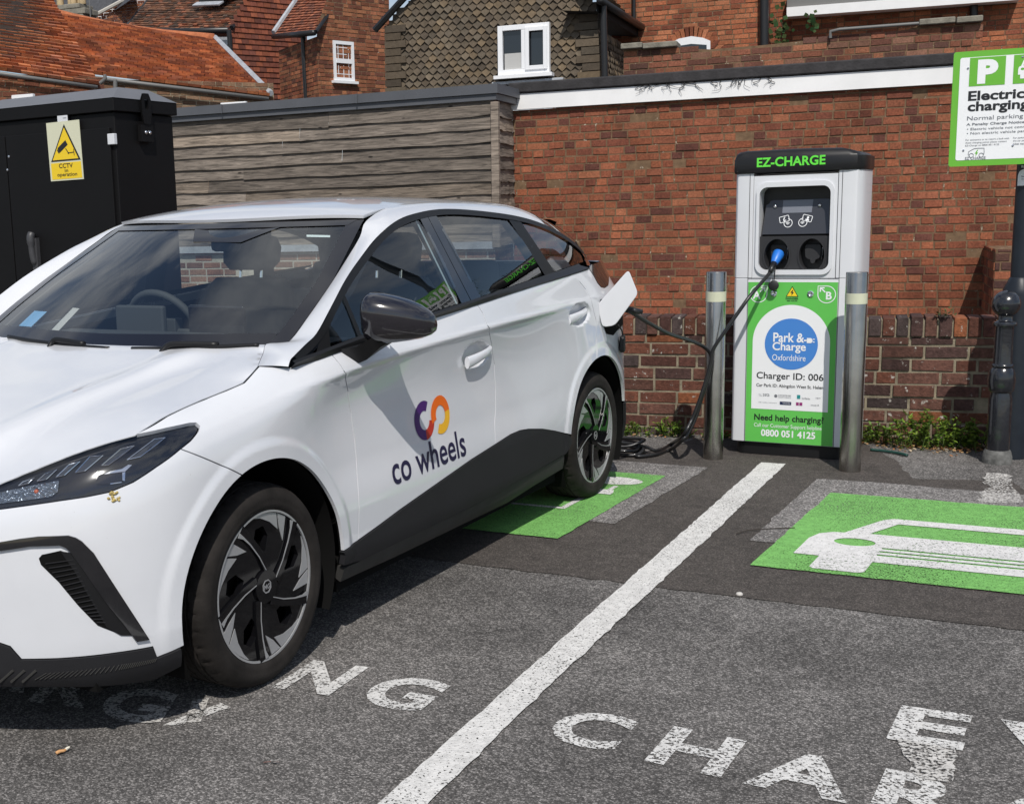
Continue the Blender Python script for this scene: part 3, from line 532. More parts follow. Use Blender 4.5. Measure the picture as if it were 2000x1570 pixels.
# plain square edged tiles down both corners
for (pa, pb) in ((FP[0], FP[1]), (FP[7], FP[6])):
    b = MB(); z = pa[1]; k = 0; sg = 1 if pa is FP[0] else -1
    while z < pb[1]-.05:
        x = pa[0]+(pb[0]-pa[0])*(z-pa[1])/(pb[1]-pa[1]); wd = .34 if k % 2 else .26; xx = x+sg*wd/2-.01*sg
        b.box((xx, YH-.045, z+.05), (wd, .03, .10), pick(BR, .12), Matrix.Translation((xx, YH, z)) @ Matrix.Rotation(R_(7), 4, 'X') @ Matrix.Translation((-xx, -YH, -z))); z += .115; k += 1
    b.obj('corner_tiles', M_HUNG, th)
# receding right flank, roof slope and verge
b = MB(); q0 = (FP[7][0], YH, FP[7][1]-.3); q1 = (FP[7][0]+.12, YH+4.2, FP[7][1]-.3); eh = FP[6][1]+.02
tiles(b, (q0[0], q0[1], q0[2]), (q1[0], q1[1], q1[2]), (FP[6][0], YH, eh-.25), (FP[6][0]+.12, YH+4.2, eh-.25), gauge=.088, width=.128, pal=BR, point=True); b.obj('flank_wall', M_HUNG, th)
EV = [(-3.526, 17.7, 4.3059), (-3.4675, 17.7, 4.1893)]; RG_ = (-4.6221, 18.0, 5.5469); ER = (-3.2131, 20.5, 4.2231)
b = MB(); e0 = np.array(EV[0])+[.05, 0, .02]; e1 = np.array(ER); r0 = np.array(RG_); r1 = r0+[.15, 3.0, 0]
tiles(b, e0, e1, r0, r1, gauge=.11, pal=BR, thick=.02); b.add([e0+[0, 0, -.16], e1+[0, 0, -.16], e1+[0, 0, .02], e0+[0, 0, .02]], [(0, 1, 2, 3)], (.012, .012, .012)); b.add([e0+[0, 0, -.16], e1+[0, 0, -.16], e1+[-.5, 0, -.10], e0+[-.5, 0, -.10]], [(3, 2, 1, 0)], (.02, .02, .02)); b.obj('roof', M_HUNG, th)
b = MB(); b.tube([e0+[.06, -.05, -.02], e1+[.06, 0, -.02]], .055, 8); b.obj('gutter', M_BLACKPIPE, th, smooth=True)
vl = [np.array((*p[:1], YH-.10, p[1])) for p in FP[1:4]]; b = MB(); b.tube([vl[0]+[-.16, 0, -.06], vl[1]+[-.04, 0, .05], vl[2]], .05, 6); b.obj('verge', M_BLACKPIPE, th)
pipe(th, [(-3.4089, 17.85, 4.2895), (-3.3765, 17.85, 2.9953)], .05)
x0, z0, x1, z1 = WN[0][0], WN[0][1], WN[1][0], WN[1][1]; wv = window(th, x0, x1, z0, z1, YH-.10, bars=(1, 0), depth=.09, fr=.075, sill=True)
b = MB(); b.box((x0+.05+(x1-x0)*.24, YH-.105, z0+.19), ((x1-x0)*.36, .004, .24)); b.obj('blind', M_CURTAIN, wv); b = MB(); b.box(((x0+x1)/2+.05, YH-.08, z0-.11), (x1-x0+.3, .12, .05)); b.obj('lead_flashing', M_LEAD, th, bevel=.01)
b = MB(); b.box((x0+(x1-x0)*.75, YH-.118, (z0+z1)/2), ((x1-x0)*.5-.03, .06, z1-z0-.1)); 
fr_ = MB(); xa, xb = x0+(x1-x0)*.5+.03, x1-.03
for (cx_, cz_, dx, dz) in ((xa+.03, (z0+z1)/2, .06, z1-z0-.10), (xb-.03, (z0+z1)/2, .06, z1-z0-.10), ((xa+xb)/2, z1-.08, xb-xa-.12, .06), ((xa+xb)/2, z0+.08, xb-xa-.12, .06)): fr_.box((cx_, YH-.155, cz_), (dx, .03, dz))
fr_.obj('opening_light', M_UPVC, wv, bevel=.006)

# ---- brick house with sash window
bh = thing('brick_house', 'narrow brick house with white sash window and red tiled roof beside the tile hung house', 'house')
DK = [(.20, .075, .04), (.16, .058, .034), (.25, .095, .05), (.13, .052, .034), (.29, .12, .06)]
Y0 = 21.0; C0 = np.array((-9.2864, 21.0, 4.6729)); CB = 3.366; Lf = np.array((-10.701, 22.3, 4.9585)); Rt = np.array((-8.4517, 22.6, 4.61))
b = MB()
dl = Lf-C0; dl[2] = 0; bricks(b, (Lf[0], Lf[1], CB), -dl, np.linalg.norm(dl), C0[2]-CB, an=(-.5, -.86, 0), gauge=.075, pal=DK+OR, header=.4)
dr = Rt-C0; dr[2] = 0; Lr = np.linalg.norm(dr); gz_ = C0[2]-CB
bricks(b, (C0[0], C0[1], CB), dr, Lr, gz_+2.0, an=(dr[1], -dr[0], 0), gauge=.075, pal=DK, header=.4, clip=[(0, 0), (Lr, 0), (Lr, gz_+1.9), (.95, gz_+2.0), (0, gz_+.16)])
b.obj('wall', [M_BRICK, M_MORTAR], bh)
RL0 = np.array((-10.8165, 22.4, 4.9795)); RL1 = np.array((-9.2247, 20.8, 4.7339)); RT0 = np.array((-10.6149, 23.6, 6.0432)); RT1 = np.array((-9.1697, 22.2, 5.6953))
b = MB(); tiles(b, RL0, RL1, RT0, RT1, gauge=.10, pal=[(.26, .085, .045), (.20, .07, .04), (.15, .06, .04), (.30, .11, .06)]); b.obj('roof', M_TILE, bh)
b = MB(); b.tube([RL0+[0, -.06, -.03], RL1+[0, -.06, -.03]], .055, 8); b.obj('gutter', M_BLACKPIPE, bh, smooth=True)
b = MB(); b.tube([RL1+[.03, -.04, -.01], RT1+[.03, -.04, 0]], .035, 6); b.obj('verge', M_BLACKPIPE, bh); b = MB(); b.tube([RL0+[-.03, 0, .06], RT0+[-.03, 0, .06]], .05, 6); b.obj('lead_flashing', M_LEAD, bh)
pd = np.array([(-9.7468, 21.4, 4.7753), (-9.73, 21.4, 3.4622)]); pipe(bh, [tuple(pd[0]), tuple(pd[1])], .05)
wb = np.array([(-9.1392, 21.35, 3.9096), (-8.778, 21.35, 3.8399)]); wt = np.array((-9.1317, 21.35, 4.6297))
dv = Vector(dr).normalized(); wroot = MB(); Hh = wt[2]-wb[0][2]; Ww = .50; o_ = Vector(wb[0])+Vector((0, -.02, 0)); nn = Vector((dr[1], -dr[0], 0)).normalized()
def fr(x0, z0, x1, z1, t, bo, d0=0): bo.prism([(x0, z0), (x1, z0), (x1, z1), (x0, z1)], o_+nn*d0, dv, (0, 0, 1), nn, t)
f = .06; fr(0, 0, f, Hh, .05, wroot); fr(Ww-f, 0, Ww, Hh, .05, wroot); fr(f, 0, Ww-f, f, .05, wroot); fr(f, Hh-f, Ww-f, Hh, .05, wroot); fr(f, Hh/2-.04, Ww-f, Hh/2+.04, .056, wroot); fr(-.05, -.05, Ww+.05, -.002, .10, wroot)
for i in (1, 2, 3): fr(Ww*i/4-.006, f, Ww*i/4+.006, Hh/2-.04, .03, wroot); fr(Ww*i/4-.006, Hh/2+.04, Ww*i/4+.006, Hh-f, .03, wroot)
for i in (1, 2): fr(f, Hh*.5*i/3, Ww-f, Hh*.5*i/3+.012, .028, wroot); fr(f, Hh/2+Hh*.5*i/3, Ww-f, Hh/2+Hh*.5*i/3+.012, .028, wroot)
wo = wroot.obj('window', M_UPVC, bh, fix=True); b = MB(); fr(f*.5, f*.5, Ww-f*.5, Hh-f*.5, .012, b); b.obj('pane', M_PANE, wo, fix=True)

# ---- orange tiled range on the left
orr = thing('long_tiled_building', 'low range with a long bright orange clay tile roof behind the black cabinet', 'building')
ORG = [(.36, .115, .045), (.30, .092, .04), (.42, .145, .06), (.25, .08, .04), (.33, .125, .07), (.20, .07, .04), (.45, .17, .08)]
E0, E1 = [np.array(p) for p in [(-11.028, 15.9, 3.6704), (-8.9275, 18.2, 3.374)]]; G0, G1 = [np.array(p) for p in [(-13.9822, 18.8, 5.2513), (-11.3194, 20.8, 4.7318)]]
b = MB(); tiles(b, E0, E1, G0, G1, gauge=.135, width=.19, thick=.030, pal=ORG, jit=.006); b.obj('roof', M_TILE2, orr)
b = MB(); P = cr([G0+[0, 0, .03], (G0*2+G1)/3+[0, 0, -.06], (G0+2*G1)/3+[0, 0, -.06], G1+[0, 0, .03]], 6); b.tube(P, .10, 8, (.40, .135, .06)); b.obj('ridge_tiles', M_TILE, orr, smooth=True)
b = MB(); b.tube([E1+[.02, 0, .04], G1+[.02, 0, .06]], .05, 6); b.obj('lead_flashing', M_LEAD, orr)
b = MB(); d_ = (E1-E0)*[1, 1, 0]; bricks(b, (E0[0], E0[1]+.15, 0), d_, np.linalg.norm(d_), E0[2]-.08, an=(d_[1], -d_[0], 0), gauge=.075, pal=[(.22, .14, .09), (.18, .10, .06), (.28, .18, .11), (.14, .08, .05)], header=.3); b.obj('wall', [M_BRICK, M_MORTAR2], orr)
b = MB(); b.tube([E0+[0, -.06, -.05], E1+[0, -.06, -.05]], .03, 8); b.obj('gutter', M_GUTTER, orr, smooth=True)
ws_ = np.array([(-9.2884, 17.0, 3.2105), (-8.8443, 17.0, 3.1536)])
window(orr, ws_[0][0], ws_[1][0], ws_[0][2]-.5, ws_[0][2], 17.2, bars=(1, 0), sill=False)
orl = thing('corner_tiled_building', 'nearer wing with a steep orange tile roof and grey gutter at the far left', 'building')
E0, E1 = [np.array(p) for p in [(-11.453, 14.2, 3.6007), (-10.4411, 15.6, 3.4267)]]; G0, G1 = [np.array(p) for p in [(-14.5186, 17.5, 5.896), (-13.6061, 18.6, 5.8687)]]
b = MB(); tiles(b, E0, E1, G0, G1, gauge=.135, width=.19, thick=.030, pal=ORG, jit=.006); b.obj('roof', M_TILE2, orl)
b = MB(); b.tube([E0+[0, -.06, -.04], E1+[0, -.06, -.04]], .028, 8); b.obj('gutter', M_GUTTER, orl, smooth=True)
b = MB(); d_ = (E1-E0)*[1, 1, 0]; bricks(b, (E0[0], E0[1]+.12, 0), d_, np.linalg.norm(d_), E0[2]-.06, an=(d_[1], -d_[0], 0), gauge=.075, pal=DK, header=.4); b.obj('wall', [M_BRICK, M_MORTAR], orl)
pipe(orl, [(-10.2087, 15.4, 3.5319), (-10.1947, 15.4, 3.4877), (-10.2419, 15.4, 3.4475), (-10.288, 15.4, 3.4215)], .028, M_GUTTER, 'swan_neck'); pipe(orl, [(-10.0312, 15.4, 3.4554), (-10.0475, 15.4, 3.2474)], .03, M_GUTTER)
ws_ = np.array([(-11.4739, 14.3, 3.3395), (-10.8865, 14.3, 3.2471)]); window(orl, ws_[0][0], ws_[1][0], ws_[1][2]-.8, ws_[1][2], 14.62, bars=(1, 0), sill=False)

# ---- middle house with skylight
mh = thing('skylight_house', 'house with a dark mottled tile roof holding a skylight and a tile hung gable', 'house')
MT = [(.17, .085, .055), (.12, .065, .045), (.22, .11, .065), (.09, .06, .045), (.26, .10, .055)]
E0, E1, G0, G1 = [np.array(p) for p in [(-15.3228, 24.0, 5.6336), (-11.9086, 22.6, 5.2289), (-15.5597, 26.5, 7.2124), (-12.1988, 25.2, 6.6087)]]
b = MB(); tiles(b, E0, E1, G0, G1, gauge=.10, pal=MT, jit=.006); b.obj('roof', M_TILE, mh)
b = MB(); b.tube([E0+[0, -.08, -.05], E1+[0, -.08, -.05]], .06, 8); b.obj('gutter', M_BLACKPIPE, mh, smooth=True)
b = MB(); g0 = np.array((-11.935, 22.5, 3.4098)); g1 = np.array((-10.9875, 24.3, 3.466)); hgt = np.array((-10.8601, 24.3, 6.4121))[2]-g1[2]
vx = (g1-g0)[:2]; LL = np.linalg.norm(vx); vx /= LL
CL2 = [(0, 0), (LL, 0), (LL, hgt), (LL*.42, hgt), (.02*LL, 1.7606999999999995)]
tiles(b, g0, g1, (g0[0], g0[1], g0[2]+hgt), (g1[0], g1[1], g0[2]+hgt), gauge=.11, pal=[(.20, .062, .036), (.16, .052, .034), (.24, .075, .04), (.13, .046, .032)], clip=lambda p: inpoly(float(np.dot(p[:2]-g0[:2], vx)), p[2]-g0[2], CL2), base=False, lift=.012, jit=.002)
b.add([(*(g0[:2]+vx*x), g0[2]+z) for x, z in CL2], [tuple(range(len(CL2)))], (.05, .02, .015)); b.obj('hung_gable', M_TILE, mh)
b = MB(); b.tube([E1+[.05, -.05, 0], G1+[.05, -.05, .03]], .05, 6); b.obj('verge', M_BLACKPIPE, mh)
pipe(mh, [tuple(E1+[.03, -.12, -.05]), tuple(E1+[.05, -.12, -1.6])], .05)
lw0, lw1 = E0+(E1-E0)*.3+[0, .15, -.05], E1+[0, .15, -.05]; b = MB(); b.add([lw0+[0, 0, -1.4], lw1+[0, 0, -1.4], lw1, lw0], [(0, 1, 2, 3)], (.15, .055, .034)); b.obj('wall', M_TILE, mh)
board(mh, tuple(lw0+[0, -.02, -.26]), tuple(lw1+[0, -.02, -.26]), .16, .03, 'lead_flashing', M_LEAD)
nr = np.cross(E1-E0, G0-E0); nr /= np.linalg.norm(nr); nr = nr if nr[2] > 0 else -nr; sx = (E1-E0)/np.linalg.norm(E1-E0); sy = (G0-E0)-sx*np.dot(G0-E0, sx); sy /= np.linalg.norm(sy)
so = np.array((-13.3761, 24.1, 5.9756))+nr*.10; b = MB(); b.prism([(0, 0), (.75, 0), (.75, 1.1), (0, 1.1)], so, sx, sy, nr, .07); sk = b.obj('skylight', M_BLACKPIPE, mh, fix=True)
b = MB(); b.prism([(.07, .07), (.68, .07), (.68, 1.03), (.07, 1.03)], so+nr*.072, sx, sy, nr, .006); b.obj('pane', mat('skylight_glass', (.25, .29, .34), .05), sk, fix=True); b = MB(); b.prism([(-.08, -.16), (.83, -.16), (.83, -.005), (-.08, -.005)], so, sx, sy, nr, .03); b.obj('lead_flashing', M_LEAD, sk, fix=True)

# ---- slate roofed house and chimney, far left
sl = thing('slate_roof_house', 'house with a grey slate roof and sloping brick gable behind the chimney', 'house')
b = MB(); P = [(-21.1956, 29.0, 6.7223), (-19.2393, 29.0, 6.8355), (-17.1937, 27.5, 7.0196), (-18.7005, 30.0, 8.281), (-22.1202, 30.0, 8.609)]; b.add(P, [tuple(range(len(P)))]); b.obj('roof', M_SLATE, sl)
P = [(-19.1221, 28.5, 6.2975), (-18.9589, 28.5, 6.9042), (-17.818, 28.5, 7.2358), (-16.7686, 28.5, 7.1432), (-18.2294, 28.5, 6.3992)]; b = MB(); b.add(P, [tuple(range(len(P)))]); 
c_ = np.array(P[0]); w_ = abs(P[3][0]-P[0][0]); h_ = 2.2; bricks(b, (min(p[0] for p in P), 28.4, min(p[2] for p in P)), (1, 0, 0), w_, h_, pal=DK, mortar=False, clip=[(p[0]-min(q[0] for q in P), p[2]-min(q[2] for q in P)) for p in P], gauge=.075); b.obj('gable_wall', M_BRICK, sl)
pa = np.array([(-18.8248, 28.3, 6.8786), (-17.7521, 28.3, 7.2387)]); b = MB(); b.tube([pa[0], pa[1]], .05, 6); b.obj('verge', mat('pale_verge', (.5, .47, .42), .8), sl); pa = np.array([(-17.9886, 28.2, 6.3688), (-17.0427, 28.2, 7.1863)]); b = MB(); b.tube([pa[0], pa[1]], .06, 6); b.obj('roof_valley', M_SLATE, sl)
ch = thing('chimney', 'stone chimney stack with five cream clay pots above the orange roof', 'chimney', tuple((-15.2119, 22.0, 5.375)))
b = MB()
for (ax_, az_, sx_, sz_) in ((0, .12, .74, .30), (0, .33, .84, .12), (0, .44, .60, .10)): b.box((ax_, 0, az_), (sx_, .5, sz_))
b.obj('stack', M_STONE, ch, bevel=.02)
for i, x in enumerate((-.30, -.10, .03, .13, .25)):
    b = MB(); r = .075; z = .49; b.lathe([(r*.9, z), (r, z+.02), (r*.92, z+.20), (r*1.08, z+.21), (r*1.08, z+.25), (r*.75, z+.25), (r*.7, z+.05)], 18, (x, .1*((i % 2)-.5), 0), cap=False); b.obj('chimney_pot', M_POT, ch, smooth=True, angle=40)
pipe(ch, [(.45, -.1, .0), (.45, -.1, 1.6)], .012, M_GUTTER, 'aerial_mast')

# ------------------------------------------------------------------ car body surfaces
# ---- car body surfaces (numpy only) : u rearward from front axle, y out from centre line (near side +), z up
def spl(xk,yk):
    xk=np.asarray(xk,float);yk=np.asarray(yk,float);n=len(xk)
    h=np.diff(xk);d=np.diff(yk)/h
    # pchip slopes
    m=np.zeros(n)
    for i in range(1,n-1):
        if d[i-1]*d[i]>0:
            w1=2*h[i]+h[i-1];w2=h[i]+2*h[i-1];m[i]=(w1+w2)/(w1/d[i-1]+w2/d[i])
    m[0]=d[0];m[-1]=d[-1]
    def f(x):
        x=np.asarray(x,float);i=np.clip(np.searchsorted(xk,x)-1,0,n-2)
        t=(x-xk[i])/h[i]; 
        r=(2*t**3-3*t**2+1)*yk[i]+(t**3-2*t**2+t)*h[i]*m[i]+(-2*t**3+3*t**2)*yk[i+1]+(t**3-t**2)*h[i]*m[i+1]
        r=np.where(x<xk[0],yk[0]+m[0]*(x-xk[0]),r); r=np.where(x>xk[-1],yk[-1]+m[-1]*(x-xk[-1]),r)
        return r
    return f
def nat(xk,yk):
    # natural cubic spline
    xk=np.asarray(xk,float);yk=np.asarray(yk,float);n=len(xk);h=np.diff(xk)
    A=np.zeros((n,n));b=np.zeros(n);A[0,0]=A[-1,-1]=1
    for i in range(1,n-1):
        A[i,i-1]=h[i-1];A[i,i]=2*(h[i-1]+h[i]);A[i,i+1]=h[i];b[i]=3*((yk[i+1]-yk[i])/h[i]-(yk[i]-yk[i-1])/h[i-1])
    c=np.linalg.solve(A,b)
    def f(x):
        x=np.asarray(x,float);i=np.clip(np.searchsorted(xk,x)-1,0,n-2);t=np.clip(x,xk[0],xk[-1])-xk[i]
        bb=(yk[i+1]-yk[i])/h[i]-h[i]*(2*c[i]+c[i+1])/3;dd=(c[i+1]-c[i])/(3*h[i])
        return yk[i]+bb*t+c[i]*t*t+dd*t**3
    return f
PLAN=[(-.842,0),(-.838,.12),(-.818,.30),(-.772,.48),(-.70,.63),(-.61,.755),(-.50,.845),(-.38,.893),(-.2,.906),(0,.910),(.4,.908),(1.0,.906),(1.8,.906),(2.3,.908),(2.705,.910),(2.95,.900),(3.13,.87),(3.27,.80),(3.36,.68),(3.41,.5),(3.44,.25),(3.445,0)]
_p=np.array(PLAN);_d=np.r_[0,np.cumsum(np.hypot(*np.diff(_p,axis=0).T))]
_d-=_d[9]          # zero at u=0
_bu=nat(_d,_p[:,0]);_by=nat(_d,_p[:,1])
TK=dict(zip(range(len(PLAN)),_d))
def base(t):
    t=np.asarray(t,float);e=1e-3
    u,y=_bu(t),_by(t);du,dy=_bu(t+e)-_bu(t-e),_by(t+e)-_by(t-e)
    l=np.hypot(du,dy)+1e-12
    return u,y,-dy/l*1.0,du/l   # normal outward: rotate tangent; side: tangent +u => normal +y
_tt=np.linspace(_d[0],_d[-1],2000);_uu=_bu(_tt);_k=np.argmax(_uu)
def t_of_u(u): return np.interp(u,_uu[:_k],_tt[:_k])
T0,T1=_d[0],_d[-1]
# stations: t, rails (z,o)
def st(u=None,t=None): return float(t_of_u(u)) if t is None else t
_door=lambda zc,zb:[(.13,-.12),(.18,-.05),(.24,-.012),(.33,.004),(.45,.004),(.62,-.018),(.78,-.030),(zc-.020,-.010),(zc,.0),(zc+.020,-.010),(zb,-.044),(zb+.05,-.075)]
STN=[
 (T0,        [(.13,-.10),(.18,-.03),(.24,-.005),(.33,.0),(.45,.0),(.56,-.004),(.62,-.016),(.66,-.035),(.69,-.06),(.715,-.09),(.735,-.14),(.755,-.22)]),
 (_d[2],     [(.13,-.10),(.18,-.03),(.24,-.005),(.33,.0),(.45,.0),(.56,-.004),(.62,-.014),(.67,-.035),(.705,-.06),(.735,-.09),(.76,-.14),(.78,-.22)]),
 (_d[4],     [(.13,-.10),(.18,-.03),(.24,-.004),(.33,.0),(.45,.0),(.57,-.003),(.64,-.012),(.70,-.030),(.74,-.055),(.775,-.085),(.80,-.13),(.82,-.20)]),
 (_d[5],     [(.13,-.10),(.18,-.03),(.24,-.004),(.33,.002),(.45,.002),(.57,-.002),(.65,-.010),(.72,-.027),(.765,-.05),(.80,-.08),(.825,-.125),(.842,-.18)]),
 (_d[6],     [(.13,-.10),(.18,-.03),(.24,-.003),(.33,.003),(.45,.003),(.58,-.001),(.67,-.008),(.74,-.022),(.785,-.042),(.82,-.072),(.845,-.115),(.862,-.165)]),
 (st(-.36),  [(.13,-.10),(.18,-.03),(.24,.0),(.33,.004),(.45,.004),(.60,.002),(.70,-.004),(.77,-.016),(.81,-.035),(.842,-.066),(.866,-.11),(.885,-.165)]),
 (st(-.10),  [(.13,-.10),(.18,-.03),(.24,.002),(.33,.006),(.45,.007),(.62,.006),(.74,.001),(.81,-.010),(.848,-.028),(.88,-.060),(.905,-.11),(.922,-.165)]),
 (st(.15),   [(.13,-.12),(.18,-.05),(.24,-.004),(.33,.006),(.45,.006),(.62,.002),(.76,-.004),(.855,-.006),(.885,-.014),(.912,-.036),(.955,-.09),(.98,-.145)]),
 (st(.42),   _door(.915,.975)),
 (st(.85),   _door(.940,1.008)),
 (st(1.5),   _door(.963,1.055)),
 (st(2.1),   [(.13,-.12),(.18,-.05),(.24,-.010),(.33,.006),(.45,.008),(.62,-.010),(.80,-.022),(.955,-.010),(.98,.0),(1.0,-.010),(1.095,-.050),(1.145,-.080)]),
 (st(2.55),  [(.13,-.12),(.18,-.05),(.24,-.004),(.33,.010),(.50,.012),(.66,.006),(.82,.0),(.97,-.002),(.995,-.004),(1.015,-.014),(1.125,-.062),(1.175,-.09)]),
 (st(2.85),  [(.13,-.12),(.18,-.05),(.24,-.004),(.33,.010),(.50,.012),(.66,.006),(.82,.0),(.97,-.008),(1.0,-.014),(1.022,-.026),(1.14,-.085),(1.19,-.11)]),
 (_d[16],    [(.13,-.12),(.18,-.05),(.24,-.004),(.33,.004),(.50,.004),(.66,.0),(.82,-.006),(.96,-.018),(1.0,-.03),(1.03,-.05),(1.15,-.11),(1.20,-.13)]),
 (_d[18],    [(.13,-.12),(.20,-.04),(.28,.0),(.38,.0),(.50,.0),(.66,-.004),(.82,-.02),(.95,-.05),(1.0,-.07),(1.04,-.09),(1.15,-.12),(1.20,-.15)]),
 (T1,        [(.13,-.12),(.20,-.04),(.28,.0),(.38,.0),(.50,.0),(.66,-.004),(.82,-.03),(.95,-.06),(1.0,-.08),(1.04,-.10),(1.15,-.14),(1.20,-.17)]),
]
_st=np.array([s[0] for s in STN]);_NR=len(STN[0][1])
_rz=[nat(_st,[s[1][k][0] for s in STN]) for k in range(_NR)]
_ro=[nat(_st,[s[1][k][1] for s in STN]) for k in range(_NR)]
WHEELS=((-.015,.325,.388),(2.685,.318,.396))   # arch centre u,z, radius
HANDLES=((1.43,.864),(2.45,.938))
def offs(t,z):
    t=np.atleast_1d(np.asarray(t,float));z=np.atleast_1d(np.asarray(z,float))
    Z=np.array([f(t) for f in _rz]);O=np.array([f(t) for f in _ro])
    # vectorised pchip across rails
    h=np.diff(Z,axis=0);d=np.diff(O,axis=0)/h;m=np.zeros_like(Z)
    pos=d[:-1]*d[1:]>0
    w1=2*h[1:]+h[:-1];w2=h[1:]+2*h[:-1]
    with np.errstate(all='ignore'):
        mm=(w1+w2)/(w1/d[:-1]+w2/d[1:])
    m[1:-1]=np.where(pos,mm,0);m[0]=d[0];m[-1]=d[-1]
    i=np.clip((Z<=z[None]).sum(0)-1,0,_NR-2);j=np.arange(len(t))
    x=(z-Z[i,j])/h[i,j];x_=np.clip(x,0,1);hh=h[i,j]
    r=(2*x_**3-3*x_**2+1)*O[i,j]+(x_**3-2*x_**2+x_)*hh*m[i,j]+(-2*x_**3+3*x_**2)*O[i+1,j]+(x_**3-x_**2)*hh*m[i+1,j]
    r=r+np.where(x>1,(x-1)*hh*m[-1,j],0)+np.where(x<0,x*hh*m[0,j],0)
    # wheel arch flares
    u=_bu(t)
    for (a,c,R) in WHEELS:
        q=np.hypot(u-a,z-c)
        s=np.clip((R+.070-q)/.034,0,1);s=s*s*(3-2*s)
        fade=np.clip((z-.22)/.1,0,1)
        r=r+s*.007*fade*(np.abs(u-a)<.6)
    for (hu,hz) in HANDLES:
        q=np.sqrt(((u-hu)/.128)**2+((z-hz)/.056)**2); s=np.clip((1.0-q)/.28,0,1); s=s*s*(3-2*s); r=r-.030*s
    return r
def B(t,z,d=0.0):
    t=np.atleast_1d(np.asarray(t,float));z=np.atleast_1d(np.asarray(z,float))
    u,y,nu,ny=base(t);o=offs(t,z)+d
    return np.stack([u+nu*o,y+ny*o,z+0*u],-1)
def Bn(t,z,d):
    # offset along true surface normal
    e=2e-3;P=B(t,z);a=B(np.asarray(t)+e,z)-B(np.asarray(t)-e,z);b=B(t,np.asarray(z)+e)-B(t,np.asarray(z)-e)
    n=np.cross(a,b);n/=np.linalg.norm(n,axis=-1,keepdims=True)
    return P-n*d if False else P+n*d*np.sign((n*np.stack([*base(np.atleast_1d(t))[2:],0*np.atleast_1d(t)],-1)).sum(-1,keepdims=True))
# ---- cabin
TRIM=[(.1942,.9772),(.2372,.9946),(.3796,1.0511),(.4892,1.1196),(.6402,1.2107),(.7917,1.2831),(.9325,1.3415),(1.102,1.3935),(1.2594,1.4207),(1.4915,1.4373),(1.7198,1.4324),(1.9607,1.4177),(2.2232,1.3939),(2.4062,1.3664),(2.5718,1.3289),(2.7401,1.276),(2.9,1.215),(3.1,1.13)]
trim_z=nat([p[0] for p in TRIM],[p[1] for p in TRIM])
def belt_z(u): return np.interp(u,[.199,.35,.422,.607,1.136,1.475,2.074,2.484,2.72,3.1],[.9626,.9737,.9824,.998,1.040,1.061,1.1007,1.1246,1.137,1.15])
_gb=spl([.1,.45,.9,1.2,1.5,1.82,2.1,2.5,2.8,3.0,3.12,3.2],[.852,.863,.868,.868,.863,.851,.837,.812,.782,.725,.66,.55])
_gs=spl([.1,.45,.9,1.5,2.1,2.6,3.1],[.25,.27,.28,.30,.31,.34,.36])
def G(u,z,d=0.0):
    u=np.atleast_1d(np.asarray(u,float));z=np.atleast_1d(np.asarray(z,float))
    h=z-belt_z(u)
    y=_gb(u)-_gs(u)*h-.42*h*np.abs(h)+d
    return np.stack([u,y,z],-1)
# windscreen u(y,z)
_uc=spl([.94,1.01,1.12,1.22,1.32,1.40,1.44],[.12,.235,.415,.58,.755,.90,.985])
def W(y,z,d=0.0):
    y=np.atleast_1d(np.asarray(y,float));z=np.atleast_1d(np.asarray(z,float))
    k=np.interp(z,[.94,1.01,1.12,1.42],[.20,.22,.24,.36])
    u=_uc(z)+k*y*y
    return np.stack([u-d*.55,y,z+d*.83],-1)
_rc=nat([.88,.97,1.15,1.4,1.7,2.1,2.5,2.9,3.15,3.3],[1.406,1.441,1.477,1.499,1.505,1.497,1.475,1.435,1.395,1.36])
def R(u,y,d=0.0):
    u=np.atleast_1d(np.asarray(u,float));y=np.atleast_1d(np.asarray(y,float))
    z=_rc(u)-.085*y*y-.05*y**4-np.clip((u-2.3)/.7,0,1.2)**1.5*.11*np.minimum(np.abs(y)/.62,1.2)**4
    return np.stack([u,y,z+d],-1)
# bonnet z(u,y)
_ze=nat([-.80,-.55,-.38,-.23,-.07,.11,.26,.42,.55,.7],[.755,.815,.858,.888,.914,.950,.985,1.008,1.02,1.03])   # at y~.74
_zc=nat([-.86,-.80,-.70,-.5,-.25,0,.25,.5,.7],[.695,.738,.785,.845,.905,.955,.998,1.03,1.05])
def Hd(u,y,d=0.0):
    u=np.atleast_1d(np.asarray(u,float));y0=np.atleast_1d(np.asarray(y,float));y=np.abs(y0)
    f=np.clip(1-(y/.74)**2.4,-1,1)
    zb=_ze(u)+(_zc(u)-_ze(u))*f
    yr=np.interp(u,[-.8,.4],[.28,.46])       # raised shoulder line
    zb=zb+(.008*np.exp(-((y-yr)/.055)**2)-.006*np.exp(-((y-yr-.12)/.07)**2))*np.clip((u+.85)/.3,0,1)*np.clip((.42-u)/.3,0,1)
    return np.stack([u,y0,zb+d],-1)

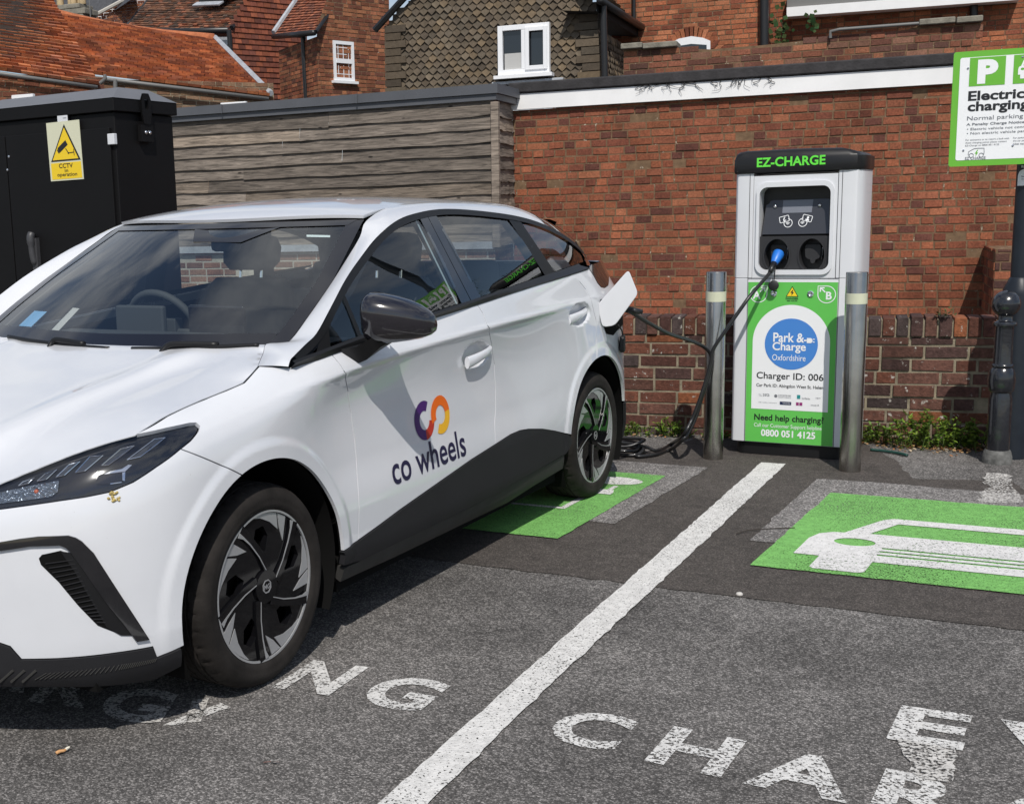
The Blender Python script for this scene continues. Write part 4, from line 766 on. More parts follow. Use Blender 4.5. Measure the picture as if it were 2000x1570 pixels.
# ------------------------------------------------------------------ charging station
M_SILVER = mat('silver_grey_paint', (.66, .67, .70), .35, 0, coat=.3, var=.03, vs=3)
M_CHBLACK = mat('black_plastic_housing', (.009, .009, .010), .42, coat=.1, spec=.35, rvar=.06, vs=20)
M_CHDARK = mat('dark_matt_plastic', (.020, .020, .023), .6)
M_PANEL = mat('smoked_panel', (.035, .036, .042), .28, coat=.3)
M_SCREEN = mat('grey_display', (.17, .18, .21), .22)
M_VGREEN = mat('green_vinyl', (.115, .50, .085), .38, var=.03, vs=2)
M_VWHITE = mat('white_vinyl', (.80, .81, .83), .38)
M_VBLUE = mat('blue_vinyl', (.060, .22, .60), .4)
M_VBLACK = mat('black_vinyl', (.012, .013, .016), .4)
M_VYELLOW = mat('yellow_vinyl', (.85, .62, .02), .4)
M_VTEAL = mat('teal_vinyl', (.02, .25, .26), .4)
M_VNAVY = mat('navy_vinyl', (.012, .02, .07), .4)
M_VGREY = mat('grey_vinyl', (.16, .17, .19), .4)
M_VMAUVE = mat('mauve_vinyl', (.28, .03, .17), .4)
M_LED = mat('green_letters', (.13, .72, .06), .4)
M_STEEL = mat('brushed_steel', (.42, .40, .37), .27, 1.0, rvar=.06, vs=5)
M_CHROME = mat('chrome', (.8, .8, .82), .12, 1.0)
M_RUBBER = mat('black_rubber', (.012, .012, .013), .55, bump=.1, bs=200)
def brushed():
    m, t, p = nodes('brushed_steel_post'); L = t.links.new; N = t.nodes.new; p.inputs['Metallic'].default_value = 1; p.inputs['Base Color'].default_value = (.46, .44, .41, 1)
    c = N('ShaderNodeTexCoord'); mp_ = N('ShaderNodeMapping'); mp_.inputs['Scale'].default_value = (1.5, 1.5, 260); L(c.outputs['Object'], mp_.inputs[0]); n = N('ShaderNodeTexNoise'); n.inputs['Scale'].default_value = 2; n.inputs['Detail'].default_value = 3; L(mp_.outputs[0], n.inputs['Vector'])
    r = N('ShaderNodeMapRange'); r.inputs[3].default_value = .17; r.inputs[4].default_value = .30; L(n.outputs['Fac'], r.inputs[0]); L(r.outputs[0], p.inputs['Roughness'])
    n2 = N('ShaderNodeTexNoise'); n2.inputs['Scale'].default_value = 9; n2.inputs['Detail'].default_value = 6; L(c.outputs['Object'], n2.inputs['Vector']); q = N('ShaderNodeMapRange'); q.inputs[1].default_value = .35; q.inputs[2].default_value = .7; q.inputs[3].default_value = .82; q.inputs[4].default_value = 1.05; L(n2.outputs['Fac'], q.inputs[0])
    x = N('ShaderNodeMix'); x.data_type = 'RGBA'; x.blend_type = 'MULTIPLY'; x.inputs[0].default_value = 1; x.inputs[6].default_value = (.44, .42, .39, 1); L(q.outputs[0], x.inputs[7]); L(x.outputs[2], p.inputs['Base Color'])
    b = N('ShaderNodeBump'); b.inputs['Strength'].default_value = .06; b.inputs['Distance'].default_value = .002; L(n.outputs['Fac'], b.inputs['Height']); L(b.outputs[0], p.inputs['Normal']); return m
M_POST = brushed()
CH_TH = R_(-9); _d = np.array([math.cos(CH_TH), math.sin(CH_TH), 0]); _n = np.array([-_d[1], _d[0], 0])
CH_C = _d*(-1.382) + _n*float(_n@np.array([-.311, 7.018, 0]))
cs = thing('charging_station', 'tall silver and black electric car charger with a green information panel and two sockets', 'charger', tuple(CH_C), CH_TH)
W2 = .322; DEP = .33
def F(x, z, y=0.0): return (x, -y, z)               # front face of the unit, y = out of the face
# plinth
b = MB(); P = rrect(.60, .30, .06, 6, 0, .17); b.prism(P, (0, 0, 0), (1, 0, 0), (0, 1, 0), (0, 0, 1), .078); b.obj('plinth', M_CHBLACK, cs, fix=True, bevel=.006)
# carcass : rounded box in plan, with an opening for the socket recess made of a ring of front pieces
P = [(-W2, .02), (-W2+.012, .004), (-W2+.03, 0), (W2-.02, 0), (W2-.005, .004), (W2+.012, .03), (W2+.026, .09), (W2+.026, DEP-.02), (W2+.01, DEP), (-W2+.02, DEP), (-W2, DEP-.02)]
def outline(x0, x1, pts=P): return pts
RX, RZ0, RZ1 = .193, 1.052, 1.512        # recess half width, bottom, top
b = MB(); b.prism(P, (0, 0, .078), (1, 0, 0), (0, 1, 0), (0, 0, 1), .93); b.obj('lower_body', M_SILVER, cs, fix=True, smooth=False, bevel=.004)
b = MB()
b.prism([(-W2, .02), (-W2+.012, .004), (-W2+.03, 0), (-RX-.03, 0), (-RX-.03, DEP), (-W2+.02, DEP), (-W2, DEP-.02)], (0, 0, 1.010), (1, 0, 0), (0, 1, 0), (0, 0, 1), .576)
b.prism([(RX+.03, 0), (W2-.02, 0), (W2-.005, .004), (W2+.012, .03), (W2+.026, .09), (W2+.026, DEP-.02), (W2+.01, DEP), (RX+.03, DEP)], (0, 0, 1.010), (1, 0, 0), (0, 1, 0), (0, 0, 1), .576)
b.prism([(-RX-.029, .13), (RX+.029, .13), (RX+.029, DEP-.003), (-RX-.029, DEP-.003)], (0, 0, 1.011), (1, 0, 0), (0, 1, 0), (0, 0, 1), .574); b.obj('upper_body', M_SILVER, cs, fix=True, bevel=.003)
# raised surround of the recess
def ring(outer, inner, y0, y1, mb, col=None):
    n = len(outer); A = [F(*p, y0) for p in outer]; B_ = [F(*p, y1) for p in outer]; C_ = [F(*p, y1) for p in inner]; D_ = [F(*p, y0-.10) for p in inner]
    for X_, Y_ in ((A, B_), (B_, C_), (C_, D_)): mb.add(X_+Y_, [(i, (i+1) % n, n+(i+1) % n, n+i) for i in range(n)], col)
zc = (RZ0+RZ1)/2; hh = RZ1-RZ0
b = MB(); n6 = 8; o_ = [(max(-RX-.028, min(RX+.028, x)), max(1.011, min(1.583, z))) for x, z in [(p[0]*1.0, p[1]) for p in rrect(2*RX+.062, hh+.115, .004, n6, 0, zc)]]
ring(o_, rrect(2*RX+.022, hh+.045, .055, n6, 0, zc), .0, .0005, b); ring(rrect(2*RX+.022, hh+.045, .055, n6, 0, zc), rrect(2*RX-.012, hh-.008, .042, n6, 0, zc), .0005, .013, b); b.obj('recess_surround', M_SILVER, cs, fix=True, smooth=True, angle=40)
# recess back wall and tilted panel
b = MB(); fill(b, [rrect(2*RX+.03, hh+.03, .04, 6, 0, zc)], lambda x, z: F(x, z, -.095)); b.obj('recess_back', M_CHBLACK, cs)
b = MB(); ringP = rrect(2*RX-.004, hh, .042, 8, 0, zc); n = len(ringP); b.add([F(*p, .010) for p in ringP]+[F(*p, -.094) for p in ringP], [(i, n+i, n+(i+1) % n, (i+1) % n) for i in range(n)]); b.obj('recess_lining', M_CHBLACK, cs, smooth=True, angle=40)
# lower half of recess comes forward, holds the two sockets
ZS = 1.135
b = MB(); sock = [ell(x, ZS, .067, .090, 28) for x in (-.093, .093)]; lo = [(-RX+.006, RZ0+.008+.03), (-RX+.036, RZ0+.008), (RX-.036, RZ0+.008), (RX-.006, RZ0+.038), (RX-.006, 1.238), (-RX+.006, 1.238)]
fill(b, [lo]+sock, lambda x, z: F(x, z, -.014)); 
b.add([F(-RX+.006, 1.238, -.014), F(RX-.006, 1.238, -.014), F(RX-.006, 1.242, -.06), F(-RX+.006, 1.242, -.06)], [(0, 1, 2, 3)])
for s_ in sock:
    n = len(s_); b.add([F(*p, -.014) for p in s_]+[F(p[0]*.97+s_[0][0]*.03 if False else p[0], p[1], -.09) for p in s_], [(i, n+i, n+(i+1) % n, (i+1) % n) for i in range(n)])
b.obj('socket_fascia', M_CHDARK, cs)
for x in (-.093, .093):
    b = MB(); o1 = ell(x, ZS, .0745, .0975, 32); i1 = ell(x, ZS, .067, .090, 32); ring(o1, i1, -.0135, -.0085, b); rg_ = b.obj('socket_rim', M_CHDARK, cs, smooth=True, angle=50)
    b = MB(); sh = [(x+dx*.88, ZS+dz*.85+.008) for dx, dz in [(-.046, .052), (-.038, .058), (.038, .058), (.046, .052), (.050, .035), (.046, -.022), (.034, -.034), (.018, -.040), (.012, -.060), (.0, -.066), (-.012, -.060), (-.018, -.040), (-.034, -.034), (-.046, -.022), (-.050, .035)]]
    b.prism([(p[0], p[1]) for p in sh], F(0, 0, -.088), (1, 0, 0), (0, 0, 1), (0, -1, 0), .040 if x > 0 else .030); b.box(F(x+.050, ZS+.005, -.058), (.005, .05, .06)); so_ = b.obj('socket_cover' if x > 0 else 'socket', M_CHDARK, cs, fix=True, bevel=.004)
    b = MB(); b.box(F(x+.052, ZS+.018, -.040), (.003, .004, .042)); b.obj('latch', M_SILVER, so_)
# display panel, leaning back
TA, TB_ = 1.250, 1.437
def PNL(x, t, y=0.0): return F(x, TA+(TB_-TA)*t, -.030-.050*t+y)       # t 0..1 up the panel
b = MB(); q = [(-.182, 0), (.176, 0), (.168, .98), (.150, 1.0), (-.130, 1.0), (-.148, .97), (-.152, .90), (-.168, .86)]; b.add([PNL(*p) for p in q]+[PNL(p[0], p[1], -.03) for p in q], [tuple(range(8))]+[(i, 8+i, 8+(i+1) % 8, (i+1) % 8) for i in range(8)]); dp = b.obj('display_panel', M_PANEL, cs)
b = MB(); q = [(-.078, .615), (.078, .615), (.082, .985), (-.078, .985)]; b.add([PNL(p[0], p[1], .002) for p in q], [(0, 1, 2, 3)]); b.obj('screen', M_SCREEN, dp)
for x, t in ((-.118, .815), (.118, .815)):
    c = PNL(x, t, .004); b = MB(); b.lathe([(.010, .004), (.011, .0), (.007, -.006), (.001, -.008)], 16, c, axis='y'); b.obj('panel_lock', M_CHROME, dp, smooth=True)
b = MB()
def line2(mb, pts, wd, fm, closed=False):
    P_ = [np.array(p, float) for p in pts]; n = len(P_); L_, R2 = [], []
    for i in range(n):
        a = P_[i-1] if (i or closed) else P_[i]; c = P_[(i+1) % n] if (i < n-1 or closed) else P_[i]; d = c-a; d /= (np.linalg.norm(d)+1e-9); q_ = np.array([-d[1], d[0]])*wd/2; L_.append(P_[i]+q_); R2.append(P_[i]-q_)
    m_ = n if closed else n-1
    mb.add([fm(*p) for p in L_+R2], [(i, n+i, n+(i+1) % n, (i+1) % n) for i in range(m_)])
PN2 = lambda x, z, y=.003: PNL(x, z/(TB_-TA), y)
def contactless(cx, cz, tilt, sg, sym):
    fm = lambda x, z: PN2(x, z)
    rot = lambda x, z: (cx-sg*.012+x*math.cos(tilt)-z*math.sin(tilt), cz+.010+x*math.sin(tilt)+z*math.cos(tilt))
    line2(b, [rot(*p) for p in rrect(.050, .032, .004, 3)], .0032, fm, True)
    c2 = (cx+sg*.010, cz-.012); A_ = [(c2[0]+.022*math.cos(a), c2[1]+.022*math.sin(a)) for a in (np.linspace(R_(95), R_(-235), 30) if sg > 0 else np.linspace(R_(85), R_(415), 30))]
    line2(b, A_, .0034, lambda x, z: PN2(x, z, .0034))
    for r in (.004, .009, .014): line2(b, [(c2[0]-.002+r*math.cos(a), c2[1]-.010+r*math.sin(a)) for a in np.linspace(R_(40), R_(140), 8)], .0028, lambda x, z: PN2(x, z, .0038))
    if sym == '£': 
        V, F_ = text2d('£', .03, .02); b.add([PN2(*rot(p[0]-.0, p[1]-.010), .0042) for p in V], F_)
    else: 
        fill(b, [[rot(*p) for p in ell(.003, .004, .006, .007, 12)]], lambda x, z: PN2(x, z, .0042)); fill(b, [[rot(*p) for p in [(-.008, -.012), (.014, -.012), (.012, -.006), (.006, -.003), (0, -.003), (-.006, -.006)]]], lambda x, z: PN2(x, z, .0042))
contactless(-.052, .072, R_(14), 1, '£'); contactless(.046, .074, R_(-14), -1, 'p')
b.obj('contactless_symbols', M_VWHITE, dp)
# cap
def capshape():
    b = MB(); rows = []
    for z, g_ in ((1.586, .010), (1.60, .014), (1.66, .013), (1.690, .004), (1.703, -.010), (1.709, -.035)):
        rows.append([(x*(1+g_/W2)+.012 if False else x+g_*(1 if x > 0 else -1), y-g_ if y < .1 else y+g_*.5, z-(.030*max(0, (x-.20)/.14)**2 if z > 1.68 else 0)) for x, y in [(-W2, .05), (-W2+.004, .018), (-W2+.02, .003), (-W2+.05, 0), (0, 0), (W2-.06, 0), (W2-.02, .006), (W2+.004, .03), (W2+.02, .09), (W2+.02, DEP-.03), (W2, DEP), (-W2+.03, DEP), (-W2, DEP-.03)]])
    b.grid(rows, closed=True); n = 13; b.add(rows[-1], [tuple(range(n))]); return b.obj('cap', M_CHBLACK, cs, fix=True, smooth=True, angle=35)
cap = capshape()
b = MB(); fit_text(b, 'EZ-CHARGE', (-.205, 1.617, .155, 1.668), lambda x, z: F(x, z, .0165), bold=.028, spacing=1.02); b.obj('lettering', M_LED, cap)
# front trim seams
for x in (-.243, .243): b = MB(); b.box(F(x, .83, .0), (.0025, .004, 1.50)); b.obj('panel_seam', M_CHDARK, cs)
b = MB(); b.box(F(.0, 1.0095, .0), (.48, .004, .003)); b.obj('panel_seam', M_CHDARK, cs)
# green information panel
GX, GZ0, GZ1 = .239, .082, .988
b = MB(); fill(b, [[(-GX, GZ0), (GX, GZ0), (GX, GZ1), (-GX, GZ1)]], lambda x, z: F(x, z, .003)); b.add([F(-GX-.003, GZ1+.0005, .0025), F(GX+.003, GZ1+.0005, .0025), F(GX+.003, GZ1+.006, .0025), F(-GX-.003, GZ1+.006, .0025)], [(0, 1, 2, 3)], None, 1); ip = b.obj('information_panel', [M_VGREEN, M_VWHITE], cs)
lay = lambda y: (lambda x, z: F(x, z, y))
AZ = .745; AR = .208; arch_ = [(-AR, .285), (AR, .285)] + [(AR*math.cos(a), AZ+AR*.79*math.sin(a)*1.0) for a in np.linspace(0, math.pi, 30)]
arch_ = [(-AR, .272), (AR, .272)] + [(AR*math.cos(a), .655+AR*math.sin(a)) for a in np.linspace(0, math.pi, 32)]
b = MB(); fill(b, [arch_], lay(.0042)); b.obj('white_arch', M_VWHITE, ip)
b = MB(); fill(b, [circ(.143, 48, .002, .645)], lay(.0054)); b.obj('blue_roundel', M_VBLUE, ip)
b = MB(); fit_text(b, 'Park &', (-.095, .655, .072, .708), lay(.0064), .02); fit_text(b, 'Charge', (-.098, .595, .082, .655), lay(.0064), .02); fit_text(b, 'Oxfordshire', (-.098, .552, .082, .586), lay(.0064), .0)
fill(b, [[(.070, .664), (.085, .664), (.085, .672), (.070, .672)]], lay(.0066)); fill(b, [[(.086, .654)]+[(.100+.016*math.cos(a), .668+.016*math.sin(a)) for a in np.linspace(R_(-60), R_(60), 8)]+[(.086, .682)]], lay(.0066)); fill(b, [[(.117, .673), (.128, .673), (.128, .678), (.117, .678)]], lay(.0066)); fill(b, [[(.117, .658), (.128, .658), (.128, .663), (.117, .663)]], lay(.0066)); b.obj('lettering', M_VWHITE, ip)
b = MB(); fit_text(b, 'Charger ID: 006', (-.182, .434, .180, .484), lay(.0054), .012); fit_text(b, 'Car Park ID: Abingdon West St. Helen', (-.182, .394, .180, .418), lay(.0054), .012); fit_text(b, 'Need help charging?', (-.190, .196, .188, .243), lay(.0044), .022); b.obj('lettering', M_VBLACK, ip)
b = MB(); fit_text(b, 'Call our Customer Support helpline', (-.190, .162, .178, .190), lay(.0044), .0); fit_text(b, '0800 051 4125', (-.150, .116, .146, .156), lay(.0044), .03); b.obj('lettering', M_VWHITE, ip)
b = MB(); fit_text(b, 'zeta', (-.145, .346, -.108, .363), lay(.0054)); fit_text(b, 'OXFORDSHIRE', (-.060, .350, .010, .359), lay(.0054)); fit_text(b, 'COUNTY COUNCIL', (-.060, .340, .010, .347), lay(.0054)); fit_text(b, 'SSE Utility Solutions', (-.168, .306, -.066, .313), lay(.0054)); fit_text(b, 'Innovate UK', (.118, .304, .162, .314), lay(.0054)); fill(b, [circ(.009, 16, -.073, .350)], lay(.0054)); line2(b, [(-.168, .355), (-.152, .355), (-.165, .347), (-.150, .347)], .002, lay(.0054)); fit_text(b, 'Vale of White Horse', (.068, .338, .112, .350), lay(.0054)); fit_text(b, 'ofgem', (.142, .344, .168, .354), lay(.0054)); b.obj('small_logos', M_VGREY, ip)
b = MB(); fill(b, [[(.042, .340), (.060, .340), (.060, .362), (.042, .362)]], lay(.0054)); b.obj('small_logos', M_VTEAL, ip); b = MB(); fill(b, [[(-.050, .302), (.012, .302), (.012, .320), (-.050, .320)]], lay(.0054)); sl_ = b.obj('small_logos', M_VNAVY, ip)
b = MB(); fit_text(b, 'University', (-.034, .306, .006, .316), lay(.0064)); b.obj('lettering', M_VWHITE, ip); b = MB(); fill(b, [[(.038, .302), (.053, .302), (.053, .320), (.038, .320)]], lay(.0054)); fill(b, [[(.056, .302), (.072, .302), (.072, .320), (.056, .320)]], lay(.0054)); b.obj('small_logos', M_VMAUVE, ip)
# arrows A and B, locks, danger sign
b = MB()
def teardrop(cx, cz, sg):
    Q = [(sg*-.046, .046)] + [(.046*math.cos(a)*1.0, .046*math.sin(a)) for a in (np.linspace(R_(90), R_(-180), 26) if sg > 0 else np.linspace(R_(90), R_(360), 26))]
    if sg > 0: Q = [(-.046, .046)] + [(.046*math.cos(a), .046*math.sin(a)) for a in np.linspace(R_(90), R_(-180), 26)]
    else: Q = [(.046, .046)] + [(.046*math.cos(a), .046*math.sin(a)) for a in np.linspace(R_(90), R_(360), 26)]
    line2(b, [(cx+x, cz+z) for x, z in Q], .0045, lay(.0042), True)
    k = sg; line2(b, [(cx-k*.030, cz+.034), (cx-k*.030+k*.022, cz+.012)], .007, lay(.0042)); line2(b, [(cx-k*.034, cz+.014), (cx-k*.034, cz+.038)], .007, lay(.0044)); line2(b, [(cx-k*.037, cz+.036), (cx-k*.012, cz+.036)], .007, lay(.0046))
teardrop(.182, .922, 1); teardrop(-.182, .922, -1)
V, F_ = text2d('B', .058, .03); b.add([lay(.0042)(p[0]+.192, p[1]+.896) for p in V], F_); V, F_ = text2d('A', .058, .03); b.add([lay(.0042)(p[0]-.192, p[1]+.896) for p in V], F_); b.obj('socket_letters', M_VWHITE, ip)
for x in (-.098, .098): b = MB(); b.lathe([(.017, .0), (.017, -.006), (.012, -.008), (.008, -.004), (.001, -.003)], 20, F(x, .925, .003), axis='y'); b.obj('barrel_lock', M_CHROME, ip, smooth=True, angle=40)
b = MB(); fill(b, [[(-.034, .908), (.034, .908), (0, .967)]], lay(.0042)); wt_ = b.obj('warning_triangle', M_VBLACK, ip); b = MB(); fill(b, [[(-.028, .9115), (.028, .9115), (0, .960)]], lay(.0050)); b.obj('warning_triangle', M_VYELLOW, ip)
b = MB(); fill(b, [[(.002, .946), (-.010, .930), (-.002, .930), (-.004, .915), (.010, .933), (.002, .933), (.006, .946)]], lay(.0058)); fit_text(b, 'DANGER', (-.034, .893, .034, .903), lay(.0042), .03); fit_text(b, '400 VOLTS', (-.028, .882, .028, .889), lay(.0042), .03); b.obj('lettering', M_VBLACK, ip)

# ------------------------------------------------------------------ bollards
def bollard(label, x, y):
    t = thing('steel_bollard', label, 'bollard', (x, y, 0), RNG.random(), 'steel bollards guarding the charger'); b = MB()
    b.lathe([(.0545, -.02), (.0545, 1.052), (.053, 1.056), (.050, 1.057), (.0, 1.0575)], 48, cap=False); b.obj('post', M_POST, t, smooth=True, angle=40)
    b = MB(); b.lathe([(.0545, .893), (.0556, .8935), (.0556, .9475), (.0545, .948)], 48, cap=False); b.obj('reflective_band', M_BAND, t, smooth=True, angle=40); return t
M_BAND = mat('pale_reflective_tape', (.56, .57, .43), .45, var=.05, vs=20)
B1 = bollard('left of two brushed steel bollards, the one with the cable looped round its front', -.685, 6.888); B2 = bollard('right of two brushed steel bollards, the one overlapping the right edge of the charger', .040, 6.725)
M_IRON = mat('black_painted_iron', (.011, .012, .016), .22, coat=.6, var=.2, vs=30, bump=.12, bs=60)
M_IRONBASE = mat('scuffed_iron_base', (.11, .11, .105), .8, var=.5, vs=25, bump=.4, bs=60)
ib = thing('iron_bollard', 'black cast iron bollard with ball finial and round collar in front of the column', 'bollard', (.784, 7.13, 0))
b = MB(); b.lathe([(.058, .07), (.058, .35), (.052, .375), (.050, .39)], 36, cap=False); b.lathe([(.050, .535), (.047, .55), (.045, .74), (.045, .745)], 36, cap=False); b.obj('shaft', M_IRON, ib, smooth=True, angle=40)
b = MB(); b.lathe([(.050, .385), (.060, .392), (.064, .40), (.0665, .42), (.069, .45), (.066, .485), (.058, .51), (.050, .52), (.055, .525), (.055, .535), (.048, .541)], 36, cap=False); b.obj('collar', M_IRON, ib, smooth=True, angle=50)
b = MB(); b.lathe([(.045, .74), (.058, .744), (.060, .754), (.056, .764), (.040, .768), (.036, .775), (.036, .80)]+[(.072*math.sin(a), .858-.072*math.cos(a)) for a in np.linspace(.55, math.pi-.001, 16)], 40, cap=False); b.obj('finial', M_IRON, ib, smooth=True, angle=50)
b = MB(); b.lathe([(.075, .0), (.074, .035), (.068, .06), (.062, .072), (.05, .074)], 32, cap=False); b.obj('base_ring', M_IRONBASE, ib, smooth=True, angle=40)

# ------------------------------------------------------------------ parking sign on its lamp column
M_GREYBLUE = mat('dark_blue_grey_paint', (.013, .017, .024), .42, spec=.35, var=.18, vs=14, bump=.06, bs=40)
M_SGREEN = mat('sign_green', (.13, .42, .035), .42)
sp = thing('parking_sign', 'green and white electric vehicle charging sign on a dark column at the right edge', 'sign', (.862, 7.30, 0))
b = MB(); b.lathe([(.083, -.02), (.083, .90), (.078, .93), (.060, .965), (.052, .985), (.047, .99), (.0455, 4.6), (.03, 4.62)], 40, cap=False); b.obj('column', M_GREYBLUE, sp, smooth=True, angle=35)
SX0, SX1, SZ0, SZ1 = .474-.862, 1.134-.862, 1.584, 2.170; SY = -.135
b = MB(); b.prism(rrect(SX1-SX0, SZ1-SZ0, .012, 4, (SX0+SX1)/2, (SZ0+SZ1)/2), (0, SY, 0), (1, 0, 0), (0, 0, 1), (0, -1, 0), .012); sg = b.obj('sign_plate', M_SGREEN, sp, fix=True)
sl = lambda y: (lambda x, z: (x, SY-.012-y, z))
b = MB(); fill(b, [rrect(SX1-SX0-.064, SZ1-SZ0-.062, .010, 4, (SX0+SX1)/2, (SZ0+SZ1)/2)], sl(.0015)); wp = b.obj('white_field', M_VWHITE, sg)
x0 = SX0; b = MB()
for bx in (.078, .283, .486): fill(b, [[(x0+bx, 1.992), (x0+bx+.168, 1.992), (x0+bx+.168, 2.136), (x0+bx, 2.136)]], sl(.003))
b.obj('green_squares', M_SGREEN, sg)
b = MB(); fit_text(b, 'P', (x0+.116, 2.002, x0+.212, 2.124), sl(.0042), .06)

ci = car_icon(); ci_s = lambda l: [(x0+.293+x*.14, 2.012+z*.14) for x, z in l]; b.obj('parking_letter', M_VWHITE, sg); b = MB(); fill(b, [ci_s(l) for l in ci], sl(.0042)); b.obj('car_symbol', M_VWHITE, sg); b = MB(); fit_text(b, 'EV', (x0+.515, 2.02, x0+.625, 2.105), sl(.0042), .04); b.obj('vehicle_letters', M_VWHITE, sg)
b = MB(); LT = lambda s_, z, h, wd, bold, x=.078: fit_text(b, s_, (x0+x, z, x0+x+wd, z+h), sl(.003), bold)
LT('Electric vehicle', 1.918, .050, .535, .03); LT('charging point', 1.850, .064, .49, .03); b.obj('heading', M_VBLACK, sg)
b = MB(); LT('Normal parking charges apply', 1.812, .028, .50, .002); b.obj('text_lines', M_VGREY, sg)
b = MB(); LT('A Penalty Charge Notice will be issued if:', 1.788, .017, .45, .02, .076); LT('• Electric vehicle not connected/charging', 1.764, .0165, .425, .006, .080); LT('• Non electric vehicle parked in these bays', 1.742, .0165, .455, .006, .080)
for i, (s1, s2) in enumerate((('For assistance or to report a fault with', 'For parking enquiries see'), ('these charging points please contact', 'the car park tariff board or'), ('EZ-Charge on 0800 051 4125', 'ticket machine'))): LT(s1, 1.712-.0145*i, .011, (.205, .195, .16)[i], .004, .076); LT(s2, 1.712-.0145*i, .011, (.13, .14, .075)[i], .004, .30)
b.obj('text_lines', M_VGREY, sg); b = MB(); LT('EZ CHARGE', 1.617, .014, .098, .012, .078); b.obj('logo_lettering', M_VGREY, sg)
b = MB(); cz = 1.650; line2(b, [(x0+.092+p[0]*.074, cz+p[1]*.04) for p in [(.1, -.25), (0, -.2), (.02, .2), (.35, .55), (.6, .6), (1.0, .58), (1.02, .1), (1.0, -.25)]], .003, sl(.003)); line2(b, [(x0+.107+.0105*math.cos(a), cz-.012+.0105*math.sin(a)) for a in np.linspace(0, 6.1, 16)], .0028, sl(.0034)); line2(b, [(x0+.154+.0105*math.cos(a), cz-.012+.0105*math.sin(a)) for a in np.linspace(0, 6.1, 16)], .0028, sl(.0034)); b.obj('car_logo', M_VGREY, sg); b = MB(); fill(b, [[(x0+.134, cz+.016), (x0+.123, cz-.003), (x0+.130, cz-.003), (x0+.126, cz-.018), (x0+.139, cz+.002), (x0+.132, cz+.002), (x0+.139, cz+.016)]], sl(.003)); b.obj('lightning_flash', M_SGREEN, sg)
for (bx, bz) in ((.070, 2.085), (.068, 1.666), (.300, 1.680), (.322, 2.124), (.60, 2.09)): b = MB(); b.lathe([(.0055, 0), (.0055, -.003), (.003, -.005), (.0005, -.0055)], 10, (x0+bx, SY-.0135, bz), axis='y'); b.obj('rivet', M_CHROME, sg)
for z in (1.70, 2.05): b = MB(); b.box((0, -.088, z), (.30, .07, .035)); b.lathe([(.052, z-.018), (.053, z-.015), (.053, z+.015), (.052, z+.018)], 24); b.obj('bracket', M_GREYBLUE, sp)
def wrap(z0, z1, a0, a1, r, m, name, par, arch=False):
    b = MB(); rows = []
    for i in range(9):
        rows.append([])
        for k in range(17):
            a = a0+(a1-a0)*k/16; zz = z0+(z1-z0)*i/8
            if arch: q = abs(2*k/16-1); zt = z1-(.035*(1-math.sqrt(max(0, 1-q*q)))); zz = z0+(zt-z0)*i/8
            rows[-1].append((r*math.sin(a), -r*math.cos(a), zz))
    b.grid(rows); return b.obj(name, m, par, smooth=True)
def wtext(par, items, r, m):
    b = MB()
    for s_, z, h, wd, bold in items: fit_text(b, s_, (-wd/2, z, wd/2, z+h), lambda x, zz: (r*math.sin(x/r), -r*math.cos(x/r), zz), bold)
    return b.obj('lettering', m, par)
st1 = wrap(1.470, 1.590, -1.15, 1.15, .0470, M_VBLACK, 'sticker', sp); wrap(1.474, 1.562, -1.05, 1.05, .0478, M_VWHITE, 'sticker', sp, True); wtext(sp, [('WARNING', 1.566, .014, .066, .03)], .0480, M_VWHITE); wtext(sp, [('Please stick no', 1.518, .008, .06, .01), ('bills on this post', 1.503, .008, .056, .01), ('CCTV', 1.482, .008, .024, .02)], .0486, M_VGREY)

# ------------------------------------------------------------------ black equipment cabinet with its warning sign
M_CAB = mat('black_powder_coat', (.0045, .0043, .0048), .6, bump=.10, bs=420, var=.12, vs=3, spec=.22)
M_CABTOP = mat('grey_sheet_roof', (.13, .135, .15), .55, var=.06, vs=4)
YC = 6.9; KC = (-4.5212, 6.9, 2.1941); KR = (-4.4116, 7.4622, 2.1941); KL = (-5.5785, 7.0935, 2.1941)
KC, KR, KL = np.array(KC), np.array(KR), np.array(KL); cb = thing('equipment_cabinet', 'tall black metal cabinet with a sloping grey lid standing behind the white car', 'cabinet', (KC[0], KC[1], 0), math.atan2((KC-KL)[1], (KC-KL)[0]))
HC = KC[2]; WC = float(np.linalg.norm((KC-KL)[:2]))+.25; DC = float(np.linalg.norm((KR-KC)[:2]))
b = MB(); b.box((-WC/2, DC/2, HC/2-.03), (WC, DC, HC-.06)); b.obj('carcass', M_CAB, cb, bevel=.008)
b = MB(); b.box((-WC/2, DC/2, HC-.015), (WC+.05, DC+.05, .085)); b.obj('lid', M_CAB, cb, bevel=.006)
b = MB(); e = .028; z0 = HC+.028; b.add([(-WC-e, -e, z0), (e, -e, z0), (e, DC+e, z0), (-WC-e, DC+e, z0), (-WC+.10, .16, z0+.085), (-.10, .16, z0+.085), (-.10, DC-.12, z0+.085), (-WC+.10, DC-.12, z0+.085)], [(0, 1, 5, 4), (1, 2, 6, 5), (2, 3, 7, 6), (3, 0, 4, 7), (4, 5, 6, 7)]); b.obj('roof', M_CABTOP, cb)
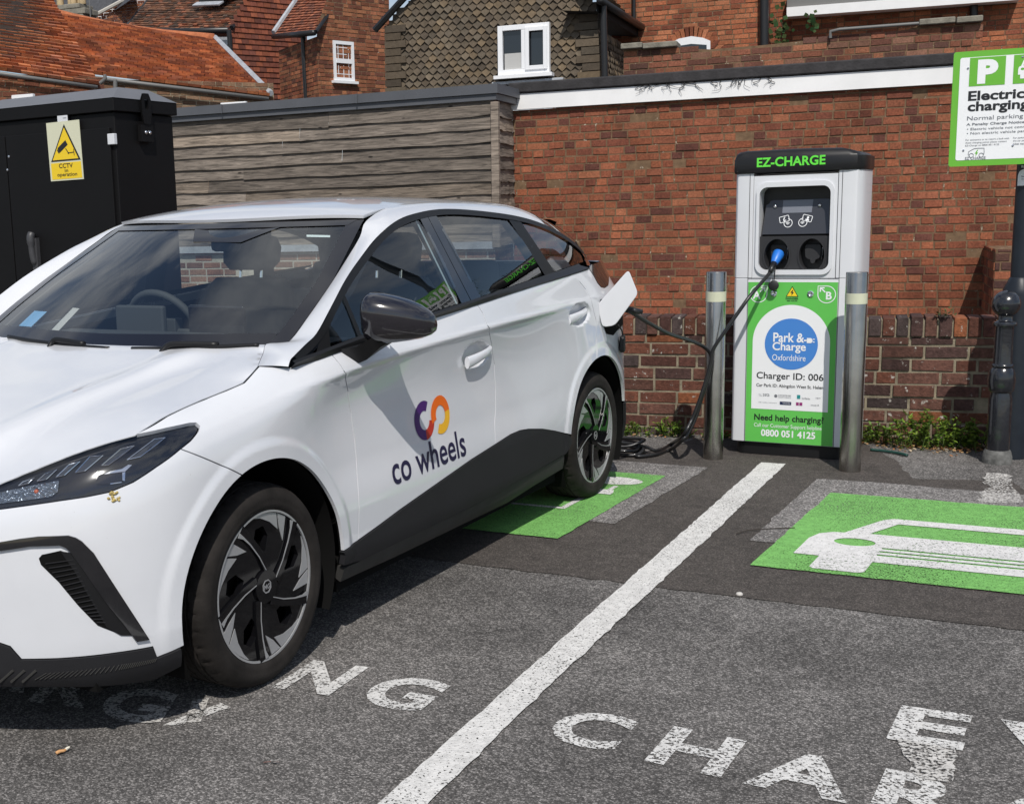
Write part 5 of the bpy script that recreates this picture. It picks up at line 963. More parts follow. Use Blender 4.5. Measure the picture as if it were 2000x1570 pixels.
for xa, xb in ((-1.02, -.035), (-WC+.02, -1.03)):
    b = MB(); b.box(((xa+xb)/2, -.008, HC/2-.06), (xb-xa, .022, HC-.20)); dr_ = b.obj('door', M_CAB, cb, bevel=.004)
    if xa > -1.1:
        b = MB(); hp = cr([(-.80, -.045, 1.36), (-.80, -.06, 1.33), (-.797, -.058, 1.22), (-.79, -.05, 1.15)], 6); b.tube(hp, [.030]+[.028]*8+[.022]*9+[.016], 12) if len(hp) == 19 else b.tube(hp, .024, 12)
        b.box((-.785, -.035, 1.22), (.05, .03, .22)); b.obj('handle', mat('grey_plastic_handle', (.05, .05, .054), .45), dr_, bevel=.006)
b = MB(); b.box((-.018, -.012, HC-.235), (.06, .03, .07)); b.obj('hinge', M_SILVER, cb, bevel=.004)
b = MB(); P = [(-.03, 0), (.03, 0), (.045, .06), (.045, .16), (.025, .20), (-.025, .20), (-.045, .16), (-.045, .06)]; P2 = [(-.018, .10), (.018, .10), (.02, .16), (-.02, .16)]
for yo in (0,):
    b2 = MB(); c0_ = (.030, DC*.47, HC-.13)
    fill(b2, [P, P2], lambda x, z: (c0_[0], c0_[1]+x, c0_[2]+z)); fill(b2, [P[::-1], P2[::-1]], lambda x, z: (c0_[0]+.014, c0_[1]+x, c0_[2]+z)); b2.box((.022, DC*.47, HC-.19), (.03, .12, .11)); b2.obj('lifting_eye', M_CAB, cb)
for dy in (-.016, .022): b = MB(); b.lathe([(.014, .0), (.013, .005), (.006, .008), (.0005, .009)], 12, (0, 0, 0)); o_ = b.obj('bolt', M_CHROME, cb, smooth=True); o_.location = (.038, DC*.47+dy, HC-.185); o_.rotation_euler = (0, R_(90), 0)
for (bx, bz) in ((-.995, HC-.30), (-1.02, HC-.39)): b = MB(); b.lathe([(.009, 0), (.009, -.004), (.0005, -.007)], 10, (bx, -.02, bz), axis='y'); b.obj('screw', M_CHROME, cb)
CN = np.array([math.sin(math.atan2((KC-KL)[1], (KC-KL)[0])), -math.cos(math.atan2((KC-KL)[1], (KC-KL)[0])), 0])
_cd = (KC-KL)*[1, 1, 0]; _cd /= np.linalg.norm(_cd); _cn = np.array([_cd[1], -_cd[0], 0])
wp_ = KC+_cd*-.447+_cn*.0205
ws2 = thing('warning_sign', 'yellow and cream camera warning sign fixed to the black cabinet door', 'sign', (wp_[0], wp_[1], 1.709), math.atan2(_cd[1], _cd[0]))
M_CREAM = mat('cream_vinyl', (.62, .62, .46), .4); M_VYEL2 = mat('warm_yellow_vinyl', (.80, .56, .02), .4)
ly = lambda y: (lambda x, z: (x, -y, z))
b = MB(); b.prism([(-.152, 0), (.158, .004), (.152, .392), (-.158, .388)], (0, 0, 0), (1, 0, 0), (0, 0, 1), (0, -1, 0), .003); b.obj('plate', M_CREAM, ws2, fix=True)
b = MB(); fill(b, [[(-.136, .010), (.147, .014), (.144, .122), (-.139, .118)]], ly(.0042)); b.obj('text_field', M_VYEL2, ws2)
b = MB(); fill(b, [[(-.136, .128), (.144, .132), (.010, .372)]], ly(.0042)); tri = b.obj('triangle', M_VBLACK, ws2); b = MB(); fill(b, [[(-.118, .1385), (.124, .142), (.009, .350)]], ly(.0054)); b.obj('triangle_field', M_VYEL2, tri)
b = MB(); rt = lambda x, z, a=R_(32), c=(-.010, .228): (c[0]+x*math.cos(a)-z*math.sin(a), c[1]+x*math.sin(a)+z*math.cos(a))
fill(b, [[rt(*p) for p in [(-.052, -.017), (.042, -.017), (.042, .019), (-.052, .019)]]], ly(.0066)); fill(b, [[rt(*p) for p in [(-.064, -.015), (-.053, -.018), (-.053, .013), (-.064, .010)]]], ly(.0066))
line2(b, [(.012, .212), (.036, .181)], .006, ly(.0068)); line2(b, [(.036, .181), (.085, .184)], .005, ly(.0070)); line2(b, [(.087, .205), (.089, .163)], .005, ly(.0072)); fill(b, [circ(.006, 12, .036, .181)], ly(.0074)); b.obj('camera_symbol', M_VBLACK, tri)
b = MB(); fit_text(b, 'CCTV', (-.063, .084, .067, .114), ly(.0054), .015); fit_text(b, 'in', (-.012, .056, .020, .078), ly(.0054), .01); fit_text(b, 'operation', (-.084, .022, .102, .052), ly(.0054), .01); b.obj('lettering', M_VBLACK, ws2)
b = MB(); b.box((-.002, .0, .4135), (.094, .004, .052)); b.box((.02, -.004, .42), (.03, .004, .014)); b.obj('metal_tab', M_SILVER, ws2)

# ------------------------------------------------------------------ charging cable
M_CABLE = mat('black_cable_sheath', (.013, .013, .014), .38, coat=.1)
M_PLUGBLUE = mat('blue_plug_shell', (.02, .17, .62), .4)
cbl = thing('charging_cable', 'black charging cable from the car past the bollard, coiled on the ground, to the charger', 'cable')
def loc(v): return tuple(CH_C + _d*v[0] + _n*(-v[1]) + np.array([0, 0, v[2]]))        # charger frame, y outward
PC = (-1.0, 5.88, 0.9256)
A_ = [tuple(np.array(PC)+[-.06, -.02, .004])] + [(-1.0068, 5.92, 0.9222), (-0.9448, 6.1, 0.8529), (-0.8695, 6.35, 0.7685), (-0.7948, 6.6, 0.7075), (-0.7337, 6.76, 0.6541), (-0.6988, 6.8, 0.6074), (-0.6923, 6.8, 0.5504), (-0.7078, 6.8, 0.4842), (-0.7382, 6.79, 0.3785), (-0.7687, 6.78, 0.2634), (-0.8042, 6.76, 0.1783), (-0.8458, 6.74, 0.122)]
A_ += [(x, y, .017) for x, y in [(-0.9433, 7.0102), (-1.0037, 6.8593), (-1.0929, 6.7792)]]
cc = np.array((-1.1773, 6.8799)); k0 = len(A_)
for i in range(34):
    a = R_(-20+i*42); r = .125+.02*math.sin(i*1.7); A_.append((cc[0]-.05+r*1.15*math.cos(a), cc[1]+r*.62*math.sin(a), .017+.024*(i//8.6)))
A_ += [(x, y, .045) for x, y in [(-1.0657, 6.9207)]] + [(x, y, .017) for x, y in [(-1.0047, 6.9653), (-0.9569, 7.1978)]]
A_ += [(-0.835, 6.74, 0.1574), (-0.7872, 6.75, 0.2504), (-0.7511, 6.76, 0.3539), (-0.7181, 6.77, 0.4681), (-0.6954, 6.775, 0.5649), (-0.683, 6.775, 0.6361), (-0.6332, 6.78, 0.7208), (-0.5614, 6.8, 0.8315), (-0.4968, 6.84, 0.9289)]
A_ += [loc((-.112, .045, 1.045)), loc((-.098, .015, 1.085))]
b = MB(); b.tube(cr(A_, 6), .0105, 8); b.obj('lead', M_CABLE, cbl, smooth=True)
def plug(a, c, name, mblue, r=.026):
    a, c = Vector(a), Vector(c); d = (c-a); L_ = d.length; d.normalize(); b = MB(); b.tube([a, a+d*L_*.2, a+d*L_*.25, a+d*L_*.55, a+d*L_*.8, c], [.014, .016, r*.75, r*1.05, r*1.2, r*1.2], 14); o = b.obj(name, mblue, cbl, smooth=True, angle=45); b = MB(); b.tube([a-d*.05, a-d*.02, a+d*.03], [.0115, .015, .017], 12); b.obj('strain_relief', M_CABLE, o, smooth=True); return o
plug(loc((-.104, .02, 1.080)), loc((-.090, -.055, 1.145)), 'charger_plug', M_PLUGBLUE)
plug(tuple(np.array(PC)+[.02, .015, 0]), tuple(np.array(PC)+[-.22, -.10, .05]), 'car_plug', M_CABLE, .03)
b = MB(); b.tube(cr([loc((-.092, .0, 1.09)), loc((-.090, .032, 1.05)), loc((-.093, .036, 1.00)), loc((-.094, .036, .99))], 5), .003, 6); b.obj('cap_strap', M_CABLE, cbl, smooth=True)
b = MB(); c_ = loc((-.094, .040, .972)); b.tube([tuple(np.array(c_)+_n*-.012), tuple(np.array(c_)+_n*-.008), tuple(np.array(c_)+_n*.010), tuple(np.array(c_)+_n*.014)], [.020, .0275, .0275, .022], 24); b.obj('dust_cap', M_RUBBER, cbl, smooth=True, angle=40)

# ------------------------------------------------------------------ weeds, litter
def leafmat(name, col, tr=.25):
    m, t, p = nodes(name); a = t.nodes.new('ShaderNodeAttribute'); a.attribute_name = 'tint'; t.links.new(a.outputs['Color'], p.inputs['Base Color']); p.inputs['Roughness'].default_value = .5
    p.inputs['Subsurface Weight'].default_value = 0; o = t.nodes['Material Output']; d = t.nodes.new('ShaderNodeBsdfTranslucent'); t.links.new(a.outputs['Color'], d.inputs[0]); mx = t.nodes.new('ShaderNodeMixShader'); mx.inputs[0].default_value = tr
    t.links.new(p.outputs[0], mx.inputs[1]); t.links.new(d.outputs[0], mx.inputs[2]); t.links.new(mx.outputs[0], o.inputs['Surface']); return m
M_LEAF = leafmat('weed_leaf', None); M_DRY = leafmat('dry_leaf', None, .1)
def leaf(mb, p, d, up, L_, wd, col):
    p, d, up = np.array(p), np.array(d, float), np.array(up, float); d /= np.linalg.norm(d); s = np.cross(d, up); s /= np.linalg.norm(s)+1e-9; n = np.cross(s, d)
    P = [p, p+d*L_*.3+s*wd*.5-n*wd*.08, p+d*L_*.65+s*wd*.42-n*L_*.05, p+d*L_-n*L_*.16, p+d*L_*.65-s*wd*.42-n*L_*.05, p+d*L_*.3-s*wd*.5-n*wd*.08, p+d*L_*.5-n*L_*.08]
    mb.add(P, [(0, 1, 6), (1, 2, 6), (2, 3, 6), (3, 4, 6), (4, 5, 6), (5, 0, 6)], col)
def weed(name, label, cx, cy_, rx, ry, h, n, Ls=.028, seed=1, stems=12):
    rg = np.random.default_rng(seed); t = thing(name, label, 'weed', (cx, cy_, 0), 0, 'weeds along the foot of the wall'); b = MB(); s = MB()
    for i in range(stems):
        x, y = rg.normal(0, rx*.5), rg.normal(0, ry*.4); H = h*rg.uniform(.35, 1)*(1-.5*min(1, abs(x)/rx)); tip = (x+rg.normal(0, rx*.22), min(y-abs(rg.normal(0, ry*.5)), .02), H)
        P = cr([(x, y, 0), ((x+tip[0])/2, (y+tip[1])/2+.01, H*.6), tip], 5); s.tube(P, [.0022]*len(P), 5, (.10, .16, .035))
        for k in range(n//stems):
            q = P[int(len(P)*(rg.random()**.7)*.999)]; a = rg.uniform(0, 6.28); el = rg.uniform(-.2, .9); g_ = rg.uniform(.6, 1.5); yl = rg.random()
            leaf(b, q, (math.cos(a)*math.cos(el), math.sin(a)*math.cos(el), math.sin(el)), (rg.normal(0, .3), rg.normal(0, .3), 1), Ls*rg.uniform(.6, 1.35), Ls*.55*rg.uniform(.7, 1.2), ((.075+.09*yl)*g_, (.16+.07*yl)*g_, .022*g_))
    b.obj('leaves', M_LEAF, t); s.obj('stems', M_LEAF, t)
weed('weed_clump', 'widest leafy green weed clump at the wall foot, right of the right steel bollard', .45, 7.50, .25, .11, .27, 1300, .026, 3, 70)
weed('weed_clump', 'small low green weed clump at the wall foot just behind the right steel bollard', .17, 7.55, .10, .07, .15, 260, .022, 4, 24)
weed('weed_clump', 'shaded big leaved weed clump at the wall foot beside the iron bollard', .70, 7.52, .09, .06, .20, 110, .05, 5, 10)
weed('weed_clump', 'bright green weed clump at the wall foot right behind the car rear wheel', -1.22, 7.50, .10, .07, .11, 340, .02, 6, 26)
weed('weed_clump', 'green weed clump at the wall foot midway between the car and the left steel bollard', -1.01, 7.54, .12, .08, .13, 380, .022, 7, 30)
weed('weed_clump', 'tiny green weed clump at the wall foot behind the hanging charging cable', -.74, 7.56, .07, .05, .09, 170, .02, 8, 14)
lt = MB()
for i in range(900):
    x = RNG.uniform(-1.5, 1.5); x = x if RNG.random() < .4 else RNG.normal(.55, .28); y = 7.60-abs(RNG.normal(0, .09))-(.12*RNG.random() if x > .3 else 0); k = RNG.uniform(.5, 1.5); c = [(.30, .13, .05), (.20, .09, .04), (.36, .22, .10), (.42, .34, .24)][RNG.integers(4)]
    a = RNG.uniform(0, 6.28); leaf(lt, (x, y, RNG.uniform(.004, .02)), (math.cos(a), math.sin(a), RNG.normal(0, .25)), (RNG.normal(0, .35), RNG.normal(0, .35), 1), RNG.uniform(.012, .034), RNG.uniform(.008, .018), tuple(v*k for v in c))
tag(lt.obj('leaf_litter', M_DRY), 'brown dry leaf litter gathered along the foot of the low wall', 'leaf litter', None, 'stuff')
M_MOSS = leafmat('moss_leaf', None, .1)
b = MB()
for i in range(60): a = RNG.uniform(0, 6.28); leaf(b, (RNG.normal(.52, .025), 7.60+RNG.normal(0, .01), .745+abs(RNG.normal(0, .02))), (math.cos(a), math.sin(a)-.3, RNG.uniform(0, .9)), (0, 0, 1), .024, .012, (.04, .09, .02))
tag(b.obj('wall_plant', M_MOSS), 'small dark green plant growing from the top of the low wall coping', 'plant')
b = MB(); b.tube(cr([(0.15, 7.2887, 0.012), (0.2094, 7.2718, 0.012), (0.2834, 7.2288, 0.012), (0.3395, 7.1681, 0.012)], 6), .008, 8); tag(b.obj('plastic_tube', mat('dark_green_plastic', (.01, .05, .04), .4), None, smooth=True), 'short dark green plastic tube lying on the ground right of the right steel bollard', 'tube')
b = MB(); b.tube(cr([(-0.4184, 5.2519, 0.011), (-0.3726, 5.3253, 0.011), (-0.294, 5.3729, 0.011), (-0.1848, 5.4197, 0.011)], 6), .0022, 5); tag(b.obj('twig', mat('dark_bark', (.03, .024, .018), .9), None, smooth=True), 'thin dark twig lying across the pale asphalt strip beside the right green panel', 'twig')
b = MB(); px_, py_ = (-0.3368, 4.4221)
b.lathe([(.0005, .012), (.010, .010), (.014, .004), (.012, 0)], 9, (px_, py_, .002)); o_ = b.obj('pebble', mat('pale_stone', (.5, .48, .45), .8), None, smooth=True); tag(o_, 'small pale stone at the front edge of the dark asphalt right of the bay line', 'stone')
# butt and curled leaf on the asphalt
bx, by = (-1.957, 2.5337)
ct = thing('cigarette_end', 'crushed tan cigarette end lying on the asphalt in front of the car', 'cigarette end', (bx, by, .009), R_(62)); b = MB(); b.tube(cr([(-.018, 0, .0), (-.006, .001, .001), (.004, -.001, .0), (.010, .001, 0)], 3), [.0045, .005, .0052, .005, .0046, .0045, .0044, .004, .0038, .0042], 8); b.obj('filter', mat('tan_paper', (.55, .30, .13), .8), ct, smooth=True); b = MB(); b.tube([(.010, .001, 0), (.018, .004, .002), (.024, .002, .004)], [.0045, .004, .002], 7); b.obj('torn_paper', mat('torn_white_paper', (.7, .66, .55), .9), ct)
lx, ly_ = (-1.3713, 2.6517)
b = MB(); leaf(b, (lx-.012, ly_, .008), (1, .3, .1), (0, .5, 1), .026, .013, (.20, .05, .03)); b.tube([(lx-.03, ly_-.006, .006), (lx-.012, ly_, .008)], .001, 5, (.15, .04, .025)); tag(b.obj('curled_leaf', M_DRY), 'tiny curled reddish leaf lying alone on the asphalt near the bay line', 'leaf')

# ------------------------------------------------------------------ tree beyond the right edge, mirrored in the car windows
def tree(x, y, H, label, seed):
    rg = np.random.default_rng(seed); t = thing('tree', label, 'tree', (x, y, 0)); b = MB(); b.tube(cr([(0, 0, -.1), (.05, 0, H*.25), (-.05, .1, H*.45), (.1, 0, H*.7)], 5), [.24*(1-.8*i/15) for i in range(16)], 10, (.09, .07, .05)); tips = []
    for i in range(16):
        a = rg.uniform(0, 6.28); z0 = H*rg.uniform(.22, .6); L_ = H*rg.uniform(.22, .42); e = rg.uniform(.2, .9); p1 = (L_*math.cos(a)*math.cos(e), L_*math.sin(a)*math.cos(e), z0+L_*math.sin(e)); P = cr([(0, 0, z0), (p1[0]*.5, p1[1]*.5, z0+L_*.35*math.sin(e)), p1], 5); b.tube(P, [.07*(1-.85*j/len(P)) for j in range(len(P))], 6, (.09, .07, .05)); tips += [P[k] for k in range(4, len(P))]
    b.obj('trunk', M_HUNG, t); c = MB()
    for q in tips:
        cc_ = np.array(q)+rg.normal(0, .25, 3); rad = rg.uniform(.35, .75); k = rg.uniform(.6, 1.3)
        for j in range(34):
            d = rg.normal(0, 1, 3); d /= np.linalg.norm(d); p = cc_+d*rad*rg.random()**.4; a = rg.normal(0, 1, 3); a /= np.linalg.norm(a); u = np.cross(a, (0, 0, 1.0)); L_ = rg.uniform(.07, .13); c.add([p, p+a*L_*.5+u*L_*.3, p+a*L_, p+a*L_*.5-u*L_*.3], [(0, 1, 2, 3)], (.045*k, .085*k, .02*k))
    c.obj('crown', M_LEAF, t)
tree(8.2, 18.5, 7.5, 'leafy green tree seen only as a dark reflection in the car side windows', 11)

# ------------------------------------------------------------------ the white car
CAR_A = np.array([math.sin(.1796), math.cos(.1796), 0]); CAR_S = np.array([math.cos(.1796), -math.sin(.1796), 0]); CAR_O = np.array([-1.6181, 3.1443, 0]) - CAR_S*.89
car = thing('parked_car', 'white electric hatchback plugged in, with a colourful logo on its front door', 'car', tuple(CAR_O), math.atan2(CAR_A[1], CAR_A[0]))
def paintmat():
    m, t, p = nodes('white_car_paint'); L = t.links.new; N = t.nodes.new; p.inputs['Base Color'].default_value = (.655, .668, .70, 1); p.inputs['Roughness'].default_value = .3; p.inputs['Coat Weight'].default_value = 1; p.inputs['Coat Roughness'].default_value = .025; p.inputs['Coat IOR'].default_value = 1.5
    c = N('ShaderNodeTexCoord'); n = N('ShaderNodeTexNoise'); n.inputs['Scale'].default_value = 260; n.inputs['Detail'].default_value = 2; L(c.outputs['Object'], n.inputs['Vector']); r = N('ShaderNodeMapRange'); r.inputs[1].default_value = .775; r.inputs[2].default_value = .80; L(n.outputs['Fac'], r.inputs[0])
    n2 = N('ShaderNodeTexNoise'); n2.inputs['Scale'].default_value = 2.2; n2.inputs['Detail'].default_value = 7; n2.inputs['Roughness'].default_value = .65; L(c.outputs['Object'], n2.inputs['Vector']); q = N('ShaderNodeMapRange'); q.inputs[1].default_value = .35; q.inputs[2].default_value = .75; q.inputs[3].default_value = 1.0; q.inputs[4].default_value = .93; L(n2.outputs['Fac'], q.inputs[0])
    x = N('ShaderNodeMix'); x.data_type = 'RGBA'; x.blend_type = 'MULTIPLY'; x.inputs[0].default_value = 1; x.inputs[6].default_value = (.655, .668, .70, 1); L(q.outputs[0], x.inputs[7])
    y = N('ShaderNodeMix'); y.data_type = 'RGBA'; L(r.outputs[0], y.inputs[0]); L(x.outputs[2], y.inputs[6]); y.inputs[7].default_value = (.16, .12, .08, 1); L(y.outputs[2], p.inputs['Base Color']); return m
M_PAINT = paintmat()
M_PIANO = mat('gloss_black_trim', (.008, .008, .010), .10, coat=1, coat_r=.03)
M_TRIM = mat('satin_black_trim', (.009, .009, .010), .42, spec=.3)
M_CLAD = mat('grained_black_plastic', (.016, .016, .018), .6, spec=.25, bump=.12, bs=500, var=.1, vs=6)
M_CLADLOW = mat('dusty_black_plastic', (.032, .031, .029), .7, bump=.12, bs=300, var=.25, vs=9)
M_DARK = mat('black_underbody', (.006, .006, .006), .95, spec=.1)
M_GLASSF = glassmat('windscreen_glass', (.92, .96, .95), film=.075)
M_GLASSS = glassmat('side_glass', (.84, .89, .90), film=.02)
M_GLASSP = glassmat('privacy_glass', (.62, .65, .66), film=.03)
M_FRIT = mat('windscreen_black_band', (.010, .009, .011), .10, coat=.6)
M_CABIN = mat('dark_cabin_trim', (.055, .060, .064), .75)
M_SEAT = mat('charcoal_seat_fabric', (.040, .044, .048), .85, bump=.2, bs=300)
M_LINING = mat('grey_headlining', (.06, .062, .066), .9)
M_TYRE = mat('tyre_rubber', (.020, .0175, .016), .8, bump=.12, bs=120, var=.45, vs=9, spec=.2)
M_RIMB = mat('gloss_black_wheel', (.005, .005, .006), .06, coat=0, spec=.28)
M_RIMS = mat('machined_silver', (.36, .365, .375), .32, .35, rvar=.05, vs=30)
M_DISC = mat('brake_disc', (.32, .31, .30), .4, 1.0)
M_LENS = glassmat('clear_lens', (.92, .93, .94), film=.0)
M_LAMPIN = mat('lamp_black_inner', (.008, .008, .011), .10, coat=.3)
M_LAMPCH = mat('lamp_chrome', (.75, .76, .80), .10, 1.0)
M_LAMPSM = mat('lamp_smoked_tube', (.030, .034, .045), .12, coat=.8)
M_AMBER = mat('amber_bulb', (.45, .10, .04), .3)
def cut(pts, step):
    Q = []
    n = len(pts)
    for i in range(n):
        a, b_ = np.array(pts[i], float), np.array(pts[(i+1) % n], float); k = max(1, int(math.ceil(np.linalg.norm(b_-a)/step)))
        for j in range(k): Q.append(tuple(a+(b_-a)*j/k))
    return Q
def shrink(P, g_):
    P = ccw(P); n = len(P); Q = []
    for i in range(n):
        a, b_, c = np.array(P[i-1]), np.array(P[i]), np.array(P[(i+1) % n]); d1 = (b_-a)/(np.linalg.norm(b_-a)+1e-9); d2 = (c-b_)/(np.linalg.norm(c-b_)+1e-9)
        nn = np.array([-d1[1], d1[0]])+np.array([-d2[1], d2[0]]); l = np.linalg.norm(nn); nn = nn/l if l > 1e-6 else np.array([-d1[1], d1[0]])
        k = g_/max(.45, float(np.dot(nn, np.array([-d1[1], d1[0]])))); Q.append(tuple(b_+nn*k))
    return Q
def panel(name, fn, out, m, parent=car, side=1, gap=.0022, step=.02, gstep=(.024, .012), rim=.012, d=0.0, ref=(0, 0, 0), smooth=True, crown=0.0):
    """sheet cut from the surface fn(a,b) by an outline in its own two coordinates, with turned-in edges"""
    P = shrink(out, gap) if gap else ccw(out); P = cut(P, step); n = len(P); A_ = np.array(P); lo, hi = A_.min(0), A_.max(0)
    gx, gy = np.meshgrid(np.arange(lo[0], hi[0], gstep[0]), np.arange(lo[1], hi[1], gstep[1]), indexing='ij'); G_ = np.stack([gx.ravel(), gy.ravel()], -1)
    # keep grid points inside and away from the edge
    seg0, seg1 = A_, np.roll(A_, -1, 0); ins = np.zeros(len(G_), bool); dm = np.full(len(G_), 9.0)
    for (p0, p1) in zip(seg0, seg1):
        c1 = (p0[1] > G_[:, 1]) != (p1[1] > G_[:, 1])
        with np.errstate(all='ignore'): xx = (p1[0]-p0[0])*(G_[:, 1]-p0[1])/(p1[1]-p0[1])+p0[0]
        ins ^= c1 & (G_[:, 0] < xx)
        e = p1-p0; t_ = np.clip(((G_-p0)@e)/(e@e+1e-12), 0, 1); dm = np.minimum(dm, np.linalg.norm(G_-p0-t_[:, None]*e, axis=1))
    G_ = G_[ins & (dm > .4*min(gstep))]
    V2 = [Vector(p) for p in P]+[Vector(p) for p in G_]; E_ = [(i, (i+1) % n) for i in range(n)]
    ov, oe, of, *_ = delaunay_2d_cdt(V2, E_, [list(range(n))], 1, 1e-7)
    ab = np.array([(v.x, v.y) for v in ov]); P3 = fn(ab[:, 0], ab[:, 1]); h = 1.5e-3
    da = fn(ab[:, 0]+h, ab[:, 1])-fn(ab[:, 0]-h, ab[:, 1]); db = fn(ab[:, 0], ab[:, 1]+h)-fn(ab[:, 0], ab[:, 1]-h); N_ = np.cross(da, db); N_ /= np.linalg.norm(N_, axis=1, keepdims=True)+1e-12
    c0 = np.array([1.3, 0.0, .55]); flip = np.sum(N_*(P3-c0)) < 0
    if flip: N_ = -N_
    P3 = P3+N_*d
    F_ = [tuple(f) for f in of]
    # orientation
    f0 = F_[len(F_)//2]; fn_ = np.cross(P3[f0[1]]-P3[f0[0]], P3[f0[2]]-P3[f0[0]])
    if np.dot(fn_, N_[f0[0]]) < 0: F_ = [f[::-1] for f in F_]
    verts = list(P3); nrm = list(N_)
    if rim:
        cnt = {}
        for f in F_:
            for i in range(len(f)):
                a, b_ = f[i], f[(i+1) % len(f)]; cnt[(min(a, b_), max(a, b_))] = cnt.get((min(a, b_), max(a, b_)), []) + [(a, b_)]
        for k, v in cnt.items():
            if len(v) == 1:
                a, b_ = v[0]; t_ = P3[b_]-P3[a]; on = np.cross(t_, N_[a]); on /= np.linalg.norm(on)+1e-12; i0 = len(verts)
                verts += [P3[b_], P3[a], P3[a]-N_[a]*rim, P3[b_]-N_[b_]*rim]; nrm += [on]*4; F_.append((i0, i0+1, i0+2, i0+3))
    V_ = np.array(verts); NN = np.array(nrm); V_ = V_*[1, -side, 1]; NN = NN*[1, -side, 1]
    if side > 0: F_ = [f[::-1] for f in F_]
    me = bpy.data.meshes.new(name); me.from_pydata([tuple(p) for p in V_], [], F_); me.update(); me.materials.append(m)
    if smooth: me.polygons.foreach_set('use_smooth', [True]*len(me.polygons)); me.normals_split_custom_set_from_vertices([tuple(x) for x in NN])
    o = bpy.data.objects.new(name, me); COL.objects.link(o); o.parent = parent; return o
def loft(name, rows, m, parent=car, side=1, smooth=True, angle=60, closed=False, cap=False):
    b = MB(); R2 = [[(p[0], -side*p[1], p[2]) for p in r] for r in rows]; b.grid(R2, closed=closed)
    if cap: b.add(R2[0], [tuple(range(len(R2[0])))[::-1]]); b.add(R2[-1], [tuple(range(len(R2[-1])))])
    return b.obj(name, m, parent, smooth=smooth, angle=angle, fix=True)
def L3(p): return (p[0], -p[1], p[2])
def arcpts(k, a0, a1, n=24, dr=0.0):
    u, z, R__ = WHEELS[k]; return [(float(t_of_u(u+(R__+dr)*math.cos(R_(a)))), z+(R__+dr)*math.sin(R_(a))) for a in np.linspace(a0, a1, n)]
# outlines on the side surface (t along the car from the front axle, z up)
DOOR_F = [(0.4285, 0.9798), (0.4317, 0.9533), (0.4332, 0.9253), (0.4922, 0.8466), (0.5173, 0.7703), (0.5237, 0.685), (0.5192, 0.6113), (0.4918, 0.4951), (0.4771, 0.3442)]
DOOR_S = [(1.4825, 1.0593), (1.4971, 1.0215), (1.4909, 0.9744), (1.5564, 0.8961), (1.6024, 0.8011), (1.6009, 0.7005), (1.5816, 0.6184), (1.5542, 0.5635), (1.5343, 0.4867)]
DOOR_R = [(2.4915, 1.1123), (2.541, 1.0805), (2.5776, 1.0431), (2.5914, 0.9779), (2.6382, 0.8932), (2.6462, 0.8061), (2.619, 0.735)]
BELT = [(0.2219, 0.9593), (0.2669, 0.965), (0.309, 0.9684), (0.357, 0.9728), (0.4298, 0.9813), (0.6008, 0.9989), (0.8781, 1.0187), (1.1505, 1.0389), (1.4834, 1.0602), (1.7657, 1.0799), (2.086, 1.1), (2.4989, 1.1238), (2.7223, 1.136)]
CLADT = [(0.3624, 0.3341), (0.4755, 0.3446), (0.6118, 0.3633), (0.7528, 0.3857), (1.0181, 0.4218), (1.3129, 0.4614), (1.531, 0.4831), (1.6809, 0.4982), (1.7717, 0.4996), (1.8566, 0.492), (1.9985, 0.4684), (2.134, 0.4363), (2.2565, 0.4)]
HEAD = [(-0.8891, 0.7445), (-0.8237, 0.7676), (-0.7582, 0.7886), (-0.6967, 0.8065), (-0.6331, 0.8216), (-0.5494, 0.8368), (-0.4589, 0.8484), (-0.3347, 0.8567), (-0.2575, 0.8597), (-0.2388, 0.8579), (-0.2377, 0.8517), (-0.257, 0.8394), (-0.2993, 0.8209), (-0.3459, 0.8051), (-0.4352, 0.7703), (-0.5092, 0.7381), (-0.5762, 0.719), (-0.6402, 0.7111), (-0.707, 0.7051), (-0.7685, 0.6983), (-0.8767, 0.6856)]
HEAD = [(-1.03, .700)] + [(-.965, .7215)] + HEAD + [(-.965, .6775), (-1.03, .688)]
SHUT = [(-0.4556, 0.8505), (-0.2926, 0.8824), (-0.1292, 0.9064), (-0.04, 0.9213), (0.0337, 0.9353), (0.1418, 0.9715)]
SEAM = [(-0.3459, 0.8051), (-0.2804, 0.7717), (-0.1995, 0.7293), (-0.1349, 0.6887)]
LIPT = [(-1.30, .30), (-1.0, .335), (-.925, .335)] + [(-0.8688, 0.3152), (-0.8414, 0.2787), (-0.7411, 0.2782), (-0.5876, 0.2806), (-0.4918, 0.2801), (-0.4811, 0.2458), (-0.4117, 0.2589)]
LIPB = [(-0.4036, 0.2025), (-0.486, 0.1771), (-0.6128, 0.1849), (-0.8056, 0.1989), (-0.9153, 0.1991)] + [(-1.3, .185)]
a_seam = math.degrees(math.atan2(SEAM[-1][1]-WHEELS[0][1], SEAM[-1][0]-WHEELS[0][0])); a_lip = math.degrees(math.atan2(LIPT[-1][1]-WHEELS[0][1], LIPT[-1][0]-WHEELS[0][0])) % 360
a_cl = math.degrees(math.atan2(CLADT[0][1]-WHEELS[0][1], CLADT[0][0]-WHEELS[0][0])); a_rc = math.degrees(math.atan2(CLADT[-1][1]-WHEELS[1][1], CLADT[-1][0]-WHEELS[1][0])) % 360
a_rd = math.degrees(math.atan2(WHEELS[1][1]-0, 0)) if False else math.degrees(math.acos(max(-1, min(1, (DOOR_R[-1][0]-float(t_of_u(WHEELS[1][0])))/WHEELS[1][2]))))
SH3 = B(np.array([p[0] for p in SHUT]), np.array([p[1] for p in SHUT]))
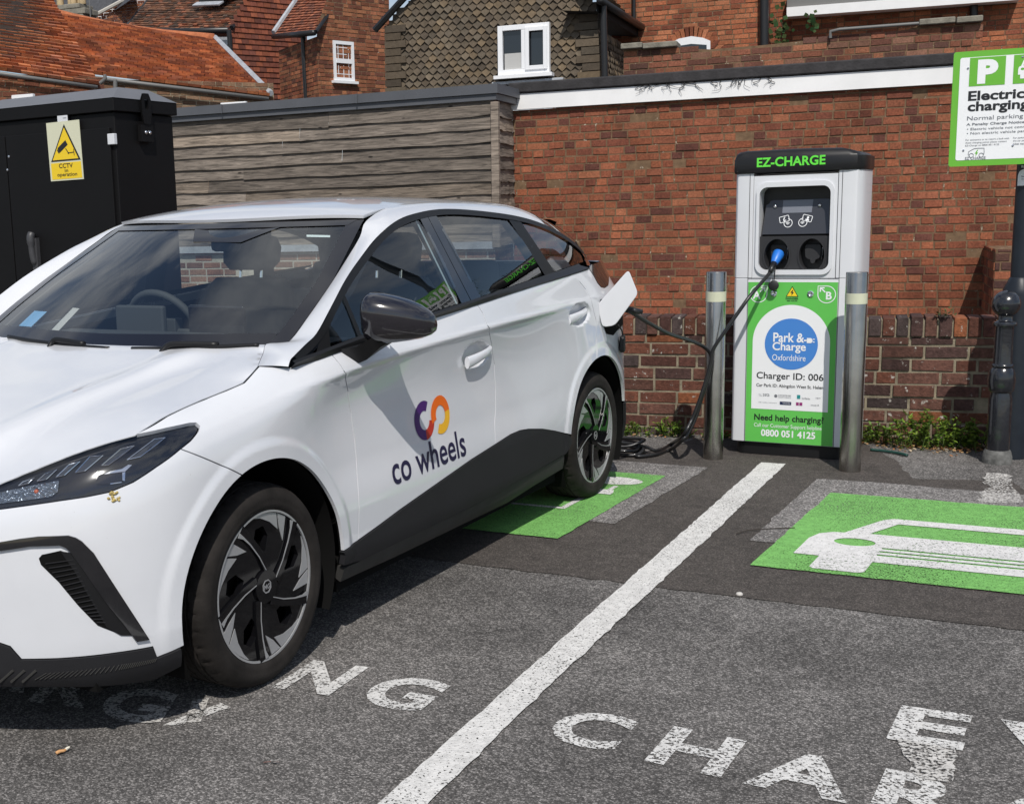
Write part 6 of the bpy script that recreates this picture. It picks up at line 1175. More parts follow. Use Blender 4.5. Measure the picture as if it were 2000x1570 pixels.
for side in (1, -1):
    # front wing
    out_ = SHUT + BELT[:5] + DOOR_F[1:] + arcpts(0, a_cl, a_seam, 40)[0:] + SEAM[::-1][1:] + [HEAD[i] for i in (14, 13, 12, 11, 10, 9)]
    out_ = SHUT + BELT[:5] + DOOR_F[1:] + arcpts(0, a_cl, a_seam, 40) + SEAM[::-1][1:-1] + [HEAD[i] for i in (15, 14, 13, 12, 11, 10, 9)]
    panel('front_wing', B, out_, M_PAINT, side=side, gstep=(.009, .008), step=.012)
    fd = panel('front_door', B, BELT[4:9] + DOOR_S[1:] + CLADT[1:7][::-1] + DOOR_F[1:-1][::-1], M_PAINT, side=side, gstep=(.020, .010))
    rd = panel('rear_door', B, BELT[8:12] + DOOR_R[1:] + arcpts(1, a_rd, a_rc, 26) + CLADT[7:-1][::-1] + [CLADT[6]] + DOOR_S[1:-1][::-1], M_PAINT, side=side, gstep=(.014, .010))
    # rear quarter and rear corner
    tail = [(3.05, 1.075), (2.93, 1.040), (2.84, 1.033), (2.79, 1.040), (2.765, 1.062), (2.755, 1.10), (2.735, 1.133)]
    panel('rear_quarter', B, [DOOR_R[0], BELT[11]] + [BELT[12]] + tail[::-1] + [(3.4, 1.07), (3.9, 1.07), (T1, 1.07), (T1, .44), (3.6, .44)] + arcpts(1, 17, a_rd, 30) + DOOR_R[1:-1][::-1], M_PAINT, side=side, gap=.0015, gstep=(.014, .011))
    panel('rear_bumper_skirt', B, [(float(t_of_u(3.06)), .425), (3.6, .435), (T1, .435), (T1, .22), (3.6, .22), (3.25, .20), (3.12, .20)], M_CLAD, side=side, d=.004)
    panel('tail_lamp', B, tail + [(2.735, 1.134), (2.80, 1.150), (3.0, 1.155), (3.3, 1.15), (3.8, 1.15), (T1, 1.15), (T1, 1.08), (3.4, 1.08)], M_PIANO, side=side, gap=.001, d=.002)
    # bumper
    hb = HEAD[15:]; panel('front_bumper', B, arcpts(0, a_seam, a_lip, 26) + LIPT[::-1][1:] + [(T0, .30), (T0, .66), (-1.2, .672)] + [HEAD[0]] + hb[::-1][:-1] + SEAM[:-1], M_PAINT, side=side, gstep=(.009, .008), step=.012, gap=.0018)
    lp = panel('front_splitter', B, LIPT + LIPB + [(T0, .185), (T0, .30)], M_CLAD, side=side, d=.007, gap=.001, rim=.03)
    # sills
    panel('side_cladding', B, CLADT + arcpts(1, a_rc, a_rc+6, 3)[1:] + [(2.2319, 0.3118), (1.8045, 0.2898), (1.4147, 0.2717), (0.916, 0.2697), (0.4967, 0.2681)] + arcpts(0, a_cl-7, a_cl-2, 2), M_CLAD, side=side, d=.006, gap=.001, rim=.02)
    panel('sill', B, [(0.3889, 0.2694), (0.4982, 0.2639), (0.9177, 0.2653), (1.4168, 0.2668), (1.8064, 0.2848), (2.2328, 0.3068)] + [(2.2482, 0.2399), (1.9473, 0.2168), (1.7268, 0.1895), (1.2258, 0.1974), (0.7648, 0.2046), (0.3936, 0.2194)], M_CLADLOW, side=side, d=.0, gap=.0, rim=.03)
# ---- bonnet and nose
def bonnet():
    bl = [(p[0], p[1], p[2]) for p in B(np.array([h[0] for h in HEAD[0:9]]), np.array([h[1] for h in HEAD[0:9]]))]
    nose = [(p[0], p[1], p[2]) for p in B(np.linspace(T0+.002, -1.06, 10), np.linspace(.672, .694, 10))]
    rear = [(.277, .70, .994)] + [tuple(p) for p in W(np.array([.665, .60, .50, .40, .30, .15, 0.0]), np.array([1.012, 1.010, 1.007, 1.005, 1.0035, 1.003, 1.003]), .003)]
    edge = nose + bl + [tuple(p) for p in SH3[1:]] + rear
    E3 = np.array(edge); e2 = [(p[0], p[1]) for p in edge]
    zres = E3[:, 2]-Hd(E3[:, 0], E3[:, 1])[:, 2]
    # denser edge for the blend
    k = np.linspace(0, len(E3)-1, 160); EU = np.interp(k, range(len(E3)), E3[:, 0]); EY = np.interp(k, range(len(E3)), E3[:, 1]); ER_ = np.interp(k, range(len(E3)), zres)
    def fn(u, y):
        P = Hd(u, y); ya = np.abs(np.atleast_1d(y)); dd = np.sqrt((np.atleast_1d(u)[:, None]-EU)**2+(ya[:, None]-EY)**2)+1e-4; wq = 1/dd**3; r = (wq*ER_).sum(1)/wq.sum(1); fall = np.exp(-(dd.min(1)/.20)**2); P[:, 2] += r*fall; return P
    full = e2[:-1] + [(u, -y) for u, y in e2[::-1]][:-1]
    return panel('bonnet', fn, full, M_PAINT, gap=.0012, gstep=(.02, .02), step=.02, rim=.003)
bonnet()
for side in (1, -1):   # slim strip joining the bonnet edge to the wing top under the glass corner, then the pillar and roof rail
    T_ = [(0.1972, 0.9658), (0.215, 0.9844), (0.2372, 0.9946), (0.307, 1.0225), (0.3796, 1.0511), (0.4892, 1.1196), (0.6402, 1.2107), (0.7917, 1.2831), (0.9325, 1.3415), (1.102, 1.3935), (1.2594, 1.4207), (1.4915, 1.4373), (1.7198, 1.4324), (1.9607, 1.4177), (2.2232, 1.3939), (2.4062, 1.3664), (2.5718, 1.3289)]
    TP = G(np.array([p[0] for p in T_]), np.array([p[1] for p in T_]))
    W_ = np.array([tuple(SH3[-1]), (.277, .70, .994), tuple(W(np.array([.668]), np.array([1.013]), .003)[0])] + [tuple(p) for p in W(np.array([.705, .735, .728, .71, .685, .66, .628]), np.array([1.019, 1.027, 1.10, 1.19, 1.275, 1.345, 1.400]))] + [tuple(p) for p in R(np.array([1.24, 1.5, 1.73, 1.96, 2.2, 2.36, 2.5]), np.array([.605, .60, .60, .60, .595, .59, .58]))])
    rows = []
    for i in range(len(TP)):
        a, c = W_[i], TP[i]; nrm_ = np.array([0, .62, .78]) if i > 3 else np.array([-.1, .5, .85]); ln = np.linalg.norm(c-a); bl_ = (.16 if i > 4 else .05)*ln
        rows.append([tuple(a+(c-a)*s+nrm_*bl_*4*s*(1-s)*.5) for s in np.linspace(0, 1, 9)])
    ca = [cr([r[j] for r in rows], 4) for j in range(9)]; rows2 = [[tuple(ca[j][i]) for j in range(9)] for i in range(len(ca[0]))]
    loft('pillar_rail', rows2, M_PAINT, side=side, angle=70)
# ---- windscreen
ye = lambda z: float(np.interp(z, [.96, 1.02, 1.1, 1.2, 1.3, 1.40, 1.43], [.742, .738, .730, .710, .665, .620, .60]))
zz = [.988, 1.02, 1.1, 1.2, 1.3, 1.37, 1.404]
ws_out = [(ye(z), z) for z in zz] + [(.4, 1.4075), (0, 1.409), (-.4, 1.4075)] + [(-ye(z), z) for z in zz[::-1]] + [(-.4, .990), (0, .993), (.4, .990)]
wsn = panel('windscreen', W, ws_out, M_GLASSF, gap=.001, gstep=(.03, .02), rim=.0)
def wstrip(name, a, c, dd=.0022, m=M_FRIT, par=wsn, n=10):
    rows = [[tuple(q) for q in W(np.array([p0[0]+(p1[0]-p0[0])*s for s in np.linspace(0, 1, n)]), np.array([p0[1]+(p1[1]-p0[1])*s for s in np.linspace(0, 1, n)]), dd)] for p0, p1 in zip(a, c)]
    return loft(name, rows, m, parent=par)
zb_ = np.linspace(.990, 1.403, 20)
for s in (1, -1): wstrip('black_band', [(s*(ye(z)-.001), z) for z in zb_], [(s*(ye(z)-.055-.02*max(0, (1.06-z)/.1)), z) for z in zb_], .0022+.0003*s)
yb_ = np.linspace(-.675, .675, 27)
wstrip('black_band', [(y, .9935) for y in yb_], [(y, 1.036+.012*abs(y)) for y in yb_], .0030); wstrip('black_band', [(y*.88, 1.4045) for y in yb_], [(y*.86, 1.385) for y in yb_], .0032)
wstrip('sensor_housing_band', [(-.06, 1.386), (.33, 1.386)], [(.0, 1.338), (.225, 1.333)], .0030)
rm = MB(); rm.box(L3((.86, .10, 1.325)), (.05, .12, .05)); rm.obj('sensor_housing', M_CABIN, car, bevel=.015)
# cowl
b = MB(); rows = []
for y in np.linspace(-.72, .72, 25): rows.append([L3((.25+.22*y*y, y, .992)), L3((.20+.22*y*y, y, .965)), L3((.10, y*.9, .90))])
b.grid(rows); b.obj('cowl', M_TRIM, car, smooth=True)
def wiper(name, pts, r, arm):
    P = [L3(tuple(W(np.array([y]), np.array([z]), .012)[0])) for y, z in pts]; b = MB(); b.tube(cr(P, 8), r, 6); o = b.obj(name, M_TRIM, car, smooth=True); b = MB(); Q = [L3(tuple(W(np.array([y]), np.array([z]), dd)[0])) for y, z, dd in arm]; b.tube(cr(Q, 6), [.009+.008*abs(math.sin(i*.2)) if False else .0105 for i in range(len(cr(Q, 6)))], 8); b.obj('wiper_arm', M_TRIM, o, smooth=True); return o
wiper('wiper', [(.655, 1.004), (.55, 1.0), (.40, .993), (.20, .989)], .008, [(.33, .975, .01), (.35, .992, .026), (.40, .997, .026), (.52, 1.001, .018)])
wiper('wiper', [(.10, .988), (-.10, .992), (-.30, .998), (-.48, 1.005)], .008, [(-.18, .978, .01), (-.17, .995, .026), (-.12, .996, .026), (-.02, .994, .018)])
# ---- roof
uf = [(float(W(np.array([y]), np.array([1.4095-.0015*(abs(y)/.62)**2]))[0][0])-.002, y) for y in np.linspace(.612, -.612, 25)]
roof = panel('roof', R, uf + [(1.24, -.606), (2.2, -.596), (2.5, -.581), (2.8, -.565), (2.93, -.55), (2.965, -.3), (2.975, 0), (2.965, .3), (2.93, .55), (2.8, .565), (2.5, .581), (2.2, .596), (1.24, .606)], M_PAINT, gap=.0, gstep=(.03, .03), rim=.012)
# ---- side glass and its black surround
uG = np.linspace(.235, 2.98, 90)
def off_curve(P, dist):
    P = np.array(P); d_ = np.gradient(P, axis=0); d_ /= np.linalg.norm(d_, axis=1, keepdims=True); n_ = np.stack([d_[:, 1], -d_[:, 0]], -1); return P+n_*dist
for side in (1, -1):
    tc_ = np.stack([uG, trim_z(uG)], -1); tc_ = tc_[tc_[:, 1] > belt_z(tc_[:, 0])+.012]; inn = off_curve(tc_, .023); inn[:, 1] = np.maximum(inn[:, 1], belt_z(inn[:, 0])+.018)
    def gstrip(name, a, c, dd, m=M_TRIM, n=5, par=car): return loft(name, [[tuple(q) for q in G(np.array([p0[0]+(p1[0]-p0[0])*s for s in np.linspace(0, 1, n)]), np.array([p0[1]+(p1[1]-p0[1])*s for s in np.linspace(0, 1, n)]), dd)] for p0, p1 in zip(a, c)], m, parent=par, side=side)
    gstrip('window_surround', tc_, inn, .004)
    ub = np.linspace(.205, 2.86, 70); rows = []
    BLT = np.array(BELT)
    for u in ub:
        tb = np.interp(u, [float(base(t_)[0][0]) if False else t_ for t_ in BLT[:, 0]], BLT[:, 0]); zb2 = float(np.interp(tb, BLT[:, 0], BLT[:, 1])); p0 = B(np.array([tb]), np.array([zb2-.004]), .004)[0]; p3 = G(np.array([p0[0]]), np.array([zb2+.022]), .003)[0]; p1 = p0+np.array([0, .002, .006]); p2 = p3*np.array([1, 1, 1])+np.array([0, .010, -.008])
        rows.append([tuple(p0-np.array([0, .012, .0])), tuple(p0), tuple(p1), tuple(p2), tuple(p3)])
    loft('belt_moulding', rows, M_TRIM, side=side, angle=40)
    # glass pieces
    def gtop(u): return float(np.interp(u, inn[:, 0], inn[:, 1]))+.012
    def gpane(name, u0b, u0t, u1b, u1t, m):
        bot = [(u, float(belt_z(u))+.022) for u in np.linspace(u0b, u1b, 14)]; top = [(u, gtop(u)) for u in np.linspace(u1t, u0t, 18)]
        return panel(name, G, bot+top, m, side=side, gap=0, gstep=(.04, .03), rim=0, d=-.004)
    gpane('quarter_light', .37, .40, .60, .575, M_GLASSS); gpane('front_window', .612, .59, 1.36, 1.31, M_GLASSS); gpane('rear_window', 1.50, 1.42, 2.24, 2.08, M_GLASSS); gpane('rear_quarter_window', 2.30, 2.12, 2.87, 2.80, M_GLASSP if side == 1 else M_GLASSS)
    gstrip('window_divider', [(.596, belt_z(.6)+.02), (.578, gtop(.578))], [(.620, belt_z(.62)+.02), (.598, gtop(.598))], .001)
    gstrip('window_corner_trim', [(.34, belt_z(.34)+.01), (.40, gtop(.40)-.003)], [(.43, belt_z(.43)+.02), (.455, gtop(.455)-.004)], .0015)
    gstrip('door_pillar_trim', [(1.345, belt_z(1.345)+.02), (1.297, gtop(1.297))], [(1.425, belt_z(1.425)+.02), (1.362, gtop(1.362))], .003, M_PIANO); gstrip('door_pillar_trim', [(1.430, belt_z(1.43)+.02), (1.366, gtop(1.366))], [(1.520, belt_z(1.52)+.02), (1.435, gtop(1.435))], .003, M_PIANO)
    gstrip('window_channel', [(1.325, belt_z(1.325)+.02), (1.279, gtop(1.279)-.01)], [(1.338, belt_z(1.338)+.02), (1.291, gtop(1.291)-.01)], -.012, mat('pale_window_channel', (.35, .42, .44), .4) if side == 1 else M_LINING)
    gstrip('rear_pillar_trim', [(2.235, belt_z(2.235)+.015), (2.075, gtop(2.075))], [(2.365, belt_z(2.365)+.015), (2.195, gtop(2.195))], .003, M_TRIM, 9)
    SE = np.array([(2.95, .56, 1.345), (3.0, .59, 1.29), (3.05, .62, 1.24), (3.1, .64, 1.19), (3.15, .66, 1.145), (3.2, .68, 1.10)])
    ga = G(np.full(6, 2.88), np.linspace(float(trim_z(2.88)), float(belt_z(2.88)), 6), .003)
    loft('rear_edge_trim', [[tuple(ga[i]+(SE[i]-ga[i])*t_+np.array([0, .02, .01])*4*t_*(1-t_)*.5) for t_ in np.linspace(0, 1, 6)] for i in range(6)], M_PIANO, side=side)
    rows = [[G(np.array([u]), np.array([float(trim_z(u))-.003]), .003)[0], R(np.array([u+.06*(u-2.49)/.39]), np.array([.581-.05*(u-2.49)/.39]), -.002)[0]] for u in np.linspace(2.49, 2.88, 14)]
    loft('roof_spoiler_side', [[tuple(r[0]+(r[1]-r[0])*t_+np.array([0, .012, .012])*4*t_*(1-t_)) for t_ in np.linspace(0, 1, 6)] for r in rows], M_PIANO, side=side)
# rear screen
rows = []
SE = np.array([(2.95, .56, 1.345), (3.0, .59, 1.29), (3.05, .62, 1.24), (3.1, .64, 1.19), (3.15, .66, 1.145), (3.2, .68, 1.10)])
for q in SE: rows.append([(q[0]+.14*(1-t_*t_), q[1]*t_, q[2]+.012*(1-t_*t_)) for t_ in np.linspace(-1, 1, 21)])
loft('rear_screen', rows, M_GLASSP)
b = MB(); b.grid([[L3(p) for p in ((2.93, y_, 1.40-.09*y_*y_), (3.10-.3*y_*y_, y_, 1.385-.09*y_*y_), (3.08-.3*y_*y_, y_, 1.355-.05*y_*y_))] for y_ in np.linspace(-.55, .55, 17)]); b.obj('rear_spoiler', M_PIANO, car, smooth=True, angle=50)
# ---- dark shell behind the gaps, wheel housings, floor
for side in (1, -1):
    sh = [(T0, .30), (-.95, .26), (-.60, .20), (float(t_of_u(-.40)), .20)] + arcpts(0, 200, -20, 40, .012) + [(.5, .17), (2.2, .17)] + arcpts(1, 200, -18, 40, .012) + [(float(t_of_u(3.1)), .24), (3.6, .24), (T1, .24), (T1, 1.10), (3.2, 1.12), (2.7, 1.10), (2.1, 1.065), (1.5, 1.03), (.85, .985), (.42, .955), (.1, .93), (-.2, .88), (-.5, .82), (-.8, .75), (-1.1, .66), (T0, .64)]
    panel('inner_shell', B, sh, M_DARK, side=side, gap=0, rim=0, d=-.026, gstep=(.03, .02), step=.02)
    for k, (wu, wz, wr) in enumerate(WHEELS):
        rows = []
        for y in (.895, .80, .60, .42): rows.append([(wu+(wr+.004)*math.cos(R_(a)), y-(.012 if y > .88 else 0), wz+(wr+.004)*math.sin(R_(a))) for a in np.linspace(-28, 208, 40)])
        loft('wheel_housing', rows, M_DARK, side=side); b = MB(); b.add([L3((wu+wr*1.05*math.cos(R_(a)), side*.44, wz+wr*1.05*math.sin(R_(a)))) for a in np.linspace(-28, 208, 30)], [tuple(range(30))]); b.obj('wheel_housing', M_DARK, car)
b = MB(); b.box((1.35, 0, .22), (3.9, 1.50, .10)); b.box((1.35, 0, .22), (1.85, 1.70, .101)); b.obj('floor_pan', M_DARK, car)
b = MB(); b.add([L3(p) for p in [(-.60, -.62, .30), (-.60, .62, .30), (.15, .70, .88), (.15, -.70, .88), (-.60, -.55, .76), (-.60, .55, .76)]], [(0, 1, 5, 4), (4, 5, 2, 3)]); b.obj('front_bulkhead', M_DARK, car)
# ---- cabin
b = MB(); rows = []
for y in np.linspace(-.70, .70, 15): rows.append([L3(p) for p in [(.42, y, .945), (.62, y, .985), (.80, y, .990), (.90, y, .965), (.92, y, .90), (.86, y, .70)]])
b.grid(rows); b.obj('dashboard', M_CABIN, car, smooth=True, angle=50)
b = MB(); b.box(L3((.87, -.37, 1.01)), (.03, .26, .15)); b.obj('driver_display', M_CABIN, car, bevel=.01); b = MB(); b.box(L3((.88, .02, 1.005)), (.02, .28, .17)); b.obj('centre_screen', M_FRIT, car, bevel=.008)
def seat(y0, u0, name='front_seat'):
    o = None
    def sl_(rows, nm, par, m=M_SEAT): return loft(nm, rows, m, parent=par, closed=True, cap=True, angle=80)
    def sec(c, w_, t_, z, lean=0): return [(c+t_*sx, y0+w_*sy, z+lean*sx) for sx, sy in ((-.5, -.8), (-.35, -1), (.35, -1), (.5, -.8), (.5, .8), (.35, 1), (-.35, 1), (-.5, .8))]
    back = sl_([sec(u0-.06, .24, .12, .48), sec(u0-.04, .265, .18, .55), sec(u0+.03, .27, .17, .75), sec(u0+.10, .265, .14, .95), sec(u0+.16, .23, .11, 1.10), sec(u0+.185, .18, .08, 1.155)], name, car)
    hr = sl_([sec(u0+.19, .105, .07, 1.19), sec(u0+.195, .135, .105, 1.225), sec(u0+.205, .138, .11, 1.29), sec(u0+.215, .115, .08, 1.335), sec(u0+.217, .08, .04, 1.345)], 'headrest', back)
    for dy in (-.06, .06): bb2 = MB(); bb2.tube([L3((u0+.18, y0+dy, 1.12)), L3((u0+.192, y0+dy, 1.21))], .007, 8); bb2.obj('headrest_post', M_CHROME, back)
    cu_ = sl_([[(u0-.50+dx, y0+.25*sy, z) for sy, dx in ((-1, 0), (1, 0))]+[(u0+.0, y0+.25, z), (u0+.0, y0-.25, z)] for z in (.36, .50)], 'seat_cushion', back); return back
seat(-.37, 1.43); seat(.37, 1.43)
b = MB(); b.box(L3((2.28, 0, .78)), (.16, 1.26, .56)); b.box(L3((2.05, 0, .46)), (.5, 1.26, .16)); bs_ = b.obj('rear_seat', M_SEAT, car, bevel=.05, bseg=3)
for y in (-.40, 0, .40): b = MB(); b.box(L3((2.36, y, 1.13)), (.09, .24, .13)); b.obj('headrest', M_SEAT, bs_, bevel=.03, bseg=3)
b = MB(); ctr = Vector(L3((1.02, -.37, .965))); ax1 = Vector((0, 1, 0)); ax2 = Vector((-.40, 0, .917)); rr_ = .18
ringp = [ctr+ax1*rr_*math.cos(a)+ax2*rr_*math.sin(a) for a in np.linspace(0, 2*math.pi, 37)]; b.tube(ringp, .016, 10); sw = b.obj('steering_wheel', M_CABIN, car, smooth=True)
b = MB(); b.tube([ctr-ax1*rr_, ctr+ax1*rr_], .014, 8); b.tube([ctr, ctr-ax2*rr_], .016, 8); b.box(tuple(ctr), (.05, .14, .11)); b.obj('wheel_hub', M_CABIN, sw, bevel=.01)
rl = panel('headlining', R, [(1.04, .575), (1.04, -.575), (2.5, -.55), (2.9, -.45), (2.9, .45), (2.5, .55)], M_LINING, gap=0, rim=0, d=-.045, gstep=(.08, .08), step=.08)
for side in (1, -1):
    for (u0b, u0t, wd) in ((1.345, 1.297, .17), (2.245, 2.085, .11), (2.78, 2.70, .22)):
        rows = [[tuple(G(np.array([u0b+(u0t-u0b)*s+dx]), np.array([float(belt_z(u0b))+.0+(float(trim_z(u0t))-.03-float(belt_z(u0b)))*s]), -dd)[0]) for dx, dd in ((0, .012), (.02, .06), (wd-.02, .06), (wd, .012))] for s in np.linspace(0, 1, 5)]
        loft('inner_pillar', rows, M_LINING, side=side)
    rows = [[tuple(np.array(W(np.array([ye(z)-.012]), np.array([z]), -.012)[0])), tuple(np.array(W(np.array([ye(z)-.05]), np.array([z]), -.03)[0])), tuple(np.array(W(np.array([ye(z)+.005]), np.array([z]), -.03)[0])+[.08, 0, -.04])] for z in np.linspace(.98, 1.40, 8)]; loft('inner_pillar', rows, M_LINING, side=side)
for y in (.10, -.10): pass
# stickers in the screen
b = MB(); pp = W(np.array([-.53, -.44, -.44, -.53]), np.array([1.05, 1.05, 1.10, 1.10]), -.006); b.add([L3(p) for p in pp], [(0, 1, 2, 3)]); b.obj('blue_sticker', mat('sky_blue_sticker', (.20, .42, .68), .5), wsn)
b = MB(); pp = W(np.array([-.30, -.255, -.262, -.305]), np.array([1.045, 1.043, 1.115, 1.117]), -.006); b.add([L3(p) for p in pp], [(0, 1, 2, 3)]); b.obj('white_sticker', M_CURTAIN, wsn)
b = MB(); pp = [(0.4538, 1.3601), (0.5438, 1.3561), (0.5509, 1.3488), (0.4613, 1.3528)]; pw_ = W(np.array([p[0] for p in pp]), np.array([p[1] for p in pp]), -.004); b.add([L3(p) for p in pw_], [(0, 1, 2, 3)]); b.obj('label_strip', mat('pale_label', (.6, .68, .68), .5), wsn)

# ------------------------------------------------------------------ wheels
def wheel(wu, side, steer=0.0):
    R0, RR = .316, .2345
    def pol(r, a): return (RR*r*math.cos(R_(a)), RR*r*math.sin(R_(a)))
    root = Vector((wu, -side*0.0, .316))
    sg = -side            # local y of the outer face
    def Y(d): return sg*(.890-d)          # d behind the outermost plane
    fm = lambda d: (lambda x, z: (x, Y(d), z))
    def both(b, loops, d0, d1):
        """plate with holes between depths d0 (front) and d1"""
        fill(b, loops, fm(d0))
        for l in loops: n = len(l); b.add([fm(d0)(*p) for p in l]+[fm(d1)(*p) for p in l], [(i, n+i, n+(i+1) % n, (i+1) % n) for i in range(n)])
    holes = []
    for k in range(5):
        o = 72*k; holes.append([pol(*p) for p in [(.46, 84+o), (.66, 80+o), (.80, 88+o), (.80, 100+o), (.66, 107+o), (.52, 104+o)]][::1])
    b = MB(); both(b, [[pol(.972, a) for a in range(0, 360, 5)]]+holes, .016, .040)
    # barrel and lip
    prof = [(1.0, .0095), (1.012, .0105), (1.015, .016), (.99, .020), (.975, .024), (.965, .06), (.93, .10), (.93, .19)]
    n = 72; vs = [(RR*r*math.cos(2*math.pi*i/n), Y(d), RR*r*math.sin(2*math.pi*i/n)) for r, d in prof for i in range(n)]; b.add(vs, [(j*n+i, j*n+(i+1) % n, (j+1)*n+(i+1) % n, (j+1)*n+i) for j in range(len(prof)-1) for i in range(n)])
    # raised curved spokes
    for k in range(5):
        o = 72*k
        pa = [(.20, 16+o), (.45, 33+o), (.70, 42+o), (.965, 49+o)]; A2 = [pol(r, a) for r, a in pa]; L2 = []; R2 = []
        for i, p in enumerate(A2):
            q = np.array(A2[min(i+1, 3)])-np.array(A2[max(i-1, 0)]); q = np.array([-q[1], q[0]])/np.linalg.norm(q); w0 = (.020, .017, .016, .022)[i]; L2.append(tuple(np.array(p)+q*w0*.3)); R2.append(tuple(np.array(p)-q*w0*1.25))
        both(b, [L2+R2[::-1]], .0085, .0165)
    both(b, [circ(.052, 40)], .0075, .0165)
    wobj = b.obj('wheel', M_RIMB, car, fix=True, bevel=.0015); wobj.location = root
    # machined faces
    b = MB()
    for k in range(5):
        o = 72*k
        for q in ([(.962, 101+o), (.962, 95+o), (.962, 86+o), (.962, 78+o), (.962, 71.3+o), (.76, 65+o), (.84, 79+o), (.915, 92+o)], [(.962, 69.8+o), (.962, 58.5+o), (.66, 50.5+o), (.78, 62.5+o)]): both(b, [[pol(*p) for p in q]], .0135, .0162)
        pa = [(.22, 17.0+o), (.45, 34.5+o), (.70, 43.2+o), (.86, 47.4+o), (.965, 49.5+o)]; A2 = [np.array(pol(r, a)) for r, a in pa]; L2, R2 = [], []
        for i, p in enumerate(A2):
            q = A2[min(i+1, 4)]-A2[max(i-1, 0)]; q = np.array([-q[1], q[0]])/np.linalg.norm(q); w0 = (.0012, .0018, .0022, .0040, .013)[i]; L2.append(tuple(p+q*w0)); R2.append(tuple(p-q*min(w0, .003)))
        both(b, [L2+R2[::-1]], .0075, .0090)
    both(b, [[pol(1.0, a) for a in range(0, 360, 4)], [pol(.972, a) for a in range(0, 360, 4)]], .0090, .0150)
    s = b.obj('machined_faces', M_RIMS, wobj, fix=True)
    b = MB(); oc = lambda r: [(r*math.cos(R_(22.5+45*i)), r*math.sin(R_(22.5+45*i))) for i in range(8)]; both(b, [oc(.022), oc(.0185)], .0062, .0076)
    V, F_ = text2d('MG', .021, .03); mxx = (max(p[0] for p in V)+min(p[0] for p in V))/2; b.add([fm(.0062)((p[0]-mxx)*(-sg), p[1]-.0075) for p in V], F_); b.obj('hub_emblem', M_RIMS, wobj)
    b = MB(); both(b, [circ(.135, 48), circ(.06, 32)], .075, .098); b.obj('brake_disc', M_DISC, wobj); b = MB(); both(b, [circ(.20, 40)], .13, .131); b.obj('wheel_back', M_DARK, wobj)
    # tyre
    P = [(.232, .018), (.236, .010), (.246, .0045), (.256, .0015), (.262, .0025), (.268, .0005), (.280, .0015), (.292, .006), (.302, .014), (.3085, .024), (.3125, .036)]
    d = .040
    tread = []
    for gc in (.058, .088, .125, .155): tread += [(.3150, gc-.0055), (.3085, gc-.004), (.3085, gc+.004), (.3150, gc+.0055)]
    P += [(.3140, .046)] + tread + [(.3125, .176), (.3085, .190), (.300, .200), (.28, .209), (.25, .207), (.235, .195)]
    n = 216; vs = []
    for j, (r, dd) in enumerate(P):
        for i in range(n):
            a = 2*math.pi*i/n; r2 = r
            if .3080 < r < .3142 and (dd < .05 or dd > .17) and i % 6 == 0: r2 -= .0045
            if r > .3149 and i % 6 == 3: r2 -= .0030
            z = max(r2*math.sin(a), -.3145+0*dd); vs.append((r2*math.cos(a), Y(dd), z))
    b = MB(); b.add(vs, [(j*n+i, j*n+(i+1) % n, (j+1)*n+(i+1) % n, (j+1)*n+i) for j in range(len(P)-1) for i in range(n)]); t = b.obj('tyre', M_TYRE, wobj, fix=True, smooth=True, angle=38)
    # raised maker's ring of blank blocks is left off; two ribs only
    wobj.rotation_euler = (0, R_(0), steer)
    return wobj
for wu in (0.0, 2.705):
    for side in (1, -1): wheel(wu, side)
# ------------------------------------------------------------------ head lamps and bumper trim
HL = lambda P: B(np.array([p[0] for p in P]), np.array([p[1] for p in P]))
def bpoly(b, P, d, side, m=None):
    ab = cut(P, .02); Q = Bn(np.array([p[0] for p in ab]), np.array([p[1] for p in ab]), d); b.add([(q[0], -side*q[1], q[2]) for q in Q], [tuple(range(len(ab)))])
DRL = [[(-0.5136, 0.7983), (-0.4715, 0.8026), (-0.365, 0.8421), (-0.4032, 0.8416)], [(-0.5916, 0.7892), (-0.5725, 0.7883), (-0.4772, 0.8311), (-0.5249, 0.8253)], [(-0.6705, 0.7748), (-0.6419, 0.7777), (-0.5825, 0.8136), (-0.624, 0.8121)], [(-0.7275, 0.7647), (-0.7021, 0.7693), (-0.6565, 0.8014), (-0.6913, 0.7937)], [(-0.7825, 0.7551), (-0.7558, 0.76), (-0.7265, 0.7834), (-0.7608, 0.7729)], [(-0.8369, 0.744), (-0.8075, 0.7502), (-0.7917, 0.7645), (-0.8249, 0.7537)]]
CHR = [[(-0.5861, 0.7662), (-0.5252, 0.7691), (-0.5023, 0.7836), (-0.5129, 0.785), (-0.5339, 0.7759), (-0.5663, 0.773)], [(-0.5342, 0.767), (-0.5255, 0.7676), (-0.5305, 0.7441), (-0.5369, 0.7465)], [(-0.5722, 0.7416), (-0.5397, 0.7429), (-0.54, 0.7408), (-0.5711, 0.7392)]]
PRJ = [(-0.6105, 0.7667), (-0.5873, 0.768), (-0.5357, 0.7671), (-0.5395, 0.7442), (-0.5766, 0.7401), (-0.61, 0.7428)]
IND = [(-1.0, .7125)] + [(-0.885, 0.7291), (-0.8019, 0.7438), (-0.7194, 0.7562), (-0.7176, 0.7489), (-0.7197, 0.7294), (-0.735, 0.7173), (-0.7975, 0.7106), (-0.8787, 0.7017)] + [(-1.0, .6935)]
